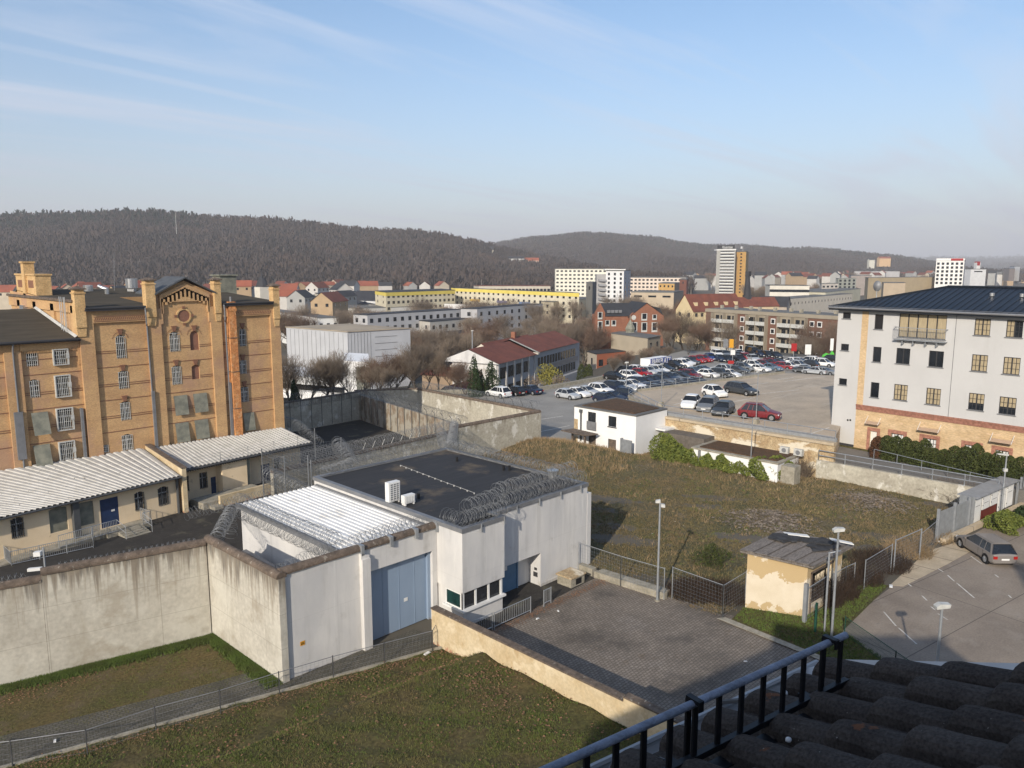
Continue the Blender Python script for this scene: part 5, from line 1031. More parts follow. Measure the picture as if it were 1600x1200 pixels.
for h in ground: winr(h, WB, 'pair', 4, 2, 'frame', b=-.2, sill=False)
m = MB(FW); m.box(wdoor[0], wdoor[1], -.2, -.15, wdoor[2], wdoor[3]); m.build('door', K['wdoor'], WB)
m = MB(FW)
for h in [wdoor]+[ground[1], ground[3]]:
    m.face([(h[0]-.35, .03, h[3]+1.0), (h[1]+.35, .03, h[3]+1.0), (h[1]+.35, .7, h[3]+.8), (h[0]-.35, .7, h[3]+.8)])
m.build('glass_canopy', mat('tan tinted glass', (.45, .33, .24), .3, var=.1), WB)
m = MB(FW)
for h in [wdoor]+[ground[1], ground[3]]:
    for x in (h[0]-.3, h[1]+.3): m.tube([(x, .03, h[3]+1.5), (x, .7, h[3]+.8)], .02, 4)
m.build('canopy_rod', K['frame'], WB)
m = MB(FW)
for x in (1363, 1368): q = FW.hit(1278+x*0+ (145 if x == 1363 else 158)*s3+2, 390+864*s3); m.cyl(q[0], 0, q[1], q[1]+.01, .1) if 0 else m.prism([(q[0]+.1*math.cos(t*.785), q[1]+.1*math.sin(t*.785)) for t in range(8)], .001, .04)
m.build('vent_pipe', K['black'], WB)
m = MB(FW); jx = FW.hit(1280+690*s3, 520)[0]; m.box(jx-.02, jx+.02, .001, .006, BZ+.12, EVZ); m.build('expansion_joint', K['lead'], WB)
m = MB(FW); zr = EVZ+.35; OVH = .7
RP = G(1455, 447.5, zr+1.9)     # hip point
q = FW.O; rs_ = [(RP.x-q[0])*FW.s[0]+(RP.y-q[1])*FW.s[1], (RP.x-q[0])*FW.n[0]+(RP.y-q[1])*FW.n[1]]
HS, HB = 7.6, -7.2
HZ = EVZ+.3
for k in range(60):
    HZ += .05
    q_ = FW.p(HS, HB, HZ); r = (q_[0]*sA-q_[1]*cA); f_ = q_[0]*cA+q_[1]*sA; dd = f_*cP-(q_[2]-EYE)*sP; uu = f_*sP+(q_[2]-EYE)*cP
    if 600-FOC*uu/dd < 448.5: break
m.face([(-OVH, OVH, zr), (WL, OVH, zr), (WL, HB, HZ), (HS, HB, HZ)]); m.face([(-OVH, OVH, zr), (HS, HB, HZ), (-OVH, -13.5-OVH, zr)]); m.face([(-OVH, -13.5-OVH, zr), (HS, HB, HZ), (WL, HB, HZ), (WL, -13.5-OVH, zr)])
m.box(-OVH, WL, -13.5-OVH, OVH, EVZ+.02, zr-.02)
rf = m.build('roof', K['zinc'], WB); m = MB(FW)
k = 0
x = -OVH+.3
while x < WL:
    t = min(1, (x+OVH)/(HS+OVH)); b_ = OVH+(HB-OVH)*t; z_ = zr+(HZ-zr)*t
    m.prism([(0, 0)], 0, 0) if 0 else m.tube([(x, OVH, zr+.03), (x, b_, z_+.03)], .03, 4); x += .62
m.tube([(HS, HB, HZ+.05), (WL, HB, HZ+.05)], .12, 6); m.tube([(-OVH, OVH, zr+.03), (HS, HB, HZ+.05)], .07, 5); m.build('seams', K['zinc'], rf)
m = MB(FW); m.tube([(-OVH, OVH+.1, zr-.08), (WL, OVH+.1, zr-.08)], .11, 8); m.tube([(-OVH, OVH+.15, zr+.12), (WL, OVH+.15, zr+.12)], .02, 4); m.build('gutter', K['grey'], rf)
m = MB(FW); h_ = (2.6, -2.6); m.tube([(h_[0], h_[1], zr+.5), (h_[0], h_[1], zr+2.1)], .04, 6); dsh = m.build('dish_mast', K['steel'], WB)
m = MB(FW); cxx, cz = h_[0], zr+2.1; pr = None
for rr_, bb in ((.02, .0), (.25, .04), (.5, .12), (.7, .24)):
    cur = [m.pt(cxx+rr_*.62*math.cos(t*math.pi/8), h_[1]+.2-bb, cz+rr_*.8*math.sin(t*math.pi/8)) for t in range(16)]
    if pr:
        for t in range(16): m.f.append([pr[t], pr[(t+1) % 16], cur[(t+1) % 16], cur[t]])
    pr = cur
m.build('satellite_dish', K['grey'], WB)
for px, py in ((1541, 455), (1594, 457)):
    p = FW.hit(px, py); m = MB(FW); x = p[0]*.93; b_ = -4.4; z = zr+(HZ-zr)*(OVH-b_)/(OVH-HB); m.cyl(x, b_, z, z+.3, .22, 10); m.build('roof_vent', K['pipe'], WB)
# ramp, retaining wall, rails and hedge in front of it
rampP = [(71.7, 29.6), (80.5, 32.0), (79.6, 26), (78.2, 18), (76.8, 8), (74, 8), (75, 14), (71.6, 14.6)]
struct(MB().slab(rampP, -.5, 1.35).build('ramp', K['ramp']))
struct(MB().slab([(79.7, 26.5), (80.5, 31.5), (86, 31), (83, 8), (76.6, 8), (78.3, 18)], -.5, 1.5).build('hedge_bed', K['lawn']))
m = MB(); m.box(71.3, 71.7, 14.4, 29.6, 0, 1.75); tag(m.build('retaining_wall', K['concy']), 'low stained concrete wall holding the ramp at the field edge', 'wall')
m = MB(); railing(m, [(71.5, 14.6, 1.75), (71.5, 29.5, 1.75), (80.2, 31.6, 1.75)], .95, 2.6, (1.0, .5), 0, r=.045); tag(m.build('ramp_railing', K['steel']), 'two tube railing on the concrete wall around the ramp', 'railing')
m = MB(); railing(m, [G(1365, 716, 1.4), G(1480, 745, 1.4), G(1590, 772, 1.4)], .9, 2.4, (1.0,), .25, r=.03, rb=.006); tag(m.build('hedge_fence', K['steel']), 'low mesh fence in front of the conifer hedge', 'fence')
# terrace wall, railings
TW = empty('terrace_wall', (72, 38, 0), 'old brick and plaster retaining wall below the raised car deck', 'wall')
m = MB(); m.box(71.8, 72.25, 28.2, 47.0, -.2, 3.3); m.build('wall', K['fieldbrick'], TW); m = MB(); m.box(71.65, 72.4, 28.2, 47.2, 3.3, 3.55); m.build('coping', K['slab'], TW)
m = MB(); railing(m, [(72.2, 28.3, 3.5), (72.4, 47.4, 3.5)], 1.15, 2.5, (1.0, .45), .0, r=.04); m.box(72.5, 72.7, 28.3, 47.2, 3.5, 3.85); tag(m.build('deck_railing', K['steel']), 'grey railing with crash beam along the near edge of the car deck', 'railing')
m = MB(); railing(m, [(72.4, 47.6, 3.5), (79.6, 57.6, 3.5), (84, 59.4, 3.5), (115, 53.6, 3.5)], 1.15, 2.5, (1.0, .5), .0, r=.04); tag(m.build('deck_railing', K['steel']), 'grey railing along the car deck side facing the parking lot', 'railing')
m = MB(); railing(m, [(115, 53.6, 3.5), (118, 46, 3.5), (124, 30, 3.5)], 1.15, 2.5, (1.0, .5), .0, r=.04); tag(m.build('deck_railing', K['steel']), 'grey railing along the far edge of the car deck', 'railing')
m = MB(); m.fr = Fr((79.6, 57.6, 0), (84-79.6, 1.8), (1, -1)); m.box(0, 4.7, -.1, .1, 3.5, 3.75); m.fr = Fr((84, 59.4, 0), (31, -5.8), (-.2, -1)); m.box(0, 31.5, -.12, .12, 3.5, 3.8); m.fr = Fr((72.4, 47.6, 0), (7.2, 10), (1, -.7)); m.box(0, 12.3, -.1, .1, 3.5, 3.75); tag(m.build('deck_kerb', K['kerb']), 'concrete upstand along the car deck edge', 'kerb')
def decklamp(px, py, ztop, lab):
    p = G(px, py, 3.5); m = MB(); o = empty('street_lamp', p, lab, 'street lamp', 'thin lamp posts on the car deck'); m.box(p.x-.25, p.x+.25, p.y-.25, p.y+.25, 3.5, 4.15); m.build('base', K['kerb'], o); MB().tube([(p.x, p.y, 4.15), (p.x, p.y, ztop)], .05, 6).build('pole', K['steel'], o); h = MB(); h.box(p.x-.3, p.x+.12, p.y-.1, p.y+.1, ztop, ztop+.12); h.build('lamp_head', K['bars'], o)
decklamp(1033, 636, 8.6, 'thin lamp post on the deck corner above the small white house'); decklamp(1181, 662, 9.0, 'thin lamp post on the deck in front of the red car')
p = G(1172, 742, .2); MB(); m = MB(); m.tube([(p.x, p.y, 0), (p.x, p.y, 5.6)], .05, 6); tag(m.build('thin_pole', K['steel']), 'thin grey pole rising from the shrubs below the deck', 'pole')
# ---------------------------------------------------------------- small white house with brown roof
HH = empty('small_white_house', (69, 51, 0), 'small white flat roofed house with brown planted roof beside the lot', 'house')
fh = Fr((66.25, 55.4, 0), (0, -1), (-1, 0)); ZH = 4.3
hw = [fh.rect(918.5, 931, 644, 671), fh.rect(950.5, 963, 650.5, 667), fh.rect(919.5, 931, 679, 695), fh.rect(950, 962.5, 686.5, 702), fh.rect(975, 984.5, 690, 712)]
m = MB(fh); m.wall(0, 8.5, -.2, ZH, hw, .15); m.fr = ID; m.face([(66.25, 46.9, -.2), (72.1, 46.9, -.2), (72.1, 46.9, ZH), (66.25, 46.9, ZH)]); m.face([(66.25, 55.4, -.2), (74, 55.4, -.2), (74, 55.4, ZH), (66.25, 55.4, ZH)]); m.face([(72.1, 46.9, -.2), (74, 55.4, -.2), (74, 55.4, ZH), (72.1, 46.9, ZH)])
m.build('wall', K['pure'], HH)
for i, h in enumerate(hw):
    g = MB(fh); g.box(h[0], h[1], -.15, -.12, h[2], h[3]); o = g.build('window' if i < 4 else 'door', K['glass'] if i not in (2, 3) else K['coping'], HH)
    f = MB(fh); f.box(h[0], h[0]+.06, -.12, -.05, h[2], h[3]); f.box(h[1]-.06, h[1], -.12, -.05, h[2], h[3]); f.box(h[0]-.08, h[1]+.08, .003, .06, h[2]-.1, h[2]-.003); f.build('frame', K['dframe'], o)
m = MB(fh); h = hw[0]; m.box(h[0]-.1, h[1]+.1, .05, .1, h[2]-.05, h[2]+.9)
m.build('balcony_panel', K['grey'], HH); m = MB(fh); m.box(.95, 1.12, .003, .12, .5, 4.0); m.box(.85, 1.22, .003, .2, 3.75, 4.1); m.build('downpipe', K['lead'], HH)
m = MB(fh); m.box(0, .55, .003, .02, 0, 2.9); m.build('bare_plaster', K['fieldbrick'], HH)
m = MB(); m.slab([(66.2, 55.45), (66.2, 46.85), (72.1, 46.85), (74.05, 55.45)], ZH-.02, ZH+.12); ro = m.build('parapet_capping', K['flatg'], HH); m = MB(); m.slab([(66.75, 54.7), (66.75, 47.5), (71.4, 47.5), (73.2, 54.7)], ZH+.12, ZH+.2); m.build('planted_roof', K['sedum'], HH)
m = MB(); p = G(925, 702, .6); m.slab([(64.2, 55.6), (65.9, 55.2), (65.6, 51.4), (63.9, 51.9)], 1.75, 1.85); m.box(64.3, 64.5, 52.2, 52.4, 0, 1.75); m.box(65.3, 65.5, 54.8, 55, 0, 1.75); tag(m.build('timber_lean_to', K['coping']), 'brown timber lean-to roof before the small white house', 'lean-to')
m = MB(); m.box(65.1, 65.2, 46.6, 47.9, 0, 1.9); m.box(65.0, 65.3, 47.8, 48.0, 0, 2.0); tag(m.build('metal_gate', K['steel']), 'grey metal gate at the small white house corner', 'gate')
# annex: grey block wall, second low building with brown roof
AX = empty('low_annex', (69, 38, 0), 'low white annex with brown planted roof under the brick retaining wall', 'annex')
m = MB(); m.box(67.2, 71.7, 31.5, 40.6, -.1, 1.75); m.build('wall', K['pure'], AX); m = MB(); m.box(67.1, 71.75, 31.4, 40.7, 1.75, 1.9); m.build('parapet_capping', K['kerb'], AX); m = MB(); m.box(67.6, 71.3, 31.8, 40.0, 1.9, 2.0); m.build('planted_roof', K['sedum'], AX)
m = MB(); m.box(67.05, 67.2, 39.6, 39.85, .3, 1.7); m.build('downpipe', K['grey'], AX)
m = MB(); m.box(69.6, 71.7, 40.72, 45.6, -.1, 2.3); tag(m.build('grey_wall_block', K['gbrick']), 'grey brown block wall shed between the white house and the annex', 'wall')
m = MB(); m.box(69.8, 71.8, 45.62, 46.85, 2.35, 2.5); m.box(71.2, 71.75, 45.62, 46.85, 0, 2.35); tag(m.build('porch_canopy', K['frame']), 'small white porch canopy beside the white house', 'canopy')
m = MB(); m.box(67.3, 68.6, 29.9, 31.2, 0, 1.7); tag(m.build('concrete_block_hut', K['kerb']), 'small grey concrete hut at the annex end', 'hut')
for k, y in enumerate((32.6, 31.2)):
    m = MB(); o = empty('air_conditioner', (71, y, 2.0), 'white air conditioner box at the retaining wall foot, %s' % ('left one' if k == 0 else 'right one'), 'air conditioner'); m.box(70.7, 71.1, y-.42, y+.42, 2.0, 2.62); m.build('casing', K['bars'], o); MB(Fr((70.69, y, 2.31), (0, -1), (-1, 0))).prism([(.23*math.cos(t*.524), .23*math.sin(t*.524)) for t in range(12)], .0, .01).build('fan', K['grey'], o)
# parking sign container
PK = empty('parking_sign', (128, 87, 0), 'white box with blue PARKPLATZ sign at the lot edge', 'sign')
p0, p1 = G(1016, 580, 0), G(1048, 575, 0); fz = Fr((p0.x, p0.y, 0), (p1.x-p0.x, p1.y-p0.y), (p1.y-p0.y, -(p1.x-p0.x))); Ls = (p1-p0).length; zc = fz.hit(1018, 561.5)[1]; zd = fz.hit(1018, 572)[1]
m = MB(fz); m.box(0, Ls, -2.4, 0, 0, zd-.02); m.box(-.0, Ls, -2.4, -.05, zd-.02, zc); m.build('box', K['pure'], PK)
m = MB(fz); m.box(.0, Ls, 0.003, .08, zd, zc+.1); sgn = m.build('sign_board', K['signblue'], PK)
cu = bpy.data.curves.new('lettering', 'FONT'); cu.body = 'PARKPLATZ'; cu.align_x = 'CENTER'; cu.align_y = 'CENTER'; cu.extrude = .01; cu.size = 1.0; cu.offset = .02
to = bpy.data.objects.new('lettering', cu); S.collection.objects.link(to); bpy.context.view_layer.update()
dm_ = to.dimensions.copy(); me = bpy.data.meshes.new_from_object(to); bpy.data.objects.remove(to)
me.materials.clear(); me.materials.append(K['frame']); lt = bpy.data.objects.new('lettering', me); S.collection.objects.link(lt); lt.parent = sgn
c_ = Vector(fz.p(Ls/2, .1, (zc+zd)/2+.05))-parent_loc(sgn); lt.location = c_; lt.rotation_euler = (math.pi/2, 0, math.atan2(fz.s[1], fz.s[0])); lt.scale = (Ls*.92/dm_.x, (zc-zd+.1)*.80/dm_.y, 1)
def lettering(txt, fr, a, b, c, wid, hei, matl, par, font_off=0):
    cu = bpy.data.curves.new('lettering', 'FONT'); cu.body = txt; cu.align_x = 'CENTER'; cu.align_y = 'CENTER'; cu.extrude = .01
    t_ = bpy.data.objects.new('lettering', cu); S.collection.objects.link(t_); bpy.context.view_layer.update(); d_ = t_.dimensions.copy(); me = bpy.data.meshes.new_from_object(t_); bpy.data.objects.remove(t_)
    me.materials.clear(); me.materials.append(matl); l = bpy.data.objects.new('lettering', me); S.collection.objects.link(l); l.parent = par; l.location = Vector(fr.p(a, b, c))-parent_loc(par); l.rotation_euler = (math.pi/2, 0, math.atan2(fr.s[1], fr.s[0])); l.scale = (wid/d_.x, hei/d_.y, 1); return l
# ================================================================ CARS
def car_parts(kind):
    # side outline stations (x from nose, z lower body top) for a car heading +X; returns dict of meshes built at origin
    L, W, Hh = {'hatch': (4.1, 1.78, 1.47), 'wagon': (4.6, 1.80, 1.50), 'sedan': (4.6, 1.8, 1.43), 'suv': (4.45, 1.85, 1.66), 'mini': (3.6, 1.64, 1.49), 'van': (4.7, 1.9, 1.9)}[kind]
    hl = {'hatch': .27, 'wagon': .25, 'sedan': .26, 'suv': .25, 'mini': .22, 'van': .2}[kind]          # hood share
    zb = .20 if kind != 'suv' else .26; zs = .92 if kind not in ('suv', 'van') else 1.02; zn = zs-.2
    hw = W/2; n = L/2
    def loft(secs, m):
        prev = None
        for x, pts in secs:
            cur = [m.pt(x, y, z) for y, z in pts]
            if prev:
                k = len(cur)
                for j in range(k): m.f.append([prev[j], prev[(j+1) % k], cur[(j+1) % k], cur[j]])
            else: m.f.append(cur)
            prev = cur
        m.f.append(prev[::-1]); return m
    def sec(w_, z0, z1, crown=.03):
        h = [(w_*.86, z0), (w_, z0+.14), (w_*1.0, (z0+z1)/2+.05), (w_*.965, z1-.05), (w_*.86, z1), (w_*.4, z1+crown)]
        return [(-y, z) for y, z in h]+[(y, z) for y, z in h[::-1]]
    hood = n-L*hl; trunk = {'hatch': -n+.08, 'wagon': -n+.1, 'sedan': -n+.85, 'suv': -n+.1, 'mini': -n+.08, 'van': -n+.05}[kind]
    b = MB(); st = [(n, .72, zb+.14, zn-.22), (n-.05, .84, zb+.04, zn-.08), (n-.25, .95, zb, zn), (n-.7, 1, zb, zn+.09), (hood, 1, zb, zs), (0, 1, zb, zs+.01), (-n+.9, 1, zb, zs+.02), (-n+.3, .97, zb, zs+.02), (-n+.06, .9, zb+.05, zs-.04), (-n, .82, zb+.12, zs-.14)]
    loft([(x, sec(hw*w_, z0, z1)) for x, w_, z0, z1 in st], b)
    # greenhouse: pillars+roof in paint, glass slightly inside
    ra, rb = {'hatch': (.12, -n+.85), 'wagon': (.2, -n+.62), 'sedan': (.05, -n+1.5), 'suv': (.2, -n+.75), 'mini': (.1, -n+.8), 'van': (.8, -n+.25)}[kind]
    wr_ = hw*.70
    def cab(m, ins, z0, roofonly=False):
        wl_, wt = hw*.93-ins, wr_-ins*.3
        q = [(hood-.05-ins, wl_, z0), (ra, wt, Hh-.04), (rb, wt, Hh-.05), (trunk+ins, wl_, z0)]
        low = [[m.pt(x, s*w_, z) for x, w_, z in (q[0], q[1], q[2], q[3])] for s in (-1, 1)]
        for l in low: m.f.append(l)
        for k in range(3): m.f.append([low[0][k], low[0][k+1], low[1][k+1], low[1][k]])
    g = MB(); cab(g, .0, zs-.03)
    rt = MB()
    rt.slab([(ra+.12, -wr_-.01), (ra+.12, wr_+.01), (rb-.06, wr_+.01), (rb-.06, -wr_-.01)], Hh-.055, Hh-.03); rt.slab([(ra, -wr_*.8), (ra, wr_*.8), (rb, wr_*.8), (rb, -wr_*.8)], Hh-.03, Hh)
    for s in (-1, 1):
        y0, y1 = s*(hw*.935), s*(wr_+.005)
        def strut(xa, xb, wd):
            rt.face([(xa-wd, y0, zs-.03), (xa+wd, y0, zs-.03), (xb+wd, y1, Hh-.04), (xb-wd, y1, Hh-.04)]); rt.face([(xa-wd, y0-s*.04, zs-.03), (xa+wd, y0-s*.04, zs-.03), (xb+wd, y1-s*.04, Hh-.04), (xb-wd, y1-s*.04, Hh-.04)])
        strut(hood-.08, ra+.02, .035); strut(trunk+.14, rb-.02, .10); mid = (hood+trunk)/2-.15; strut(mid, (ra+rb)/2+.08, .025)
        if kind in ('wagon', 'suv'): strut(trunk+.95, rb+.5, .035); rt.tube([(ra-.1, s*(wr_-.03), Hh+.03), (rb+.15, s*(wr_-.03), Hh+.03)], .018, 4)
        rt.box(hood-.35, hood-.2, s*hw*1.0-.02 if s > 0 else -hw*1.08, s*hw*1.08 if s > 0 else -hw+.02, zs-.02, zs+.12)
    o_ = len(b.v); b.v += rt.v; b.f += [[i+o_ for i in f] for f in rt.f]
    ax = (n-.82, -n+.78); wr0 = .32 if kind not in ('suv', 'mini') else (.36 if kind == 'suv' else .29)
    ar = MB()
    for x in ax:
        for s in (-1, 1): ar.tube([(x, s*(hw-.15), wr0+.01), (x, s*(hw+.006), wr0+.01)], wr0+.06, 18)
    dl = MB()
    for s in (-1, 1):
        for x in (hood-.3, mid, trunk+1.0): dl.box(x-.008, x+.008, s*hw-.003, s*hw+.003, zb+.2, zs-.06)
    dl.box(n-.02, n+.004, -hw*.45, hw*.45, zb+.25, zn-.28)
    ty = MB(); ty.tube([(0, -.1, 0), (0, .1, 0)], wr0, 20); ri = MB(); ri.tube([(0, -.105, 0), (0, .105, 0)], wr0*.66, 12)
    for k in range(5): a = k*1.2566; ri.tube([(0, -.112, 0), (wr0*.6*math.cos(a), -.112, wr0*.6*math.sin(a))], .025, 4); ri.tube([(0, .112, 0), (wr0*.6*math.cos(a), .112, wr0*.6*math.sin(a))], .025, 4)
    hd = MB(); hd.box(-.12, .06, -.17, .17, -.06, .07); tl = MB(); tl.box(-.03, .12, -.13, .13, -.1, .1)
    pl = MB(); pl.box(-.012, .012, -.26, .26, -.055, .055)
    return dict(body=b, windows=g, arch=ar, lines=dl, tyre=ty, rim=ri, head=hd, tail=tl, plate=pl, n=n, hw=hw, ax=ax, wr=wr0, zs=zs, zn=zn, zb=zb)
CARS = {}
def car_proto(kind):
    P = car_parts(kind); n, hw = P['n'], P['hw']
    root = bpy.data.objects.new('parked_car', None); S.collection.objects.link(root); root.empty_display_size = .5; Z0 = (0, 0, 0)
    def add(mb_, nm, mt, par, loc=(0, 0, 0), sm=False):
        me = bpy.data.meshes.new(nm); me.from_pydata(mb_.v, [], mb_.f); me.materials.append(K[mt]) if mt in K else None
        if sm: me.polygons.foreach_set('use_smooth', [True]*len(me.polygons))
        o = bpy.data.objects.new(nm, me); S.collection.objects.link(o); o.parent = par; o.location = loc; return o
    bo = add(P['body'], 'body', 'paintc', root); gl = add(P['windows'], 'windows', 'glass', root); add(P['arch'], 'wheel_arch', 'black', root); add(P['lines'], 'door_seams', 'black', root)
    bm = bmesh.new(); bm.from_mesh(bo.data); bmesh.ops.recalc_face_normals(bm, faces=bm.faces); bm.to_mesh(bo.data); bm.free()
    tym = rim_ = None
    for x in P['ax']:
        for s in (-1, 1):
            if tym is None: w_ = add(P['tyre'], 'wheel', 'black', root, (x, s*(hw-.09), P['wr'])); r_ = add(P['rim'], 'rim', 'rimm', w_); tym, rim_ = w_, r_
            else:
                w_ = tym.copy(); S.collection.objects.link(w_); w_.location = (x, s*(hw-.09), P['wr']); r_ = rim_.copy(); S.collection.objects.link(r_); r_.parent = w_
    for s in (-1, 1):
        add(P['head'], 'headlight', 'headl', root, (n-.13, s*hw*.70, P['zn']-.12)); add(P['tail'], 'tail_light', 'tail', root, (-n+.02, s*hw*.74, P['zs']-.24))
    add(P['plate'], 'number_plate', 'plate', root, (-n-.005, 0, P['zs']-.36)); add(P['plate'], 'number_plate', 'plate', root, (n+.005, 0, P['zb']+.26)); return root
PAL = {'silver': (.42, .44, .46), 'white': (.78, .78, .77), 'grey': (.16, .17, .18), 'black': (.010, .011, .014), 'navy': (.012, .020, .045), 'red': (.30, .010, .014), 'dark red': (.15, .008, .014), 'blue': (.012, .035, .16), 'light blue': (.10, .16, .22), 'taupe': (.20, .18, .165), 'dark grey': (.045, .05, .055)}
def put_car(kind, colname, pos, hd, label, group=None):
    first = kind not in CARS
    root = car_proto(kind) if first else copy_tree(CARS[kind]); 
    if first: CARS[kind] = root
    root.location = pos; root.rotation_euler = (0, 0, hd); tag(root, label, 'car', group)
    def col(o):
        o.color = (*PAL[colname], 1)
        for c in o.children: col(c)
    return root, colname
GC = 'cars parked in the lot'
row = []
hdY = -math.pi/2
SPEC = []   # (px, py, kind, colour, heading offset, where)
A_ = 'front row'; B_ = 'back kerb row'; C_ = 'before the brown apartment block'; D_ = 'row below the deck railing'
for t in ((889, 623.5, 'hatch', 'silver', 'first from the left end'), (904, 620.5, 'sedan', 'white', 'next to the silver hatchback'), (919, 618, 'sedan', 'silver', 'between the white saloon and the white tall car'), (940, 616, 'suv', 'white', 'tall one fourth from the left'), (963, 612, 'suv', 'navy', 'big one right of the white tall car'), (979, 609.5, 'hatch', 'silver', 'behind the big dark one'), (990, 607, 'sedan', 'white', 'seventh from the left'), (999, 605, 'suv', 'navy', 'by the lamp post'), (1013, 602.5, 'sedan', 'black', 'second dark one past the lamp'), (1024, 600.5, 'hatch', 'black', 'in the dark middle group'), (1036, 598.8, 'hatch', 'dark grey', 'in the dark middle group, right part'), (1045, 597, 'suv', 'navy', 'under the tall thin lamp'), (1054, 595.5, 'hatch', 'grey', 'just past the thin lamp'), (1067, 593.5, 'sedan', 'black', 'just left of the dark red wagon'), (1080, 591, 'wagon', 'dark red', 'long one in the middle'), (1086, 586, 'sedan', 'light blue', 'behind the dark red wagon'), (1101, 583.5, 'sedan', 'light blue', 'behind the white hatchback'), (1109, 590, 'hatch', 'white', 'right of the dark red wagon')): SPEC.append((*t[:4], hdY, A_, t[4]))
for t in ((963, 594, 'hatch', 'black', 'leftmost'), (984, 587, 'suv', 'black', 'behind the white wagon'), (987, 592.5, 'wagon', 'white', 'second from the left'), (1004, 588.5, 'hatch', 'red', 'bright one near the sign box'), (998, 583, 'hatch', 'white', 'behind the red hatchback'), (1014, 585.5, 'hatch', 'silver', 'right of the red hatchback'), (1023, 584, 'sedan', 'silver', 'in front of the sign box'), (1030, 583, 'wagon', 'white', 'under the blue sign'), (1039, 581.5, 'suv', 'black', 'right below the blue sign end'), (1054, 576.5, 'suv', 'black', 'first past the blue sign'), (1067, 574.5, 'suv', 'white', 'second past the blue sign'), (1073, 571.5, 'hatch', 'white', 'third past the blue sign'), (1080, 569.5, 'hatch', 'dark grey', 'left of the two red cars'), (1090, 567.5, 'hatch', 'red', 'left of a red pair'), (1101, 566, 'hatch', 'red', 'right of a red pair')): SPEC.append((*t[:4], hdY, B_, t[4]))
fr_h = math.radians(-128)
for t in ((1112, 563, 'hatch', 'blue', 'bright blue, leftmost'), (1127, 565, 'sedan', 'navy', 'right of the bright blue one'), (1123, 557, 'wagon', 'white', 'behind the bright blue one'), (1134, 557.5, 'sedan', 'grey', 'before the yellow panel'), (1139, 566, 'hatch', 'black', 'left of the lot sign post'), (1157, 566.5, 'suv', 'black', 'right of the lot sign post'), (1156, 561, 'hatch', 'black', 'second rank by the sign post'), (1168, 562.5, 'hatch', 'red', 'between two dark and a silver one'), (1179, 565, 'hatch', 'silver', 'single silver one facing the lane'), (1156, 556, 'sedan', 'white', 'rear rank at the block foot'), (1178, 555.5, 'van', 'black', 'tall one in the rear rank'), (1189, 557.5, 'sedan', 'navy', 'rear rank, right of the tall one'), (1202, 559, 'hatch', 'black', 'rear rank, next to last'), (1214, 560, 'sedan', 'black', 'rear rank, last at the right')): SPEC.append((*t[:4], fr_h, C_, t[4]))
E_ = 'beyond the deck'
for t in ((1155, 584, 'sedan', 'dark grey', 'leftmost'), (1163, 580, 'suv', 'grey', 'behind the leftmost'), (1128, 581, 'hatch', 'silver', 'alone by the sign post'), (1143, 590, 'hatch', 'white', 'half behind the railing'), (1129, 590, 'suv', 'dark grey', 'close to the deck railing'), (1188, 581, 'sedan', 'white', 'front rank, nearest the railing'), (1180, 576.5, 'suv', 'white', 'second rank left'), (1207, 579.5, 'sedan', 'light blue', 'pale blue one'), (1197, 574, 'hatch', 'dark red', 'dark red in second rank'), (1209, 573, 'suv', 'dark red', 'tall dark red'), (1220, 571.5, 'sedan', 'black', 'behind the red pair'), (1227, 577.5, 'hatch', 'red', 'red in the front rank'), (1237, 577.5, 'hatch', 'white', 'white beside the red one'), (1237, 569.5, 'sedan', 'white', 'white in the rear rank'), (1250, 576.5, 'suv', 'silver', 'silver in the middle'), (1252, 570, 'sedan', 'silver', 'silver in the rear rank'), (1264, 575.5, 'suv', 'black', 'black in the middle'), (1265, 568, 'wagon', 'white', 'white wagon in the rear rank'), (1277, 568.5, 'hatch', 'red', 'red in the rear rank'), (1290, 573.5, 'suv', 'white', 'white tall one at the right'), (1297, 567, 'suv', 'black', 'black by the building corner'), (1261, 583, 'sedan', 'dark grey', 'front rank dark one'), (1276, 585, 'sedan', 'silver', 'front rank silver one'), (1291, 586, 'sedan', 'grey', 'front rank last one')): SPEC.append((*t[:4], hdY+(.0 if R.random() < .6 else math.pi), E_, t[4]))
for t in ((949, 630, 'hatch', 'navy', 'roof only, left'), (961, 627, 'sedan', 'navy', 'roof only, second'), (983, 624, 'suv', 'navy', 'roof only, behind the white house'), (1011, 618, 'sedan', 'white', 'white saloon'), (1029, 615, 'hatch', 'dark grey', 'first dark one right of the white saloon'), (1041, 612.5, 'sedan', 'navy', 'second dark one right of the white saloon'), (1055, 610.5, 'hatch', 'grey', 'third right of the white saloon'), (1070, 608, 'sedan', 'dark grey', 'fourth right of the white saloon'), (1083, 606, 'hatch', 'navy', 'fifth right of the white saloon'), (1095, 604, 'sedan', 'dark grey', 'last before the deck corner')): SPEC.append((*t[:4], hdY, D_, t[4]))
for t in ((780, 621, 'suv', 'white', 'leftmost'), (805, 618, 'hatch', 'black', 'middle'), (829, 616, 'sedan', 'navy', 'rightmost')): SPEC.append((*t[:4], hdY+math.pi, 'trio by the grey school', t[4]))
KN = {'hatch': 'hatchback', 'wagon': 'estate car', 'sedan': 'saloon', 'suv': 'tall crossover', 'mini': 'small car', 'van': 'van'}
cars = []
for px, py, kd, cl, hd, wh, ps in SPEC:
    p = G(px, py, 0); cars.append((put_car(kd, cl, (p.x+.3, p.y+.5, .0), hd+R.uniform(-.05, .05), f'{cl} {KN[kd]}, {wh}, {ps}'[:140], GC)))
GD = 'cars parked on the raised deck'
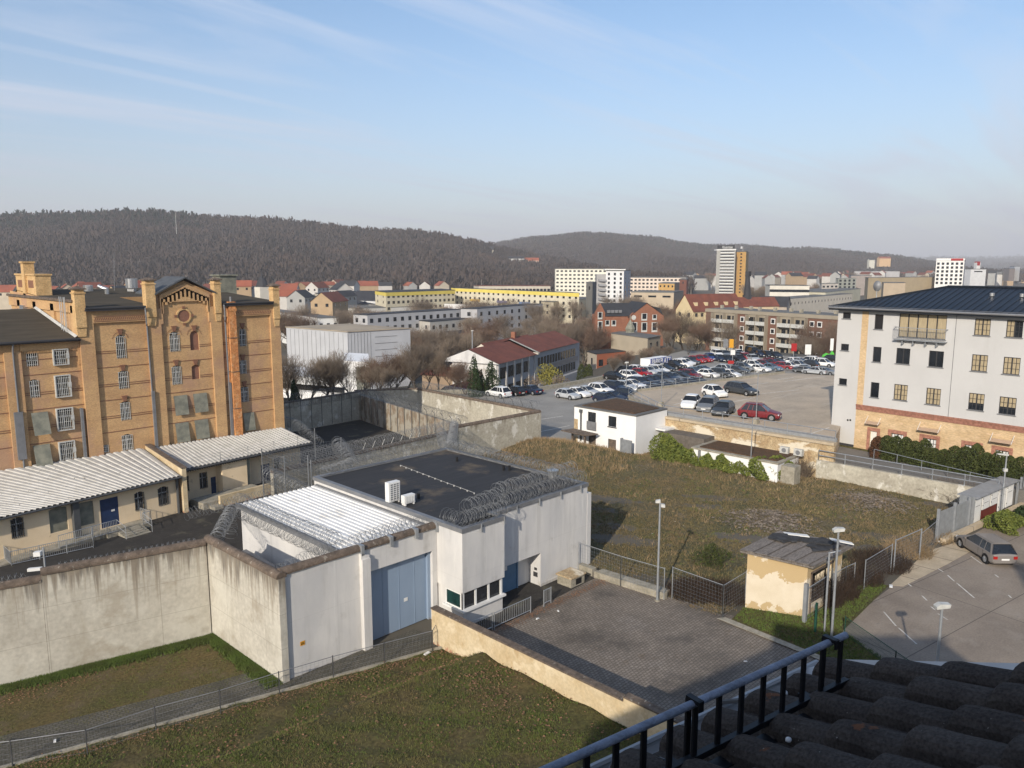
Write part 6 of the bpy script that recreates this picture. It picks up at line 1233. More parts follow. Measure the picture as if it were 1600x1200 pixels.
for px, py, kd, cl, hd, lb in ((1117, 620, 'mini', 'white', -1.95, 'small white rounded car on the raised deck'), (1159, 616, 'wagon', 'dark grey', -1.75, 'dark estate car on the raised deck behind the small white car'), (1080, 637, 'hatch', 'white', math.pi+.35, 'white hatchback at the near edge of the raised deck'), (1107, 641, 'wagon', 'grey', math.pi+.30, 'grey estate car between white hatchback and dark hatchback on the deck'), (1131, 648, 'hatch', 'dark grey', math.pi+.25, 'dark grey hatchback by the near deck railing'), (1188, 655, 'suv', 'dark red', -1.30, 'dark red tall car on the raised deck by the lamp post')):
    p = G(px, py, 3.5); cars.append(put_car(kd, cl, (p.x+.2, p.y+.2, 3.5), hd, lb, GD))
p = G(1549, 872, 0); nc = put_car('wagon', 'taupe', (p.x+.3, p.y+.5, 0), math.radians(44), 'taupe estate car parked alone on the concrete car park by the bushes'); cars.append(nc)
for root, cn in cars:
    st_ = [root]
    while st_:
        o = st_.pop(); o.color = (*PAL[cn], 1); st_ += list(o.children)
# ================================================================ TOWN BUILDINGS
def winmesh(w_, h, split=1):
    m = MB(); m.box(-w_/2, w_/2, -.03, .03, -h/2, h/2); return m
_wm = {}
def far_window(par, fr, a, c, w_, h, matl='glass', b=.02, nm='window'):
    key = (round(w_, 2), round(h, 2), matl, nm)
    if key not in _wm:
        me = bpy.data.meshes.new(nm); q = winmesh(w_, h); me.from_pydata(q.v, [], q.f); me.materials.append(K[matl]); _wm[key] = me
    o = bpy.data.objects.new(nm, _wm[key]); S.collection.objects.link(o); o.parent = par; o.location = Vector(fr.p(a, b, c))-par.location; o.rotation_euler = (0, 0, math.atan2(fr.s[1], fr.s[0])); return o
def setcol(o, c): o.color = (*c, 1); return o
def block(name, label, cat, P, zt, zb=-9, col=(.5, .48, .44), roof='flatg', grid1=None, grid2=None, band=None, parapet=.35, trim=None, group=None, wh=(1.2, 1.3), roofcol=None):
    # P = three roof corner pixels (left, near corner, right) at roof height zt
    a, b, c = [G(x, y, zt) for x, y in P]; d = a+c-b
    o = empty(name, (b.x, b.y, zb), label, cat, group); m = MB()
    pts = [a, b, c, d]
    for p, q in ((a, b), (b, c), (c, d), (d, a)): m.face([(p.x, p.y, zb), (q.x, q.y, zb), (q.x, q.y, zt), (p.x, p.y, zt)])
    w_ = setcol(m.build('wall', K['far'], o), col)
    m = MB(); cen = (a+b+c+d)/4; ex = [cen+(p-cen)*(1+.3/max(4, (p-cen).length)) for p in pts]; m.slab([(p.x, p.y) for p in ex], zt, zt+parapet*.5); m.build('roof', K[roof], o)
    def grid(p, q, cols, rows, w0, h0, ztop, step, skip=0, matl='glass'):
        L = (q-p).length; nrm = (q.y-p.y, p.x-q.x); f = Fr((p.x, p.y, 0), (q.x-p.x, q.y-p.y), nrm)
        if (cen-p).xy.dot(Vector(f.n)) > 0: f.n = (-f.n[0], -f.n[1])
        for r in range(rows):
            for k in range(cols): far_window(o, f, L*(k+.5)/cols, ztop-r*step, w0, h0, matl)
        return f
    fs = []
    for gset, (p, q) in ((grid1, (a, b)), (grid2, (b, c))):
        if gset: fs.append(grid(p, q, *gset[:2], gset[2] if len(gset) > 2 else wh[0], gset[3] if len(gset) > 3 else wh[1], zt-1.9 if len(gset) < 5 else zt-gset[4], gset[5] if len(gset) > 5 else 2.8))
    if band:
        m = MB()
        for p, q in ((a, b), (b, c)):
            f = Fr((p.x, p.y, 0), (q.x-p.x, q.y-p.y), (q.y-p.y, p.x-q.x))
            if (cen-p).xy.dot(Vector(f.n)) > 0: f.n = (-f.n[0], -f.n[1])
            m.fr = f; m.box(0, (q-p).length, .0, .08, zt-band[1], zt-.05)
        setcol(m.build('eaves_band', K['far'], o), band[0])
    return o, (a, b, c, d)
# left hall with tan roof
o, (a, b, c, d) = block('industrial_hall', 'large light grey metal hall with tan gravel roof behind the bare trees', 'hall', ((447, 511.5), (543, 519), (641, 513.5)), 5.5, -9, (.44, .45, .47), 'rooftan')
m = MB()
for p, q in ((a, b), (b, c)):
    f = Fr((p.x, p.y, 0), (q.x-p.x, q.y-p.y), (q.y-p.y, p.x-q.x)); m.fr = f; L = (q-p).length
    if ((a+c)/2-p).xy.dot(Vector(f.n)) > 0: f.n = (-f.n[0], -f.n[1])
    if p is a:
        for k in range(14): m.box(L*k/14, L*k/14+.06, .0, .05, -9, 5.2)
    else:
        for k in range(9): m.box(L*.42, L*.78, .0, .06, -8+k*1.5, -7.9+k*1.5)
        for k in range(8): m.box(L*.4*k/8, L*.4*k/8+.06, 0, .05, -9, 5.2)
m.build('cladding_seams', K['grey'], o)
o, _ = block('long_white_building', 'long white two storey building above the tan roofed hall', 'building', ((405, 484), (496, 497), (529, 496)), 3.0, -9, (.66, .66, .64), 'flatg', (11, 1, 1.0, 1.6, 2.6), (3, 1, 1.0, 1.6, 2.6)); 
m = MB(); p = G(468, 515, 1); m.box(p.x-1.5, p.x+1.5, p.y-1.5, p.y+1.5, -2, 3.2); p = FD(467, 507, 190); m = MB(); m.box(p.x-.9, p.x+.9, p.y-.4, p.y+.4, p.z-2, p.z-.6); m.build('blue_box', K['signblue'], o)
block('grey_apartment_row', 'pale grey five storey row with dark roof edge and loggias, left one', 'building', ((552, 491), (574, 492.5), (720, 483.8)), 4.0, -10, (.42, .42, .43), 'dkroof', (2, 4), (13, 4), wh=(1.3, 1.4))
o, (a, b, c, d) = block('grey_apartment_row', 'pale and dark grey painted row with pink end stripe among bare trees', 'building', ((720, 482.3), (745.5, 482.8), (848, 475)), 4.5, -10, (.40, .40, .41), 'dkroof', (1, 5), (9, 5), wh=(1.3, 1.4))
f = Fr((a.x, a.y, 0), (b.x-a.x, b.y-a.y), (b.y-a.y, a.x-b.x)); f.n = f.n if ((a+c)/2-a).xy.dot(Vector(f.n)) < 0 else (-f.n[0], -f.n[1]); m = MB(f); m.box(0, (b-a).length, .0, .06, -10, -1.5); setcol(m.build('painted_panel', K['far'], o), (.12, .135, .155))
m = MB(f); m.box(-6, -.3, -2.0, -1.9, -10, 1.0); setcol(m.build('pink_panel', K['far'], o), (.26, .17, .17)); m = MB(f); m.box(-9.5, -6.6, -2, -1.5, -10, 2.6); m.build('stair_tower', K['dframe'], o)
block('yellow_apartment_row', 'lower cream apartment row with yellow eaves band at the left', 'building', ((586, 454.5), (603, 457), (711, 453.5)), 8, -8, (.60, .54, .40), 'dkroof', (2, 3), (15, 3), band=((.66, .53, .12), 1.7), wh=(1.4, 1.3))
o, _ = block('yellow_apartment_row', 'long cream apartment row with bright yellow eaves band and small balconies', 'building', ((705, 449.5), (711, 450.3), (905, 458)), 8.6, -8, (.62, .57, .44), 'dkroof', None, (24, 4), band=((.70, .57, .13), 1.6), wh=(1.4, 1.3))
a, b, c, d = _; f = Fr((b.x, b.y, 0), (c.x-b.x, c.y-b.y), (c.y-b.y, b.x-c.x)); L = (c-b).length
if ((a+c)/2-b).xy.dot(Vector(f.n)) > 0: f.n = (-f.n[0], -f.n[1])
for k, cc in ((.16, (.60, .38, .06)), (.40, (.15, .15, .28)), (.58, (.12, .2, .36)), (.76, (.12, .22, .40))): m = MB(f); m.box(L*k, L*k+7, .0, 1.2, 2.4, 3.5); setcol(m.build('balcony', K['far'], o), cc)
block('low_white_hall', 'low white flat building before the yellow rows', 'building', ((560, 470), (622, 472), (770, 477)), 1.5, -8, (.62, .62, .62), 'flatg', None, None)
block('low_white_hall', 'low white flat building left of the grey row roofs', 'building', ((500, 480), (560, 482), (668, 478.5)), 1.0, -8, (.50, .49, .46), 'flatg', None, None)
block('beige_apartment_row', 'beige end of a grey apartment row among dark bare trees', 'building', ((846, 471), (865, 472), (930, 465.5)), 4.5, -10, (.42, .37, .27), 'flatg', (1, 5), (7, 5), wh=(1.2, 1.3))
for lb, P_, zt_, cl_, rf_, g2_ in (('low cream flat roofed building with dark roof edge right of the tan roofed hall', ((648, 500), (672, 503), (742, 497)), 1.0, (.46, .44, .40), 'dkroof', (7, 2, 1.2, 1.3, 2.0)),
    ('long ochre low building between trees above the white building', ((462, 480), (470, 482), (560, 479)), 0.5, (.48, .36, .17), 'flatg', (12, 1, 1.0, 1.3, 2.2)),
    ('grey flat hall left of the black roofed hall', ((432, 464), (448, 466), (512, 462)), 3.5, (.36, .35, .33), 'flatg', (8, 1, 1.2, 1.3, 2.4)),
    ('pale cream house row with dark roofs left of the yellow rows', ((492, 458), (500, 460), (560, 456)), 5.0, (.50, .45, .36), 'dkroof', (8, 2, 1.3, 1.4, 2.2)),
    ('long white low hall before the lower yellow row', ((640, 465), (660, 467), (745, 466)), 2.5, (.56, .55, .53), 'flatg', None),
    ('brown flat roofed block between the grey row and the school', ((770, 498), (800, 501), (850, 494)), -1.5, (.34, .27, .20), 'flatg', (6, 2, 1.3, 1.3, 2.0)),
    ('grey low building behind the school wing among bare trees', ((690, 518), (712, 522), (770, 515)), -3.0, (.33, .33, .33), 'dkroof', (6, 1, 1.3, 1.4, 2.0)),
    ('low beige building row behind the yellow eaves row', ((740, 446), (748, 447), (860, 447)), 9.0, (.48, .44, .37), 'redroof', (20, 1, 1.5, 1.4, 2.2))): block('town_block', lb, 'building', P_, zt_, -10, cl_, rf_, (2, *g2_[1:]) if g2_ else None, g2_)
def tower(name, label, cat, xl, xm, xr, yt, yb, d, col, col2=None, rows=8, c1=3, c2=2, roof='flatg', wh=(1.4, 1.4), depth=None, ang=.28, top=None, group=None):
    # building above eye level: placed by distance; xl..xm main face, xm..xr flank receding
    A = FD(xl, yt, d); B = FD(xm, yt, d*(1-.02)); B.z = A.z; wd = (B-A).length
    rt_ = Vector((sA, -cA, 0)); fw_ = Vector((cA, sA, 0)); 
    Cx = FD(xr, yt, d*1.03) if xr > xm else B+fw_*12; Cx.z = A.z; zb = FD(xl, yb, d).z-6
    D_ = A+Cx-B; o = empty(name, (A.x, A.y, zb), label, cat, group); m = MB(); z = A.z
    for p, q in ((A, B), (D_, A)): m.face([(p.x, p.y, zb), (q.x, q.y, zb), (q.x, q.y, z), (p.x, p.y, z)])
    m.face([(Cx.x, Cx.y, zb), (D_.x, D_.y, zb), (D_.x, D_.y, z), (Cx.x, Cx.y, z)])
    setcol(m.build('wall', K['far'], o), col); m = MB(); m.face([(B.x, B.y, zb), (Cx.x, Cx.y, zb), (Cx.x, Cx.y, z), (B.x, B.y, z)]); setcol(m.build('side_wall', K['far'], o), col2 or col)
    m = MB(); m.slab([(p.x, p.y) for p in (A, B, Cx, D_)], z, z+.6); m.build('roof', K[roof], o)
    f = Fr((A.x, A.y, 0), (B.x-A.x, B.y-A.y), (-cA, -sA)); f2_ = Fr((B.x, B.y, 0), (Cx.x-B.x, Cx.y-B.y), (sA, -cA)); step = (z-zb-6)/rows
    for r in range(rows):
        for k in range(c1): far_window(o, f, wd*(k+.5)/c1, z-1.8-r*step, *wh, b=.05)
        for k in range(c2): far_window(o, f2_, (Cx-B).length*(k+.5)/c2, z-1.8-r*step, *wh, b=.05)
    return o, f, f2_, wd, z, zb
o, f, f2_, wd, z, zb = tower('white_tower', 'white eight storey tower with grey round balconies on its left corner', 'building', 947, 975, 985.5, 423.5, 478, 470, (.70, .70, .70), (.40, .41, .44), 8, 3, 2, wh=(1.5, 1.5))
for r in range(6): m = MB(f); m.slab([(-6, -1), (-5.3, 1.3), (-3, 2.2), (0, 1.6), (0, -3), (-6, -3)], z-5-r*2.85-1.2, z-5-r*2.85); setcol(m.build('balcony', K['far'], o), (.30, .30, .31))
m = MB(f); m.box(-1, wd+1, -8, 1, z+.6, z+1.2); m.build('roof_slab', K['frame'], o); m = MB(f); m.box(-7, 0, -9, -.5, zb, z-2); setcol(m.build('core', K['far'], o), (.36, .35, .34))
tower('long_slab_block', 'tall pale yellow nine storey slab at the hill foot', 'building', 868, 962, 962, 420.5, 462, 730, (.70, .68, .58), None, 7, 14, 0, wh=(2.2, 1.5)); 
tower('long_slab_block', 'pink and yellow slab right of the white tower', 'building', 984, 1072, 1075, 434, 462, 690, (.66, .56, .47), None, 5, 14, 0, wh=(2.0, 1.5))
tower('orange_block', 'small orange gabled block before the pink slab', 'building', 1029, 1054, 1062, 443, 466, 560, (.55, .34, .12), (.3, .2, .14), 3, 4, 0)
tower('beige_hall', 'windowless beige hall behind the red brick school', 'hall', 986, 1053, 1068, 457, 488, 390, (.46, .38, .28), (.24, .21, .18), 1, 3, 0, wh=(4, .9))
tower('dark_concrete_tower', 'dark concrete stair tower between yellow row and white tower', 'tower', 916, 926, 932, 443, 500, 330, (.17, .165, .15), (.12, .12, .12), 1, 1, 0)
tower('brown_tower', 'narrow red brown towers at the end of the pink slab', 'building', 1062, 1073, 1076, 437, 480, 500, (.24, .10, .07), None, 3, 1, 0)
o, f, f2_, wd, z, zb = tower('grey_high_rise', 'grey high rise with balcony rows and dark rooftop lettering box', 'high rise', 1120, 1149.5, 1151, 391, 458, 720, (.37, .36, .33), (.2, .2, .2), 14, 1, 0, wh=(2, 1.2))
st_ = (z-zb-6)/14
for r in range(14): m = MB(f); m.box(wd*.2, wd*.94, .05, .35, z-2.6-r*st_, z-1.7-r*st_); m.build('balcony_band', K['frame'], o); m = MB(f); m.box(wd*.2, wd*.94, .02, .1, z-1.7-r*st_, z-.7-r*st_); m.build('window', K['glass'], o)
m = MB(f); m.box(wd*.12, wd*.95, -6, -.5, z+.6, z+4.4); sb_ = m.build('rooftop_box', K['dframe'], o); m = MB(f); m.box(-.4, wd+.4, -8, .4, z-.2, z+.9); m.build('roof_slab', K['frame'], o)
lettering('Köstritzer', f, wd*.58, -.4, z+2.5, wd*.55, 2.4, K['frame'], sb_)
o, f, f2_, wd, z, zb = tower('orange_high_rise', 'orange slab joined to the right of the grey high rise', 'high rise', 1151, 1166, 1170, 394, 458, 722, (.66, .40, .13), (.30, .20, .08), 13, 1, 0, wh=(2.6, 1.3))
m = MB(f); m.tube([(wd*.7, -2, z), (wd*.7, -2, z+4)], .15, 5); m.slab([(wd*.55+1.5*math.cos(t*.785), -2+.5*math.sin(t*.785)) for t in range(8)], z+3, z+5); m.build('antenna_dish', K['litter'], o)
# brown apartment block with balconies
zt = FD(1104, 482.5, 243).z; a = G(1103.5, 482.5, zt) if zt < 19 else None
A = FD(1103.5, 482.5, 243); B = FD(1310, 494.5, 243*(482.5-HOR)/(494.5-HOR)); B.z = A.z
BA = empty('brown_apartment_block', (A.x, A.y, -12), 'five storey brown panel apartment block with white balconies behind the parked cars', 'building'); f = Fr((A.x, A.y, 0), (B.x-A.x, B.y-A.y), (-cA, -sA)); nn_ = Vector((B.y-A.y, A.x-B.x, 0)).normalized(); f.n = (nn_.x, nn_.y) if nn_.dot(Vector((-cA, -sA, 0))) > 0 else (-nn_.x, -nn_.y)
L = (B-A).length; ZR = A.z; m = MB(f); m.box(0, L, -11, 0, -12, ZR); setcol(m.build('wall', K['far'], BA), (.17, .09, .065)); m = MB(f); m.box(-.2, L+.2, -11.2, .25, ZR-.9, ZR+.1); setcol(m.build('parapet', K['far'], BA), (.31, .27, .21)); m = MB(f); m.box(.3, L-.3, -10.8, -.3, ZR+.1, ZR+.2); m.build('roof', K['flatg'], BA)
m = MB(f)
for k in range(9): m.box(L*(k+.6)/9.6, L*(k+.6)/9.6+.8, -4-k % 3, -3.2-k % 3, ZR+.2, ZR+1.2)
m.build('roof_vent', K['kerb'], BA)
sx = [f.hit(x, 520)[0] for x in (1115, 1151, 1169, 1199, 1218, 1261)]
for s0, s1 in ((sx[0], sx[1]), (sx[2], sx[3]), (sx[4], sx[5])):
    mid = (s0+s1)/2; m = MB(f); 
    for x in (s0, mid, s1): m.box(x-.12, x+.12, .01, 1.5, -12, ZR-.95)
    m.box(s0, s1, .01, .05, -12, ZR-.95); setcol(m.build('balcony_partition', K['far'], BA), (.30, .26, .20))
    for r in range(6):
        z = ZR-1.0-2.85*(r+1)
        for x0, x1 in ((s0, mid), (mid, s1)): m = MB(f); m.box(x0+.13, x1-.13, .06, 1.6, z, z+.12); m.box(x0+.13, x1-.13, 1.45, 1.6, z+.12, z+1.1); m.build('balcony', K['bars'], BA)
        for x0, x1 in ((s0, mid), (mid, s1)): far_window(BA, f, x0+(x1-x0)*.3, z+1.25, 1.3, 1.9, b=.08); far_window(BA, f, x0+(x1-x0)*.72, z+1.25, 1.2, 1.9, b=.08)
for px in (1159, 1207, 1168.5, 1268, 1280):
    x = f.hit(px, 520)[0]
    for r in range(6): far_window(BA, f, x, ZR-2.5-2.85*r, 1.5, 1.6, 'frame', .03, 'window_frame'); far_window(BA, f, x, ZR-2.5-2.85*r, 1.0, 1.1, 'glass', .09)
# red brick school with gables
RBd = 222.0; A = FD(934, 500, RBd); f = Fr((A.x, A.y, 0), (sA, -cA), (-cA, -sA)); f = Fr((A.x, A.y, 0), (sA*.97+cA*.2, -cA*.97+sA*.2), (-cA, -sA)); nn_ = Vector((f.s[1], -f.s[0], 0)); f.n = (nn_.x, nn_.y) if nn_.dot(Vector((-cA, -sA, 0))) > 0 else (-nn_.x, -nn_.y)
RB = empty('red_brick_building', (A.x, A.y, -10), 'old red brick building with two gables and white arched window bands', 'building')
def fx(px, py=500): return f.hit(px, py)
m = MB(f); g0, g1 = fx(930)[0], fx(945)[0]; zE = fx(960, 494)[1]; zA = fx(937, 474)[1]
m.prism([(g0, -10), (g1, -10), (g1, zE+1), ((g0+g1)/2, zA), (g0, zE+1)], -.8, .3); h0, h1 = fx(982)[0], fx(1036)[0]; zG = fx(1008, 474)[1]; zg_ = fx(984, 494)[1]; m.prism([(h0, -10), (h1, -10), (h1, zg_), ((h0+h1)/2, zG), (h0, zg_)], -.8, .6); m.box(h0, h1, -12, -.8, -10, zg_)
m.box(g1, h0, -12, 0, -10, zE); m.build('wall', K['redbrick'], RB)
m = MB(f); zr_ = fx(960, 475)[1]; m.face([(g1, .3, zE), (h0+2, .3, zE), (h0+2, -6, zr_), (g1, -6, zr_)]); m.face([(h1+.3, .8, zg_-.3), ((h0+h1)/2, .8, zG+.2), ((h0+h1)/2, -12, zG+.2), (h1+.3, -12, zg_-.3)]); m.face([(h0-.3, .8, zg_-.3), ((h0+h1)/2, .8, zG+.2), ((h0+h1)/2, -12, zG+.2), (h0-.3, -12, zg_-.3)])
m.face([(h1, -12, zg_), ((h0+h1)/2, -12, zG+.2), (fx(1052)[0], -10, zG-2), (fx(1058)[0], -10, zg_-1)]); m.build('roof', K['dkroof'], RB)
for px, yt, yb, w_ in ((936.5, 488, 498, 1.2), (936.5, 502, 520, 1.2), (949, 501, 509, 1.2), (959, 501, 509, 1.2), (1005.5, 490, 500, 1.6), (1005.5, 504, 518, 1.6), (990, 504, 518, 1.6), (1021.5, 504, 518, 1.6), (1021.5, 492, 499, 1.2)):
    q0, q1 = fx(px, yt), fx(px, yb); hh = q0[1]-q1[1]; far_window(RB, f, q0[0], (q0[1]+q1[1])/2, w_+.2, hh+.25, 'bars', .66 if px > 980 or px < 945 else .04, 'window_surround'); far_window(RB, f, q0[0], (q0[1]+q1[1])/2+.2, w_*.75, hh*.8, 'glass', .74 if px > 980 or px < 945 else .1)
p = fx(989, 496); m = MB(f); m.prism([(p[0]+.7*math.cos(t*.524), p[1]+.7*math.sin(t*.524)) for t in range(12)], .6, .7); m.build('round_window', K['bars'], RB)
m = MB(f)
for k in range(4): x = fx(950+k*6)[0]; m.box(x, x+.9, -1.2, -.6, zE+.9, zE+1.7)
m.build('skylight', K['grey'], RB)
m = MB(f); p = fx(977, 516); pr = None
for rr_, zz_ in ((1.4, -4), (2.2, -3), (2.2, -1.5), (1.2, 0), (1.5, .8), (.8, 2.2), (.15, 3.2), (.15, 4.5)):
    cur = [m.pt(p[0]+rr_*math.cos(t*.785), 4+rr_*math.sin(t*.785), p[1]+zz_) for t in range(8)]
    if pr: [m.f.append([pr[t], pr[(t+1) % 8], cur[(t+1) % 8], cur[t]]) for t in range(8)]
    pr = cur
tag(m.build('turret', K['screen']), 'small onion shaped stone turret in front of the red brick gable', 'turret')
# white flat, low halls near the school
block('low_white_building', 'low flat white building with grey roof left of the red brick gables', 'building', ((858, 509), (905, 513.5), (934, 510)), -2, -9, (.60, .57, .50), 'flatg', None, (3, 1, 1.4, 1.6, 2.2))
block('grey_roofed_workshop', 'low workshop with greenish grey roof and pale wall below the brick gables', 'building', ((955, 521), (1012, 529), (1032, 525)), 1.2, -10, (.42, .36, .27), 'flatg', None, (2, 1, 1.2, 1.4, 2))
o, (a, b, c, d) = block('red_brick_workshop', 'two storey red brick workshop with dark grey roof and pale end wall', 'building', ((918, 549), (932.5, 553.5), (1041, 543)), -3.2, -12, (.30, .10, .055), 'dkroof', (1, 2, 1.2, 1.8, 2.3, 3.6), (9, 2, 1.6, 1.7, 2.4, 3.6))
m = MB(); f = Fr((a.x, a.y, 0), (b.x-a.x, b.y-a.y), (b.y-a.y, a.x-b.x)); f.n = f.n if ((a+c)/2-a).xy.dot(Vector(f.n)) < 0 else (-f.n[0], -f.n[1]); m.fr = f; m.box(0, (b-a).length, .0, .02, -12, -3.3); setcol(m.build('pale_end_wall', K['far'], o), (.46, .40, .32))
block('grey_flat_building', 'low building with mossy grey roof behind the red roofed school', 'building', ((899, 533), (913, 542), (975, 538)), -3, -11, (.42, .38, .31), 'flatg', (2, 1, 1.0, 1.8, 2.4), None)
# grey school with red roofs
SC = empty('grey_school', (100, 120, -11), 'grey panel school with red tiled roofs and long window bands', 'school')
Rr = FD(900, 537, 190); ZS = Rr.z; Ll = G(776, 568, ZS); f = Fr((Ll.x, Ll.y, 0), (Rr.x-Ll.x, Rr.y-Ll.y), (1, -1)); nn_ = Vector((f.s[1], -f.s[0], 0)); f.n = (nn_.x, nn_.y) if nn_.dot(Vector((-cA, -sA, 0))) > 0 else (-nn_.x, -nn_.y); L = (Rr-Ll).length; J = f.hit(834, 560)[0]
m = MB(f); m.box(0, J, -10, 0, -12, ZS); m.box(J, L+1.8, -10, .25, -12, ZS+.1); m.box(J, L+1.8, .25, 1.4, -12, ZS-6.6); m.prism([(0, ZS), (0, ZS)], 0, 0) if 0 else None
setcol(m.build('wall', K['far'], SC), (.34, .35, .37))
m = MB(f)
for x0, x1, z0 in ((-.6, J+.3, ZS), (J+.3, L+.6, ZS+.35)): m.face([(x0, .8, z0), (x1, .8, z0), (x1, -6, z0+2.6), (x0, -6, z0+2.6)]); m.face([(x0, -12.8, z0), (x1, -12.8, z0), (x1, -6, z0+2.6), (x0, -6, z0+2.6)])
m.build('roof', K['redroof'], SC); m = MB(f); m.prism([(J+.0, ZS), (J+.9, ZS), (J+.9, ZS+.4), (J, ZS+.4)], -12, 1.1)
for v in range(len(m.v)-8, len(m.v)): pass
m.face([(J, .85, ZS+.42), (J+.9, .85, ZS+.42), (J+.9, -6, ZS+3.05), (J, -6, ZS+3.05)]); m.build('fire_wall', K['conc'], SC)
m = MB(f); m.face([(-.6, .8, ZS-.1), (-.6, -12.8, ZS-.1), (-.6, -6, ZS+2.5)]); m.face([(0.0, .0, -12), (-.05, -10, -12), (-.05, -10, ZS), (-.05, 0, ZS)]); m.build('gable_wall', K['white'], SC)
for z0 in (ZS-1.9, ZS-5.2, ZS-8.4):
    n = 14
    for k in range(n): far_window(SC, f, J+2.2+(L-J-2.4)*k/n, z0, (L-J)/n*.62, 1.9, b=.3)
    m = MB(f); m.box(J+1.3, L+.6, .25, .32, z0-2.2, z0-1.15); m.build('spandrel', K['grey'], SC)
for z0 in (ZS-2.2, ZS-6.0, ZS-9.2):
    for k in range(4):
        x = 2+(J-3)*k/4+1
        for dx_ in (-1.1, 0, 1.1): far_window(SC, f, x+dx_, z0, .9, 2.3, b=.06)
m = MB(f)
for k in range(5): m.box(.3+(J-3.4)*k/4, .9+(J-3.4)*k/4, .0, .22, -12, ZS)
m.build('pilaster', K['white'], SC)
# wings of the school with red roofs: one gabled behind, one lean low roof at left
def gabled(name, label, px, d, wd, ln_, ze, zr_, rot, wallc=(.62, .60, .56), roofm='redroof', zb=-11, cat='house', group=None, wins=0, chimney=False, dorm=0):
    p = FD(px[0], px[1], d); o = empty(name, (p.x, p.y, zb), label, cat, group); f = Fr((p.x, p.y, 0), (math.cos(rot), math.sin(rot)), (math.sin(rot), -math.cos(rot))); m = MB(f)
    w2_ = wd/2
    for b in (-ln_/2, ln_/2): m.face([(-w2_, b, zb), (w2_, b, zb), (w2_, b, ze), (0, b, zr_), (-w2_, b, ze)])
    for a in (-w2_, w2_): m.face([(a, -ln_/2, zb), (a, ln_/2, zb), (a, ln_/2, ze), (a, -ln_/2, ze)])
    setcol(m.build('wall', K['far'], o), wallc); m = MB(f); ov = .4; sl_ = (zr_-ze)/w2_
    for s in (-1, 1): m.face([(s*(w2_+ov), -ln_/2-ov, ze-sl_*ov+.05), (0, -ln_/2-ov, zr_+.05), (0, ln_/2+ov, zr_+.05), (s*(w2_+ov), ln_/2+ov, ze-sl_*ov+.05)])
    ro = m.build('roof', K[roofm], o)
    if dorm:
        for k in range(dorm):
            for sd_ in (-1, 1): b_ = ln_*((k+.5)/dorm-.5); xa = sd_*w2_*.72; zd_ = zr_-(zr_-ze)*.72; m = MB(f); m.box(min(xa, xa*.35), max(xa, xa*.35), b_-.7, b_+.7, zd_, zd_+1.3); setcol(m.build('dormer', K['far'], ro), wallc)
    if chimney: m = MB(f); m.box(-.5, .5, -ln_*.2, -ln_*.2+.9, zr_-.6, zr_+1.3); m.build('chimney', K['redbrick'], ro)
    if wins:
        for b, sgn in ((-ln_/2, -1), (ln_/2, 1)):
            fw_ = Fr(f.p(0, b, 0), f.s, (f.n[0]*sgn, f.n[1]*sgn))
            for k in range(2): far_window(o, fw_, (-.25+.5*k)*wd, ze-1.5, wd*.13, 1.3, b=.04)
        for a, sgn in ((-w2_, -1), (w2_, 1)):
            fw_ = Fr(f.p(a, 0, 0), f.n, (f.s[0]*sgn, f.s[1]*sgn))
            for k in range(wins): far_window(o, fw_, ln_*((k+.5)/wins-.5), ze-1.5, 1.1, 1.3, b=.04)
    return o
sr = math.atan2(SC and f.s[1], f.s[0])
gabled('school_wing', 'school wing with red roof and pale gable behind the grey school', (790, 542), 178, 16, 24, -1.8, 3.4, sr-math.pi/2+.0, (.60, .57, .50), chimney=True, cat='school')
gabled('school_wing', 'low pale wing with steep red roof behind the ivy covered trees', (722, 590), 140, 12, 12, -5.5, -1.0, sr-math.pi/2, (.52, .50, .45), cat='school')
gabled('garden_shed', 'small brown roofed shed beside the low pale school wing', (704, 545), 170, 8, 10, -3.5, -2.2, sr, (.30, .22, .15), cat='shed')
m = MB(); p, q = G(655, 682, .2), G(740, 612, 0)
# kerb walls at the back of the lot
m = MB()
for u_, v_ in zip(LW, LW[1:]): m.fr = Fr((u_.x, u_.y, 0), (v_.x-u_.x, v_.y-u_.y), (0, -1)); m.box(0, (v_-u_).length, -.25, .25, -1, .6)
tag(m.build('lot_wall', K['kerb']), 'long low concrete wall along the rear kerb of the parking lot', 'wall')
# white parking deck behind the trees at left
PD = empty('parking_deck', (70, 118, -9), 'white banded parking deck with dark slots behind the bare trees', 'parking deck'); p, q = FD(425, 600, 150), FD(556, 612, 142); p.z = q.z = 0; f = Fr((p.x, p.y, 0), (q.x-p.x, q.y-p.y), (0, 0) if 0 else (sA*.2-cA, -sA-cA*.2)); L = (q-p).length; m = MB(f)
for z in (-6.8, -3.9, -1.0): m.box(0, L, -14, 0, z-1.5, z)
m.box(L-2.5, L+3.2, -14, .3, -12, 2.6); m.build('deck_band', K['pure'], PD); m = MB(f); m.box(0.2, L-.2, -13, -2, -12, -1.5); m.build('dark_interior', K['black'], PD); m = MB(f); m.box(L+.2, L+3.1, .3, .35, -10, 1.6); m.build('stair_panel', K['screen'], PD)
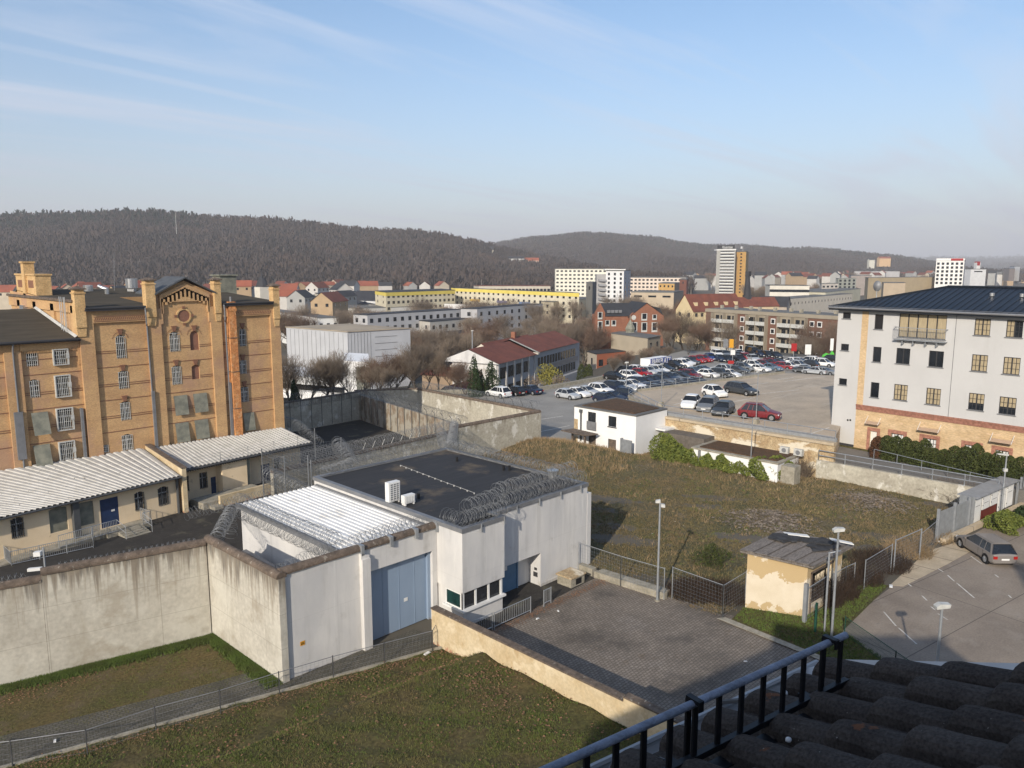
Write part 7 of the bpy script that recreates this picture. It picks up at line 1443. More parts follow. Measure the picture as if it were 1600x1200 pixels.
# misc mid-town blocks at the right
block('long_beige_hall', 'long low beige hall above the brown apartment block roof', 'hall', ((1192, 466.5), (1222, 468), (1332, 459)), 3.5, -8, (.55, .50, .42), 'flatg', None, (22, 1, .8, 1.2, 2.5))
block('long_beige_hall', 'second cream hall beyond the long beige hall', 'hall', ((1225, 455), (1290, 457), (1345, 451)), 5.0, -8, (.55, .52, .40), 'flatg', None, None)
block('white_office', 'white two storey office with grey hipped roof in the middle distance', 'building', ((1196, 445), (1203, 446), (1265, 446.5)), 9, -8, (.60, .57, .5), 'dkroof', None, (14, 1, 1.6, 1.5, 3))
block('balcony_house', 'small cream block with balconies left of the grey green office', 'building', ((1281, 443), (1284, 443.5), (1310, 443)), 8.5, -8, (.55, .50, .44), 'flatg', None, (4, 3, 2.4, 1.2))
block('grey_green_office', 'grey green office block with three window rows', 'building', ((1306, 434.8), (1310, 435), (1338, 434.6)), 10, -8, (.36, .37, .32), 'flatg', None, (4, 3, 3, 1.8))
block('industrial_building', 'pale grey industrial hall at the right beyond the town', 'hall', ((1333, 423.5), (1335, 424), (1406, 424)), 12, -8, (.42, .41, .41), 'flatg'); block('industrial_building', 'pink beige factory step below the pale grey industrial hall', 'hall', ((1326, 430.5), (1330, 431), (1362, 430.5)), 11, -8, (.52, .44, .38), 'flatg')
block('brown_concrete_hall', 'long brown concrete hall above the white building roof', 'hall', ((1352, 433.5), (1357, 434), (1476, 433)), 12.0, -8, (.36, .29, .19), 'flatg'); block('concrete_tower_stub', 'beige concrete cube left of the roof dish', 'building', ((1378, 441), (1381, 442), (1415, 442)), 10.0, -8, (.42, .34, .25), 'flatg')
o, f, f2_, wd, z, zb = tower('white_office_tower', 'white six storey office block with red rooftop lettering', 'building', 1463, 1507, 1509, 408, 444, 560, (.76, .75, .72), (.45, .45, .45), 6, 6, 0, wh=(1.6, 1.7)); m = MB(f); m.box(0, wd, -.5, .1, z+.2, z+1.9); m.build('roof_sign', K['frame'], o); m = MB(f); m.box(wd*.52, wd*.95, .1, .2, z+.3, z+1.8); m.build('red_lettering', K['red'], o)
o, f, f2_, wd, z, zb = tower('white_factory', 'white low factory with a red cube on its roof', 'building', 1517, 1541, 1541, 421, 437, 700, (.70, .70, .70), None, 1, 1, 0, wh=(8, 1)); m = MB(f); m.box(wd*.35, wd*.6, -4, 0, z+.5, z+6); m.build('stair_cube', K['frame'], o); m = MB(f); m.box(wd*.38, wd*.56, -4.1, .2, z+3.5, z+7); m.build('red_cube', K['red'], o)
tower('grey_glass_office', 'grey glazed office between the two white blocks', 'building', 1507, 1516, 1516, 420, 437, 720, (.2, .22, .25), None, 3, 2, 0)
tower('far_white_block', 'white block with brown base at the far right', 'building', 1586, 1594, 1594, 416.5, 432, 1100, (.66, .66, .66), None, 2, 1, 0); tower('far_brown_block', 'brown block joined to the white one at the far right', 'building', 1577, 1586, 1586, 420, 432, 1100, (.33, .27, .24), None, 2, 1, 0)
# castle-like yellow gable and red roofs
gabled('gabled_hall', 'yellow gabled hall with long red dormered roof left of the high rise', (1110, 462), 290, 10, 24, 4, 9.8, math.atan2(-cA, sA)+math.pi/2-.75+math.pi/2-.35, (.62, .50, .30), 'redroof', wins=9, cat='building', dorm=5)
gabled('red_roofed_wing', 'lower red roofed wing under the orange high rise', (1180, 468), 330, 9, 17, 3.5, 7.0, math.atan2(-cA, sA)+math.pi/2+.2, (.55, .45, .3), 'redroof', cat='building')
gabled('black_roofed_house', 'black hipped roof right of the dormered red roof', (1210, 468), 340, 10, 12, 3, 7.0, .3, (.4, .35, .3), 'dkroof', cat='building'); gabled('black_roofed_house', 'black roofed hall in front of the yellow row at the left', (598, 470), 430, 34, 30, 0, 6.5, .5, (.45, .44, .42), 'dkroof', cat='building')
# church spire
p = FD(410, 455, 420); CH = empty('church', (p.x, p.y, -8), 'small church tower with slender dark spire at the left', 'church'); m = MB(); zt = FD(410, 425, 420).z; zc = FD(410, 457, 420).z
m.box(p.x-3, p.x+3, p.y-3, p.y+3, -8, zc+3); setcol(m.build('wall', K['far'], CH), (.62, .58, .5)); m = MB(); m.tube([(p.x, p.y, zc+3), (p.x, p.y, zc+6), (p.x, p.y, zt)], 2.6, 8, .05); pr = None
m = MB()
for r_, z in ((3.4, zc+3), (2.2, zc+6.5), (.9, zt-3), (.05, zt)):
    cur = [m.pt(p.x+r_*math.cos(t*.785+.39), p.y+r_*math.sin(t*.785+.39), z) for t in range(8)]
    if pr: [m.f.append([pr[t], pr[(t+1) % 8], cur[(t+1) % 8], cur[t]]) for t in range(8)]
    pr = cur
m.build('spire', K['dkroof'], CH); m = MB(); m.box(p.x-.12, p.x+.12, p.y-.12, p.y+.12, zt-.3, zt+2.4); m.box(p.x-.7, p.x+.7, p.y-.1, p.y+.1, zt+1.2, zt+1.5); m.build('cross', K['dsteel'], CH)
p = FD(1168, 450, 330); m = MB(); m.tube([(p.x, p.y, -8), (p.x, p.y, 8)], 2.0, 8); m.tube([(p.x, p.y, 8), (p.x, p.y, FD(1168, 428, 330).z)], 1.6, 8, .7); m.box(p.x-.9, p.x+.9, p.y-.9, p.y+.9, FD(1168, 432, 330).z, FD(1168, 424, 330).z); tag(m.build('dark_turret', K['dkroof']), 'dark slender roof turret beside the orange high rise', 'turret')
# houses at the hill foot
rr = random.Random(21)
def hpos(): return None
hs_ = [(372, 447, 450, 'redroof2'), (392, 446, 470, 'redroof2'), (440, 447, 600, 'redroof'), (452, 452, 480, 'redroof2'), (466, 447, 560, 'redroof'), (480, 446, 620, 'redroof'), (496, 449, 520, 'redroof'), (512, 445, 650, 'redroof2'), (528, 443, 700, 'redroof'), (545, 446, 600, 'dkroof'), (560, 444, 680, 'redroof2'), (575, 446, 640, 'redroof2'), (533, 452, 480, 'dkroof'), (452, 462, 380, 'redroof2'), (470, 464, 360, 'dkroof'), (515, 470, 330, 'redroof'), (538, 462, 400, 'dkroof'), (600, 446, 700, 'dkroof'), (640, 446, 760, 'redroof2'), (665, 446, 760, 'redroof'), (690, 446, 740, 'redroof2'), (720, 443, 800, 'redroof'), (760, 443, 820, 'redroof'), (800, 440, 850, 'dkroof'), (845, 441, 850, 'redroof'), (858, 438, 880, 'redroof2')]
for px in range(1078, 1120, 9): hs_.append((px, 430+rr.uniform(-2, 6), 900+rr.uniform(-80, 120), rr.choice(('redroof', 'redroof2', 'dkroof'))))
for px in range(1176, 1330, 6): hs_.append((px+rr.uniform(-2, 2), 427+rr.uniform(0, 9), 850+rr.uniform(-60, 260), rr.choice(('redroof', 'redroof', 'redroof2', 'dkroof'))))
for px in range(1290, 1600, 11): hs_.append((px+rr.uniform(-3, 3), 425+rr.uniform(0, 6), 1150+rr.uniform(-200, 300), rr.choice(('redroof', 'dkroof', 'redroof2', 'flatg'))))
for px in (10, 30, 55, 80, 104, 118, 128, 140, 152, 168, 190, 212, 330, 345): hs_.append((px, 452+rr.uniform(-5, 6), 380+rr.uniform(0, 120), rr.choice(('redroof', 'dkroof', 'redroof2'))))
WN = {'redroof': 'dark red', 'redroof2': 'bright red', 'dkroof': 'dark grey', 'flatg': 'grey'}
names = ['white', 'cream', 'pale grey', 'ochre']; wc = [(.52, .50, .47), (.46, .40, .31), (.34, .34, .33), (.40, .29, .18)]
def place_word(px): return ('far left' if px < 250 else 'left' if px < 500 else 'left centre' if px < 700 else 'centre' if px < 900 else 'right centre' if px < 1150 else 'right' if px < 1340 else 'far right')
NCD = {}
def NC(n): NCD[n] = NCD.get(n, 0)+1; return NCD[n]
hs_.sort()
for k, (px, py, d, rm) in enumerate(hs_):
    wi = rr.randrange(4); p = FD(px, py, d); ze = min(p.z, 10) if p.z > -4 else -3; w_ = rr.uniform(7, 10.5); ln_ = rr.uniform(9, 16)
    near = 'behind the prison roof' if px < 440 else 'before the wooded left hill' if px < 870 else 'at the far hill foot'
    gabled('town_house', f'{names[wi]} house with {WN[rm]} roof, {ordw(NC(near))} from the left {near}', (px, py), d, w_, ln_, ze, ze+w_*.38, rr.uniform(0, 3.14), wc[wi], rm, -9, 'house', 'town houses at the foot of the hills', wins=3 if d < 560 else 0)
# hillside castle-like buildings
def on_hill(px, py, d, w_, h, ln_, lab, colr, rm, cat='house'): gabled('hill_house', lab, (px, py), d, w_, ln_, FD(px, py, d).z+4, FD(px, py, d).z+4+h, math.atan2(-cA, sA)+math.pi/2+.1, colr, rm, FD(px, py, d).z-14, cat)
on_hill(829, 411, 1180, 10, 4, 24, 'pale pink long house with red roof on the hill saddle', (.60, .42, .33), 'redroof2'); on_hill(806, 408, 1175, 9, 3, 24, 'white low house with blue grey roof left of the pink hill house', (.62, .62, .6), 'dkroof'); on_hill(767, 394, 1240, 8, 5, 8, 'lonely small tower house on the wooded ridge', (.5, .46, .38), 'dkroof', 'tower'); on_hill(1381, 406.5, 1700, 10, 3.5, 26, 'orange villa on the far right hillside', (.6, .40, .22), 'redroof2'); on_hill(1361, 409, 1650, 8, 3, 12, 'small white house left of the orange villa on the hillside', (.6, .58, .5), 'dkroof')
p0 = FD(275, 350, 1150); m = MB(); m.tube([(p0.x, p0.y, p0.z-20), (p0.x, p0.y, FD(275, 330, 1150).z)], .45, 6, .2); tag(m.build('radio_mast', K['bars']), 'thin pale radio mast rising from the left hill top', 'mast')
# signs among the cars
def pole_sign(px, py, h, matl, w_, hh, lab, d0=0, kind='panel'):
    p = G(px, py, 0); o = empty('lot_sign', p, lab, 'sign'); m = MB(Fr((p.x, p.y, 0), (sA, -cA), (-cA, -sA))); m.tube([(0, 0, 0), (0, 0, h)], .06, 6); m.build('pole', K['steel'], o); m = MB(m.fr); m.box(-w_/2, w_/2, .07, .15, h-hh, h); m.build('panel', K[matl], o); return o
pole_sign(1144, 573, 3.4, 'litter', .9, 1.0, 'white and red notice on a pole in the middle of the lot'); pole_sign(1141, 585, 2.6, 'red', 1.1, .6, 'red and white low notice board by the lot pole'); pole_sign(1239.5, 560, 3.3, 'red', 1.2, 1.7, 'red banner board before the brown apartment block'); pole_sign(1261.5, 561, 3.2, 'litter', 1.3, 2.2, 'white banner board right of the red one'); pole_sign(1298, 562, 4.6, 'litter', .7, 2.6, 'tall white flag sign at the lot corner'); pole_sign(1141, 552, 3.3, 'yellow', 1.3, 2.0, 'yellow board under the brown apartment block'); pole_sign(1134, 552, 3.3, 'grey', 1.4, 2.0, 'grey board left of the yellow one')
p = G(1296, 563, 0); m = MB(Fr((p.x, p.y, 0), (sA, -cA), (-cA, -sA))); m.prism([(-1.6, .2), (1.6, .2), (1.7, .8), (.9, 1.2), (.5, 2.0), (0, 1.3), (-.8, 1.6), (-1.5, 1.1)], -.3, .3); tag(m.build('green_figure', K['ltgreen']), 'bright green advertising figure at the lot corner', 'figure')
p = G(978, 622, 0); lamp((p.x, p.y, 0), 5.4, 'grey lamp post in the parking lot between the dark tall car and the navy car'); 
for px, py, zt_, lb in ((752, 560, 3.0, 'street lamp with white post left of the red roofed school'), (738, 538, 1.0, 'double arm street lamp on the street behind the bare trees')): p = FD(px, py, 175); lamp((p.x, p.y, p.z-8), p.z+3, lb, r=.16)
# ================================================================ HILLS AND FOREST
RID1 = [(-200, 352), (0, 343), (60, 337), (110, 334), (200, 334.5), (300, 337), (400, 344), (480, 350), (560, 357.5), (650, 365.5), (700, 371.5), (760, 380), (800, 392), (850, 404), (900, 414), (960, 426), (1100, 440)]
RID2 = [(700, 400), (740, 385), (790, 377.5), (830, 368.5), (900, 363.5), (950, 363), (1000, 366), (1060, 377), (1120, 381), (1200, 384.5), (1260, 387), (1330, 392.5), (1400, 401), (1450, 408), (1500, 418), (1560, 428)]
RID3 = [(1250, 404), (1400, 404), (1450, 403), (1520, 404), (1600, 402), (1700, 400), (1850, 402)]
def interp(T, x):
    if x <= T[0][0]: return T[0][1]
    for (a, b), (c, d) in zip(T, T[1:]):
        if x <= c: return b+(d-b)*(x-a)/(c-a)
    return T[-1][1]
def hill(name, T, x0, x1, d0, d1, zb, trees_h, mtl, jit=0, seed=0, n=70, rows=14, zback=.8):
    m = MB(); idx = {}; H_ = {}
    for i in range(n+1):
        px = x0+(x1-x0)*i/n; top = FD(px, interp(T, px), d1).z-trees_h; top = max(top, zb+2)
        for j in range(rows+4):
            t = j/rows; d = d0+(d1-d0)*t; base = FD(px, 416, d); tt = min(1, t)
            z = zb+(top-zb)*(tt**.85*(.62+.38*tt)) if t <= 1 else top-(t-1)*60
            z += jit*math.sin(px*.021+seed)*math.sin(t*5+px*.007)*min(1, t*3)*(1-tt)*2
            idx[i, j] = m.pt(base.x, base.y, z); H_[i, j] = (base.x, base.y, z)
    for i in range(n):
        for j in range(rows+3): m.f.append([idx[i, j], idx[i+1, j], idx[i+1, j+1], idx[i, j+1]])
    o = m.build(name, mtl, smooth=True); struct(o); return H_, n, rows
K['hill'] = mat('forest floor', (.070, .052, .042), 1, scale=.02, col2=(.035, .03, .027)); K['wood1'] = mat('bare forest crowns', (.070, .053, .046), 1, scale=.012, col2=(.048, .040, .038), fine=.22, bscale=.09); layer(K['wood1'], (.098, .066, .052), .02, (1, 1, 1), .55, .68, .6); K['wood2'] = mat('dark conifer crowns', (.028, .038, .030), 1, scale=.05, var=.4); K['trunks'] = mat('pale beech trunks', (.30, .27, .24), .9, var=.4, scale=.05)
H1 = hill('hill', RID1, -260, 1080, 760, 1330, -8, 12, K['hill'], 6, 1); H2 = hill('hill', RID2, 700, 1600, 1250, 2300, -8, 14, K['hill'], 10, 4); H3 = hill('hill', RID3, 1200, 1900, 3600, 6500, -8, 6, K['hill'], 10, 2)
def forest(name, HH_, count, hmin, hmax, seed, label, rng_i=None, crown=1.0, matl='wood1', jlim=(0, 1.05), trunks=0.0, conifer=False, K3=13):
    # each tree is a spray of narrow upright branch fans round its own axis
    H_, n, rows = HH_; rq = np.random.default_rng(seed); HA = np.zeros((n+1, rows+4, 3))
    for (i, j), p in H_.items(): HA[i, j] = p
    u = rq.uniform(*(rng_i or (0, n-.001)), count); t = rq.uniform(*jlim, count)*rows; i = u.astype(int); j = np.minimum(t.astype(int), rows+2); a = (u-i)[:, None]; b = (t-j)[:, None]
    P = HA[i, j]*(1-a)*(1-b)+HA[i+1, j]*a*(1-b)+HA[i, j+1]*(1-a)*b+HA[i+1, j+1]*a*b
    h = rq.uniform(hmin, hmax, count)*(1+.25*np.sin(P[:, 0]*.021)*np.sin(P[:, 1]*.017)); r = h*rq.uniform(.2, .34, count)*crown; k = K3
    hh = rq.uniform(.25, 1.0, (count, k)) if not conifer else rq.uniform(.05, .9, (count, k)); ang = rq.uniform(0, 6.283, (count, k)); prof = np.sqrt(np.clip(1-((hh-.62)/.45)**2, .05, 1)) if not conifer else (1.05-hh)*.9
    rad = r[:, None]*prof*np.sqrt(rq.uniform(.05, 1, (count, k))); cx = P[:, 0:1]+rad*np.cos(ang); cy = P[:, 1:2]+rad*np.sin(ang); cz = P[:, 2:3]+h[:, None]*hh*.92
    L = h[:, None]*rq.uniform(.14, .3, (count, k)); w = h[:, None]*rq.uniform(.035, .085, (count, k)); az = rq.uniform(0, 3.1416, (count, k)); lean = rq.normal(0, .35, (count, k))
    ox, oy = np.cos(az)*w, np.sin(az)*w; V = np.empty((count, k, 4, 3)); lx = lean*L*np.cos(ang); ly = lean*L*np.sin(ang)
    for q, (sx, sz) in enumerate(((-1, 0), (1, -.1), (.55, 1.0), (-.7, .85))): V[:, :, q, 0] = cx+ox*sx+lx*sz; V[:, :, q, 1] = cy+oy*sx+ly*sz; V[:, :, q, 2] = cz+L*(sz-.4)
    sets = [(name, V.reshape(-1, 3), matl, label)]
    if trunks:
        m_ = rq.random(count) < trunks; Pt = P[m_]; ht = h[m_]; c = len(Pt); T = np.empty((c, 4, 3)); w0 = rq.uniform(.15, .42, c); ln = rq.uniform(-.6, .6, c); th_ = ht*rq.uniform(.5, .9, c)
        for q, (sx, sz) in enumerate(((-1, 0), (1, 0), (.5, 1), (-.5, 1))): T[:, q, 0] = Pt[:, 0]-cA*4+sA*(w0*sx+ln*sz); T[:, q, 1] = Pt[:, 1]-sA*4-cA*(w0*sx+ln*sz); T[:, q, 2] = Pt[:, 2]-2+(th_+2)*sz
        T2 = T.copy(); T2[:, (1, 2), 0] = Pt[:, 0:1]+cA*.4; T2[:, (1, 2), 1] = Pt[:, 1:2]+sA*.4; sets.append(('tree_trunks', T.reshape(-1, 3), 'trunks', label+', pale trunks'))
    for nm, v, mm, lb in sets:
        nf = len(v)//4; me = bpy.data.meshes.new(nm); me.vertices.add(len(v)); me.vertices.foreach_set('co', v.ravel()); me.loops.add(len(v)); me.loops.foreach_set('vertex_index', np.arange(len(v), dtype=np.int32)); me.polygons.add(nf); me.polygons.foreach_set('loop_start', np.arange(0, len(v), 4, dtype=np.int32)); me.polygons.foreach_set('loop_total', np.full(nf, 4, dtype=np.int32)); me.update(calc_edges=True); me.validate()
        me.materials.append(K[mm]); o = bpy.data.objects.new(nm, me); S.collection.objects.link(o); tag(o, lb, 'forest', kind='stuff')
forest('forest', H1, 36000, 11, 19, 1, 'bare brown beech forest covering the long left hill', trunks=.22)
forest('forest', H2, 30000, 11, 19, 2, 'bare grey brown forest on the middle and right hill', trunks=.10)
forest('forest', H3, 5000, 16, 30, 3, 'distant bluish woods on the far right horizon', crown=2.0)
forest('conifers', H1, 700, 16, 24, 5, 'dark conifers along the left ridge', rng_i=(12, 30), crown=.6, matl='wood2', jlim=(.82, 1.02), conifer=True); forest('conifers', H2, 1500, 14, 22, 6, 'dark conifers on the right ridge', rng_i=(10, 69), crown=.6, matl='wood2', jlim=(.75, 1.02), conifer=True)
# ================================================================ TREES, SHRUBS, GRASS
def tree_mesh(seed, Hh=10.0, spread=.5, stems=1, dens=1.0, twr=.012, up=.35):
    rq = random.Random(seed); tr = MB(); tw = MB()
    def seg(m, p, q, r0, r1, n=5): m.tube([p, q], r0, n, r1, cap=False)
    def grow(p, d, L, r, lv):
        q = p; n = 3 if lv < 3 else 2
        for k in range(n):
            d = (d+Vector((rq.gauss(0, .13), rq.gauss(0, .13), rq.gauss(.05, .08)))).normalized(); q2 = q+d*(L/n); r2 = r*(.82 if lv < 3 else .75)
            seg(tr if lv < 3 else tw, q, q2, max(r, twr*.6), max(r2, twr*.5), 6 if lv == 0 else (5 if lv < 3 else 3)); q, r = q2, r2
            if lv < 5 and (k > 0 or lv > 0) and (lv < 3 or rq.random() < .42):
                for _ in range(rq.choice((1, 2)) if lv else 2):
                    a = rq.uniform(0, 6.28); t = Vector((math.cos(a), math.sin(a), rq.uniform(-.1, .5))); nd = (d*(1-spread)+t*spread+Vector((0, 0, up*.4))).normalized(); grow(q, nd, L*rq.uniform(.55, .8), r*.62, lv+1)
        if lv < 5:
            for _ in range(2):
                a = rq.uniform(0, 6.28); nd = (d+Vector((math.cos(a), math.sin(a), .15))*spread*.9+Vector((0, 0, up*.3))).normalized(); grow(q, nd, L*rq.uniform(.6, .8), r*.75, lv+1)
    for s in range(stems):
        a = rq.uniform(0, 6.28); o = Vector((.3*math.cos(a), .3*math.sin(a), 0))*(stems > 1); d = Vector((math.cos(a)*.3*(stems > 1), math.sin(a)*.3*(stems > 1), 1)).normalized(); grow(o, d, Hh*.27, Hh*.018/(1+.3*(stems > 1)), 0)
    return tr, tw
TPR = []
def tree_proto(seed, mt, **k):
    tr, tw = tree_mesh(seed, **k); root = bpy.data.objects.new('bare_tree', None); S.collection.objects.link(root); mx_ = max(v[2] for v in tw.v)
    for m, nm, mm in ((tr, 'trunk', 'bark'), (tw, 'crown', mt)):
        me = bpy.data.meshes.new(nm); me.from_pydata(m.v, [], m.f); me.materials.append(K[mm]); o = bpy.data.objects.new(nm, me); S.collection.objects.link(o); o.parent = root
    root['h'] = mx_; TPR.append(root); return len(m.v)
for sd, mt, kw in ((1, 'twig', dict(spread=.5)), (2, 'twig', dict(spread=.42, stems=2)), (3, 'twigr', dict(spread=.55, stems=3, up=.5)), (4, 'twig', dict(spread=.38, up=.6))): tree_proto(sd, mt, **kw)
used = set()
def tree(px, py, d, h, k, label, group=None, w_=1.0, zb=None):
    p = FD(px, py, d); z = zg(p.x, p.y) if zb is None else zb
    if k in used: o = copy_tree(TPR[k])
    else: o = TPR[k]; used.add(k)
    s = h/TPR[k]['h']; o.location = (p.x, p.y, z); o.scale = (s*w_, s*w_, s); o.rotation_euler = (0, 0, R.uniform(0, 6.28)); tag(o, label, 'tree', group); return o
GT = 'bare trees around the town'
def topz(px, py, d): return FD(px, py, d).z
# large bare trees behind the exercise yard (px, top row, distance)
big = [(452, 552, 112, 0), (478, 548, 118, 1), (505, 545, 122, 3), (528, 553, 124, 0), (556, 548, 126, 1), (585, 553, 124, 2), (612, 545, 122, 2), (636, 532, 122, 0), (660, 535, 125, 1), (684, 545, 124, 3), (704, 560, 122, 2), (600, 565, 118, 1), (650, 556, 118, 3), (728, 575, 120, 2)]
for i, (px, yt, d, k) in enumerate(big):
    p = FD(px, 600, d); z = zg(p.x, p.y); h = max(5, topz(px, yt, d)-z); tree(px, 600, d, h, k, f'{ordw(i+1)} bare brown tree from the left behind the exercise yard wall' if i < 11 else f'{ordw(i-10)} smaller bare tree in the second line behind the yard wall', GT, 1.15)
mid = [(1050, 490, 188), (1068, 482, 196), (1088, 486, 200), (1100, 500, 186), (1040, 515, 180), (1075, 520, 176), (1284, 500, 196), (1296, 496, 200), (1270, 515, 192), (1110, 515, 190), (1128, 500, 205), (1035, 535, 160), (980, 565, 150), (1000, 562, 152), (960, 572, 142), (1016, 560, 156)]
for i, (px, yt, d) in enumerate(mid):
    p = FD(px, 560, d); z = zg(p.x, p.y); tree(px, 560, d, max(4, topz(px, yt, d)-z), (2, 0, 1)[i % 3], f'{ordw(i+1)} bare tree of the belt '+('before the brown apartment block' if px > 1105 else 'beside the red brick building' if px > 1030 else 'by the white sign box'), GT, 1.1)
# town trees with smaller copies
rq = random.Random(77)
tn = []
for a, b, yt0, yt1, d0, d1, n in ((440, 600, 472, 494, 250, 340, 15), (600, 720, 458, 478, 300, 400, 6), (735, 930, 485, 510, 215, 280, 16), (720, 905, 462, 472, 300, 350, 10), (930, 1110, 452, 478, 300, 420, 12), (1170, 1330, 440, 452, 480, 760, 26), (440, 880, 433, 442, 760, 900, 44), (1090, 1450, 424, 432, 900, 1300, 36), (640, 740, 500, 520, 190, 230, 9), (0, 440, 440, 452, 500, 760, 22), (860, 960, 545, 560, 140, 152, 0)):
    for _ in range(n): tn.append((rq.uniform(a, b), rq.uniform(yt0, yt1), rq.uniform(d0, d1)))
tn.sort(); TC = {}
def tlab(px, yt, d):
    z = 'at the foot of the left hill' if d > 700 and px < 900 else 'among the far right town houses' if d > 700 else 'behind the prison block roof' if px < 440 else 'between the tan roofed hall and the yellow rows' if px < 600 else 'before the yellow apartment rows' if d > 290 and px < 930 else 'around the pale grey apartment row' if px < 930 else 'around the high rise and beige halls'
    TC[z] = TC.get(z, 0)+1; return f'{ordw(TC[z])} bare tree from the left {z}'
for i, (px, yt, d) in enumerate(tn):
    h = min(22, max(7, topz(px, yt, d)+8)); p = FD(px, 450, d); z = topz(px, yt, d)-h
    tree(px, 450, d, h, rq.randrange(4), tlab(px, yt, d), 'bare trees among the town roofs', 1.25, zb=max(-9, z))
# leafy things
def leaves(n, fn, size, seed):
    rq = random.Random(seed); m = MB()
    for _ in range(n):
        x, y, z = fn(rq); u = Vector((rq.gauss(0, 1), rq.gauss(0, 1), rq.gauss(0, 1))).normalized(); v = u.cross(Vector((rq.gauss(0, 1), rq.gauss(0, 1), rq.gauss(0, 1)))).normalized(); s = size*rq.uniform(.6, 1.3); c = Vector((x, y, z)); i = len(m.v)
        m.v += [tuple(c-u*s), tuple(c+v*s*.55), tuple(c+u*s), tuple(c-v*s*.55)]; m.f.append([i, i+1, i+2, i+3])
    return m
def shrub(name, label, cat, pos, rx, ry, h, n, size, mt, seed, cone=False, group=None, stem='bark', lumpy=.25):
    x0, y0, z0 = pos
    ph = [random.Random(seed+9).uniform(0, 6.28) for _ in range(6)]
    def fn(q):
        a = q.uniform(0, 6.28); t = q.random()**.6; zz = q.random()
        if cone: r = (1-zz**5)**.6*(.85+.15*math.sin(a*3+ph[0])); r = r*(.75+.25*t) if q.random() < .7 else r*t
        else: r = math.sqrt(max(0, 1-(zz*1.02-.35)**2/.46))*(1-lumpy+lumpy*math.sin(a*3+ph[1]+zz*4)*1.2)*(t if q.random() < .35 else .72+.3*t)
        return x0+rx*r*math.cos(a), y0+ry*r*math.sin(a), z0+h*zz*(1 if cone else 1+lumpy*.6*math.sin(a*2+ph[2]))
    o = empty(name, pos, label, cat, group); leaves(n, fn, size, seed).build('foliage', K[mt], o); m = MB(); rq = random.Random(seed)
    for k in range(3 if not cone else 1): a = rq.uniform(0, 6.28); m.tube([(x0, y0, z0-.1), (x0+rx*.4*math.cos(a)*(not cone), y0+ry*.4*math.sin(a)*(not cone), z0+h*.7)], .03+.012*h, 5, .015)
    m.build('stem', K[stem], o); return o
# conifer hedge (each conifer its own plant)
hp = [(1376, 1.0)]+[(1386+i*8.6+ (i**1.12)*.55, 1.0) for i in range(27)]
proto = None
f0 = Fr((C0.x, C0.y, 0), FW.s, FW.n)
rq = random.Random(5); hi = 0
pa, pb = Vector((*FW.p(5.9, 2.0, 0)[:2], 1.45)), Vector((*FW.p(33, 1.9, 0)[:2], 1.45)); n = 32
for i in range(n):
    p = pa.lerp(pb, i/(n-1)); hgt = 1.95+rq.uniform(-.25, .3)+.25*math.sin(i*.7)
    lab = 'browned reddish conifer at the left end of the hedge' if i == 0 else f'{ordw(i+1)} dark green conifer from the left of the hedge before the brick base'
    if i < 5: o = shrub('hedge_conifer', lab, 'conifer', tuple(p), .78, .78, hgt, 2600, .085, 'thujab' if i == 0 else 'thuja', 40+i, True, 'conifers of the hedge'); protos = (protos+[o]) if i else []
    else:
        o = copy_tree(protos[i % len(protos)]); o.location = p; o.scale = (1, 1, hgt/2.0); o.rotation_euler = (0, 0, i*1.3); o['label'] = lab
# shrubs by the annex and white house
for i, (px, py, rx, h, n_) in enumerate(((1040, 716, 1.5, 2.3, 2600), (1062, 720, 1.1, 1.6, 1500), (1084, 722, 1.0, 1.3, 1200), (1106, 727, 1.1, 1.2, 1400), (1130, 732, 1.1, 1.35, 1400), (1152, 735, 1.0, 1.1, 1200), (1190, 742, 1.4, 1.6, 2400), (1215, 742, 1.3, 1.7, 2200), (1172, 739, .8, 1.0, 900))):
    p = G(px, py, .3); shrub('shrub', f'bright green leafy shrub, {["tallest, next to the white house", "second in the row", "third in the row", "fourth in the row", "fifth in the row", "sixth in the row", "big one right of the thin pole", "last big one before the grey hut", "small one at the thin pole foot"][i]}', 'shrub', (p.x, p.y, .2), rx*1.25, rx*1.25, h*1.05, int(n_*2.2), .11, 'bush', 60+i, group='green shrubs below the deck')
for i, (px, py, rx, h, mt, lb) in enumerate(((1040, 625, .9, 3.6, 'ivy', ''),)): pass
def ivycol(px, yt, yb, d, r, lab, mt='ivy', n_=2600, size=.14):
    p = FD(px, yb, d); h = FD(px, yt, d).z-p.z; shrub('ivy_tree', lab, 'tree', tuple(p), r, r, h, n_, size, mt, int(px), lumpy=.3, cone=False)
ivycol(742, 565, 628, 118, 1.1, 'ivy clad tree column, leftmost of three beside the pale school wing'); ivycol(752, 585, 630, 119, 1.0, 'ivy clad tree column, middle of three beside the pale school wing'); ivycol(768, 573, 622, 121, 1.5, 'ivy clad tree column, broad right one at the grey school corner')
ivycol(461, 600, 640, 106, .8, 'ivy covered trunk among the bare trees at the far left'); 
for px, lb in ((908, 'left cypress of the pair by the grey school end'), (920, 'right cypress of the pair by the grey school end')): p = FD(px, 603, 150); shrub('cypress', lb, 'conifer', (p.x, p.y, p.z-2), 1.1, 1.1, FD(px, 569, 150).z-p.z+2, 2200, .14, 'thuja', px, True)
p = FD(857, 600, 148); shrub('willow', 'yellowish budding tree before the long window bands of the grey school', 'tree', (p.x, p.y, p.z), 3.0, 3.0, FD(857, 572, 148).z-p.z, 1700, .16, 'yelgr', 3, lumpy=.3)
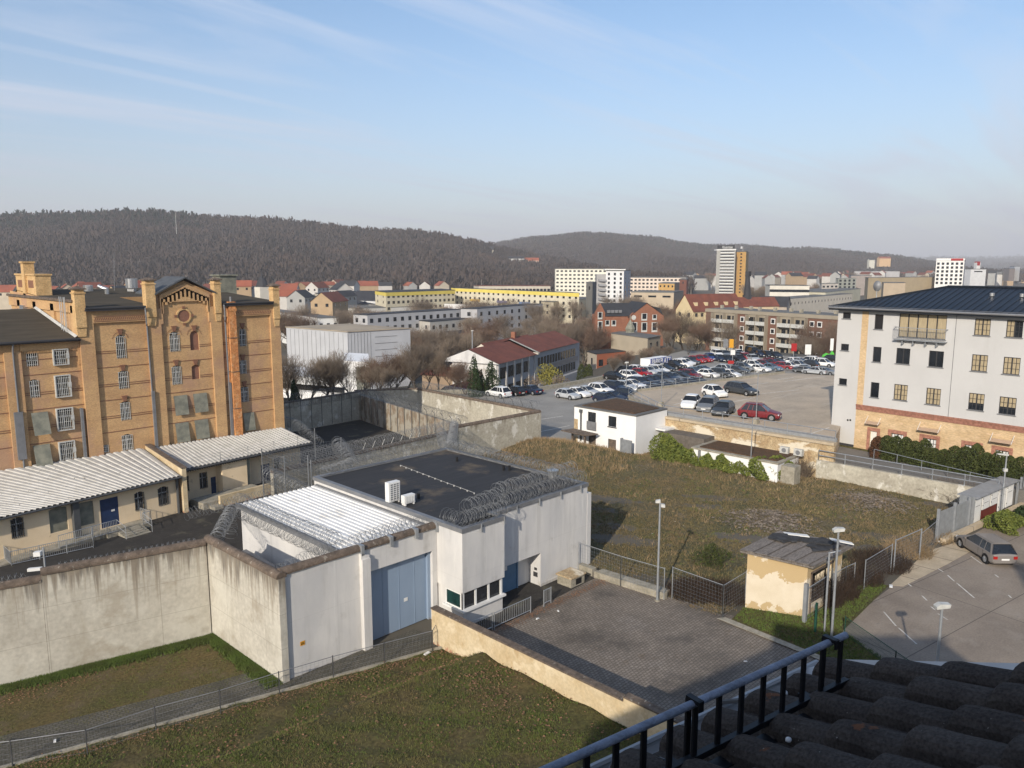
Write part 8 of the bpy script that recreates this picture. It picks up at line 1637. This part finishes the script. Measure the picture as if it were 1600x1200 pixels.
for i, (px, yt, yb, d, r_, mt) in enumerate(((835, 590, 612, 140, 2.2, 'twig'), (875, 588, 606, 143, 2.0, 'twig'))):
    p = FD(px, yb, d); shrub('bare_bush', f'pale bare bush at the lot wall before the grey school, {"left" if i == 0 else "right"}', 'bush', tuple(p), r_, r_, FD(px, yt, d).z-p.z, 1400, .12, mt, 200+i, lumpy=.3)
def twiggy(pos, rx, h, n_, lab, seed, mt='bramble', r_=.012, name='bramble_bush', cat='bush', lean=.6):
    rq = random.Random(seed); m = MB(); x0, y0, z0 = pos
    for _ in range(n_):
        a, t = rq.uniform(0, 6.28), rq.random()**.6*rx; p = Vector((x0+t*math.cos(a), y0+t*math.sin(a), z0)); d = Vector((rq.gauss(0, lean), rq.gauss(0, lean), 1)).normalized(); L = h*rq.uniform(.4, 1.1)*(1-.45*(t/rx)**2); q = p+d*L*.6; e = q+(d+Vector((rq.gauss(0, .5), rq.gauss(0, .5), rq.uniform(-.5, .3)))).normalized()*L*.5
        m.tube([p, q, e], r_, 3, r_*.5, cap=False)
    return tag(m.build(name, K[mt]), lab, cat)
for i, (px, py, rx, h, n_, lab, mt) in enumerate(((1085, 925, 1.7, 1.0, 1100, 'dark dead bramble thicket behind the fence, left half', 'bramble'), (1130, 930, 1.6, 1.1, 1000, 'dark dead bramble thicket beside the shed', 'bramble'), (1375, 880, 2.0, 1.1, 1200, 'dead bramble behind the mesh fence by the car park', 'bramble'), (1350, 905, 1.2, 1.2, 700, 'vine tangle on the fence right of the shed', 'bramble'), (1420, 862, 1.6, 1.3, 700, 'pale dry reeds behind the framed gate panel', 'dry'), (1240, 738, 1.8, 2.2, 1500, 'bare brown bush at the corner before the ramp wall', 'twig'), (1468, 775, 1.5, 1.9, 1000, 'bare bush before the ramp wall, left one', 'twig'), (1505, 782, 1.7, 1.9, 1200, 'bare bush before the ramp wall, right one', 'twig'), (1272, 725, 1.2, 2.0, 700, 'thin bare bush left of the ramp railing', 'twigr'), (1460, 840, 1.6, .7, 500, 'dry weeds at the foot of the slat fence', 'dry'))):
    p = G(px, py, .1); twiggy((p.x, p.y, .05), rx, h, n_, lab, 300+i, mt, name='bare_bush')
p = G(1112, 880, .2); shrub('green_bush', 'dull green bush on the rough field behind the brambles', 'bush', (p.x, p.y, .1), 1.4, 1.4, 1.3, 2600, .05, 'thuja', 88)
p = G(1568, 832, 0); shrub('laurel_bush', 'round bright green laurel bush beside the taupe car', 'bush', (p.x+.6, p.y+.1, 0), 1.5, 1.5, 1.45, 4500, .08, 'bush', 89); p = G(1598, 822, 0); shrub('laurel_bush', 'darker laurel bush at the right edge beside the car park', 'bush', (p.x+.5, p.y, 0), 1.3, 1.3, 1.4, 3000, .08, 'ivy', 90)
# vines in front of the shed fence
twiggy((44.6, 17.3, 0), .9, 1.9, 700, 'dead vines hanging on the fence before the shed opening', 401, 'bramble', lean=.25); twiggy((46.2, 17.0, 0), .9, 1.9, 600, 'dead vines on the fence right of the shed opening', 402, 'bramble', lean=.25)
p = G(18, 1062, 0); m = MB(); rq = random.Random(2)
for k in range(9):
    q = Vector((p.x, p.y, .05)); d = Vector((rq.gauss(0, .3), rq.gauss(0, .3), 1)).normalized()
    L = rq.uniform(.8, 2.2); e = q+d*L; m.tube([q, (q+e)/2+Vector((rq.gauss(0, .06), 0, 0)), e], .02, 4, .006); m.tube([q.lerp(e, .6), q.lerp(e, .6)+Vector((rq.gauss(0, .4), rq.gauss(0, .4), .4))], .01, 3, .004)
tag(m.build('sapling', K['twig']), 'thin bare sapling at the foot of the stained wall at the left edge', 'sapling')
# ---- grass as blades
def blades(name, label, n, fn, hmin, hmax, mt, seed, w_=.02, lean=.35, spread=.05, per=4):
    q = np.random.default_rng(seed); V = []; Fc = []; vb = 0
    for _ in range(n):
        r_ = fn(q)
        if r_ is None: continue
        x, y, z, s = r_
        for k in range(per):
            a = q.uniform(0, 6.28); h = q.uniform(hmin, hmax)*s; bx, by = x+q.normal(0, spread), y+q.normal(0, spread); lx, ly = q.normal(0, lean)*h, q.normal(0, lean)*h; ww = w_*(.6+.8*q.random())
            c_, s_ = math.cos(a)*ww, math.sin(a)*ww; V += [(bx-c_, by-s_, z-.01), (bx+c_, by+s_, z-.01), (bx+lx, by+ly, z+h)]; Fc.append((vb, vb+1, vb+2)); vb += 3
    me = bpy.data.meshes.new(name); me.from_pydata(V, [], Fc); me.materials.append(K[mt]); o = bpy.data.objects.new(name, me); S.collection.objects.link(o); tag(o, label, 'grass', kind='stuff'); return o
def nzz(x, y, s=1.0, p=0): return .5+.5*math.sin(x*s+1.7*math.sin(y*s*.8+p)+p)*math.sin(y*s*1.1+1.3*math.sin(x*s*.7-p))
def f_field(cond, lo=(37.5, 14), hi=(73, 59), sc=lambda x, y: 1):
    def fn(q):
        x, y = q.uniform(lo[0], hi[0]), q.uniform(lo[1], hi[1])
        if not inpoly(x, y, FPOLY) or not cond(x, y, q): return None
        if inpoly(x, y, [(40, 17), (47.7, 17.3), (47, 22), (39.8, 21.2)]): return None
        return x, y, zf(x, y), sc(x, y)
    return fn
blades('dry_grass', 'olive brown short grass over the rough field', 52000, f_field(lambda x, y, q: nzz(x, y, .35) > q.random()*.8-.1), .05, .16, 'dry2', 1, .03, .5, .10)
blades('dry_grass', 'tall tan dry grass on the mound near the old wall', 16000, f_field(lambda x, y, q: (y > 46+3*math.sin(x*.5) and x > 48) and q.random() < .4+.6*nzz(x, y, .5, 2)), .2, .50, 'dry', 2, .025, .35, .12)
blades('dry_grass', 'scattered tan tufts over the field', 7000, f_field(lambda x, y, q: nzz(x, y, .8, 1) > .62), .12, .3, 'dry', 3, .022, .4, .08)
blades('dry_grass', 'tan grass before the shrubs under the deck', 7000, f_field(lambda x, y, q: x > 62 and y > 27 and q.random() < nzz(x, y, .7)), .15, .42, 'dry', 4, .025, .35, .12)
blades('green_grass', 'green grass patches on the field', 9000, f_field(lambda x, y, q: nzz(x, y, .45, 3.1) > .7), .05, .13, 'green', 5, .03, .5, .1)
def f_lawn(q):
    x, y = q.uniform(2, 24.7), q.uniform(14, 35.5)
    if not in_lawn(x, y): return None
    if nzz(x, y, .9, .6) < q.random()*.55: return None
    return x, y, zl(x, y), 1
blades('lawn_grass', 'short olive green lawn grass on the bank', 60000, f_lawn, .03, .09, 'lgrass', 6, .014, .6, .05, 4)
blades('lawn_grass', 'fresher green lawn patches on the bank', 30000, lambda q: (lambda r_: r_ if r_ and nzz(r_[0], r_[1], .6, 2) > .5 else None)(f_lawn(q)), .03, .10, 'green', 7, .014, .5, .05, 4)
VP_ = [(38.6, 20.2), (41.0, 20.6), (41.9, 18), (44, 16.9), (49.5, 16.8), (49.6, 15.7), (41.7, 15.4), (39, 11), (37.9, 8), (37.9, 14)]
def f_verge(q):
    x, y = q.uniform(37.5, 50), q.uniform(7, 21)
    return (x, y, .012, 1) if inpoly(x, y, VP_) else None
blades('green_grass', 'green grass on the verge around the shed', 16000, f_verge, .04, .13, 'green', 8, .02, .5, .06)
def strip(a, b, w_):
    a, b = Vector(a), Vector(b)
    def fn(q): t = q.random(); p = a.lerp(b, t); return p.x+q.normal(0, w_*.25), p.y-abs(q.normal(0, w_*.27)), .02, 1
    return fn
blades('green_grass', 'green grass strip along the foot of the long concrete wall', 9000, strip((16.7, 39.5), (9.4, 41.15), 1.1), .06, .16, 'green', 9, .018, .5, .05); blades('green_grass', 'green grass strip under the lower left wall end', 8000, strip((9.4, 41.1), (1, 43.2), 1.1), .06, .16, 'green', 10, .018, .5, .05)
def stripx(q): t = q.random(); return 16.9-abs(q.normal(0, .27)), 32.4+t*7.2, .02, 1
blades('green_grass', 'green grass strip along the wall section by the vehicle lock', 9000, stripx, .05, .15, 'green', 11, .018, .5, .05)
def f_moss(q):
    x, y = q.uniform(1, 17), q.uniform(33, 44); 
    if y > 39.4-(x-16.6)*.24-.3 or y < 33.9-(x-14)*.3: return None
    return (x, y, .006, 1) if nzz(x, y, .8, 4) > q.random()*.9 else None
blades('moss_grass', 'sparse brown green growth on the mossy court', 8000, f_moss, .02, .05, 'lgrass', 12, .018, .8, .06)
# leaves, litter, stones
def scatter(name, label, cat, n, fn, s0, s1, mt, seed, kind='stuff'):
    q = np.random.default_rng(seed); m = MB()
    for _ in range(n):
        r_ = fn(q)
        if r_ is None: continue
        x, y, z = r_[:3]; s = q.uniform(s0, s1); a = q.uniform(0, 6.28); t = q.normal(0, .25); i = len(m.v); c_, s_ = math.cos(a)*s, math.sin(a)*s
        m.v += [(x-c_, y-s_, z+.015), (x+s_*.6, y-c_*.6, z+.02+abs(t)*s), (x+c_, y+s_, z+.015+abs(t)*s*.5), (x-s_*.6, y+c_*.6, z+.018)]; m.f.append([i, i+1, i+2, i+3])
    return tag(m.build(name, K[mt]), label, cat, kind=kind)
scatter('fallen_leaves', 'brown fallen leaves scattered over the lawn bank', 'leaves', 22000, lambda q: (lambda r_: (r_[0], r_[1], r_[2]+.09) if r_ and (q.random() < .10+.9*math.exp(-((r_[0]-23)/1.3)**2-((r_[1]-23.5)/3.5)**2)+.55*math.exp(-(((r_[0]-RGA.x)*RGN.x+(r_[1]-RGA.y)*RGN.y-1.6)/.7)**2)*nzz(r_[0], r_[1], .8, 5)) else None)(f_lawn(q)), .035, .075, 'leaf', 20)
scatter('fallen_leaves', 'brown leaves drifted along the lawn kerb', 'leaves', 1300, lambda q: (lambda t: (5+t*19+q.normal(0, .2), 34.3-t*4.98-abs(q.normal(0, .3)), .12))(q.random()), .02, .05, 'leaf', 21)
scatter('fallen_leaves', 'brown leaves on the mossy court near the left wall foot', 'leaves', 700, lambda q: (q.uniform(4, 11), 41.2-q.uniform(0, 1)*1.6+(7-q.uniform(4, 11))*.1, .03), .025, .055, 'leaf', 22)
scatter('fallen_leaves', 'brown leaf drift along the edge of the paved yard', 'leaves', 1500, lambda q: (27+q.random()*11, 28.7+q.normal(0, .18)+q.random()*.3, .04), .02, .05, 'leaf', 23)
scatter('rubble', 'small pale rubble stones over the field', 'rubble', 1400, lambda q: (lambda r_: r_[:3] if r_ and nzz(r_[0], r_[1], .4, 2.2) > .45 else None)(f_field(lambda x, y, q_: True)(q)), .03, .10, 'kerb', 24)
scatter('rubble', 'heap of grey brown rubble on the field', 'rubble', 2000, lambda q: (lambda x, y: (x, y, zf(x, y)+.03))(55.5+q.normal(0, 1.3), 26.5+q.normal(0, 1.6)), .05, .16, 'dirt', 25); scatter('rubble', 'second rubble heap before the ramp wall', 'rubble', 2000, lambda q: (lambda x, y: (x, y, zf(x, y)+.03))(66+q.normal(0, 1.6), 22.5+q.normal(0, 1.6)), .05, .16, 'dirt', 26)
for i, (px, py, z, s, lab) in enumerate(((840, 967, .05, .12, 'scrap of white paper by the yard steel barrier'), (872, 955, .03, .10, 'second white scrap at the yard edge'), (1165, 1034, .03, .10, 'white scrap in the middle of the paved yard'), (668, 1021, .1, .22, 'long white plank piece at the lawn fence end'), (86, 1158, .05, .12, 'white litter scrap beside the lawn fence'), (1470, 846, .05, .35, 'white board scrap at the slat fence foot'), (1392, 916, .05, .25, 'pale stone chip at the kerb strip corner'))):
    p = G(px, py, z); m = MB(Fr((p.x, p.y, z), (math.cos(i*1.1), math.sin(i*1.1)), (-math.sin(i*1.1), math.cos(i*1.1)))); m.prism([(-s, 0), (s, 0), (s*.8, .04), (-s*.6, .05)], -s*.4, s*.35); tag(m.build('litter', K['litter']), lab, 'litter')
# old red containers / roofs seen beyond, hidden prototypes are all placed
for k, o in enumerate(TPR):
    if k not in used: bpy.data.objects.remove(o)
# ================================================================ HAZE
hz_ = MB(); hz_.box(-7000, 8000, -7000, 8000, -10.5, 330); ho = hz_.build('haze', K['white'], loc=(0, 0, 0)); ho['kind'] = 'stuff'; ho['label'] = 'thin haze over the town'; ho.data.materials.clear()
bm = bmesh.new(); bm.from_mesh(ho.data); bmesh.ops.recalc_face_normals(bm, faces=bm.faces); bm.to_mesh(ho.data); bm.free()
vm = bpy.data.materials.new('haze air'); vm.use_nodes = True; t = vm.node_tree; t.nodes.clear(); pv_ = t.nodes.new('ShaderNodeVolumePrincipled'); pv_.inputs['Density'].default_value = .00018; pv_.inputs['Color'].default_value = (.96, .97, 1.0, 1); pv_.inputs['Anisotropy'].default_value = 0
mo = t.nodes.new('ShaderNodeOutputMaterial'); t.links.new(pv_.outputs[0], mo.inputs['Volume']); ho.data.materials.append(vm)
dup = [k for k, v in LABELS.items() if v > 1]
if dup: print('DUP LABELS', dup[:20])
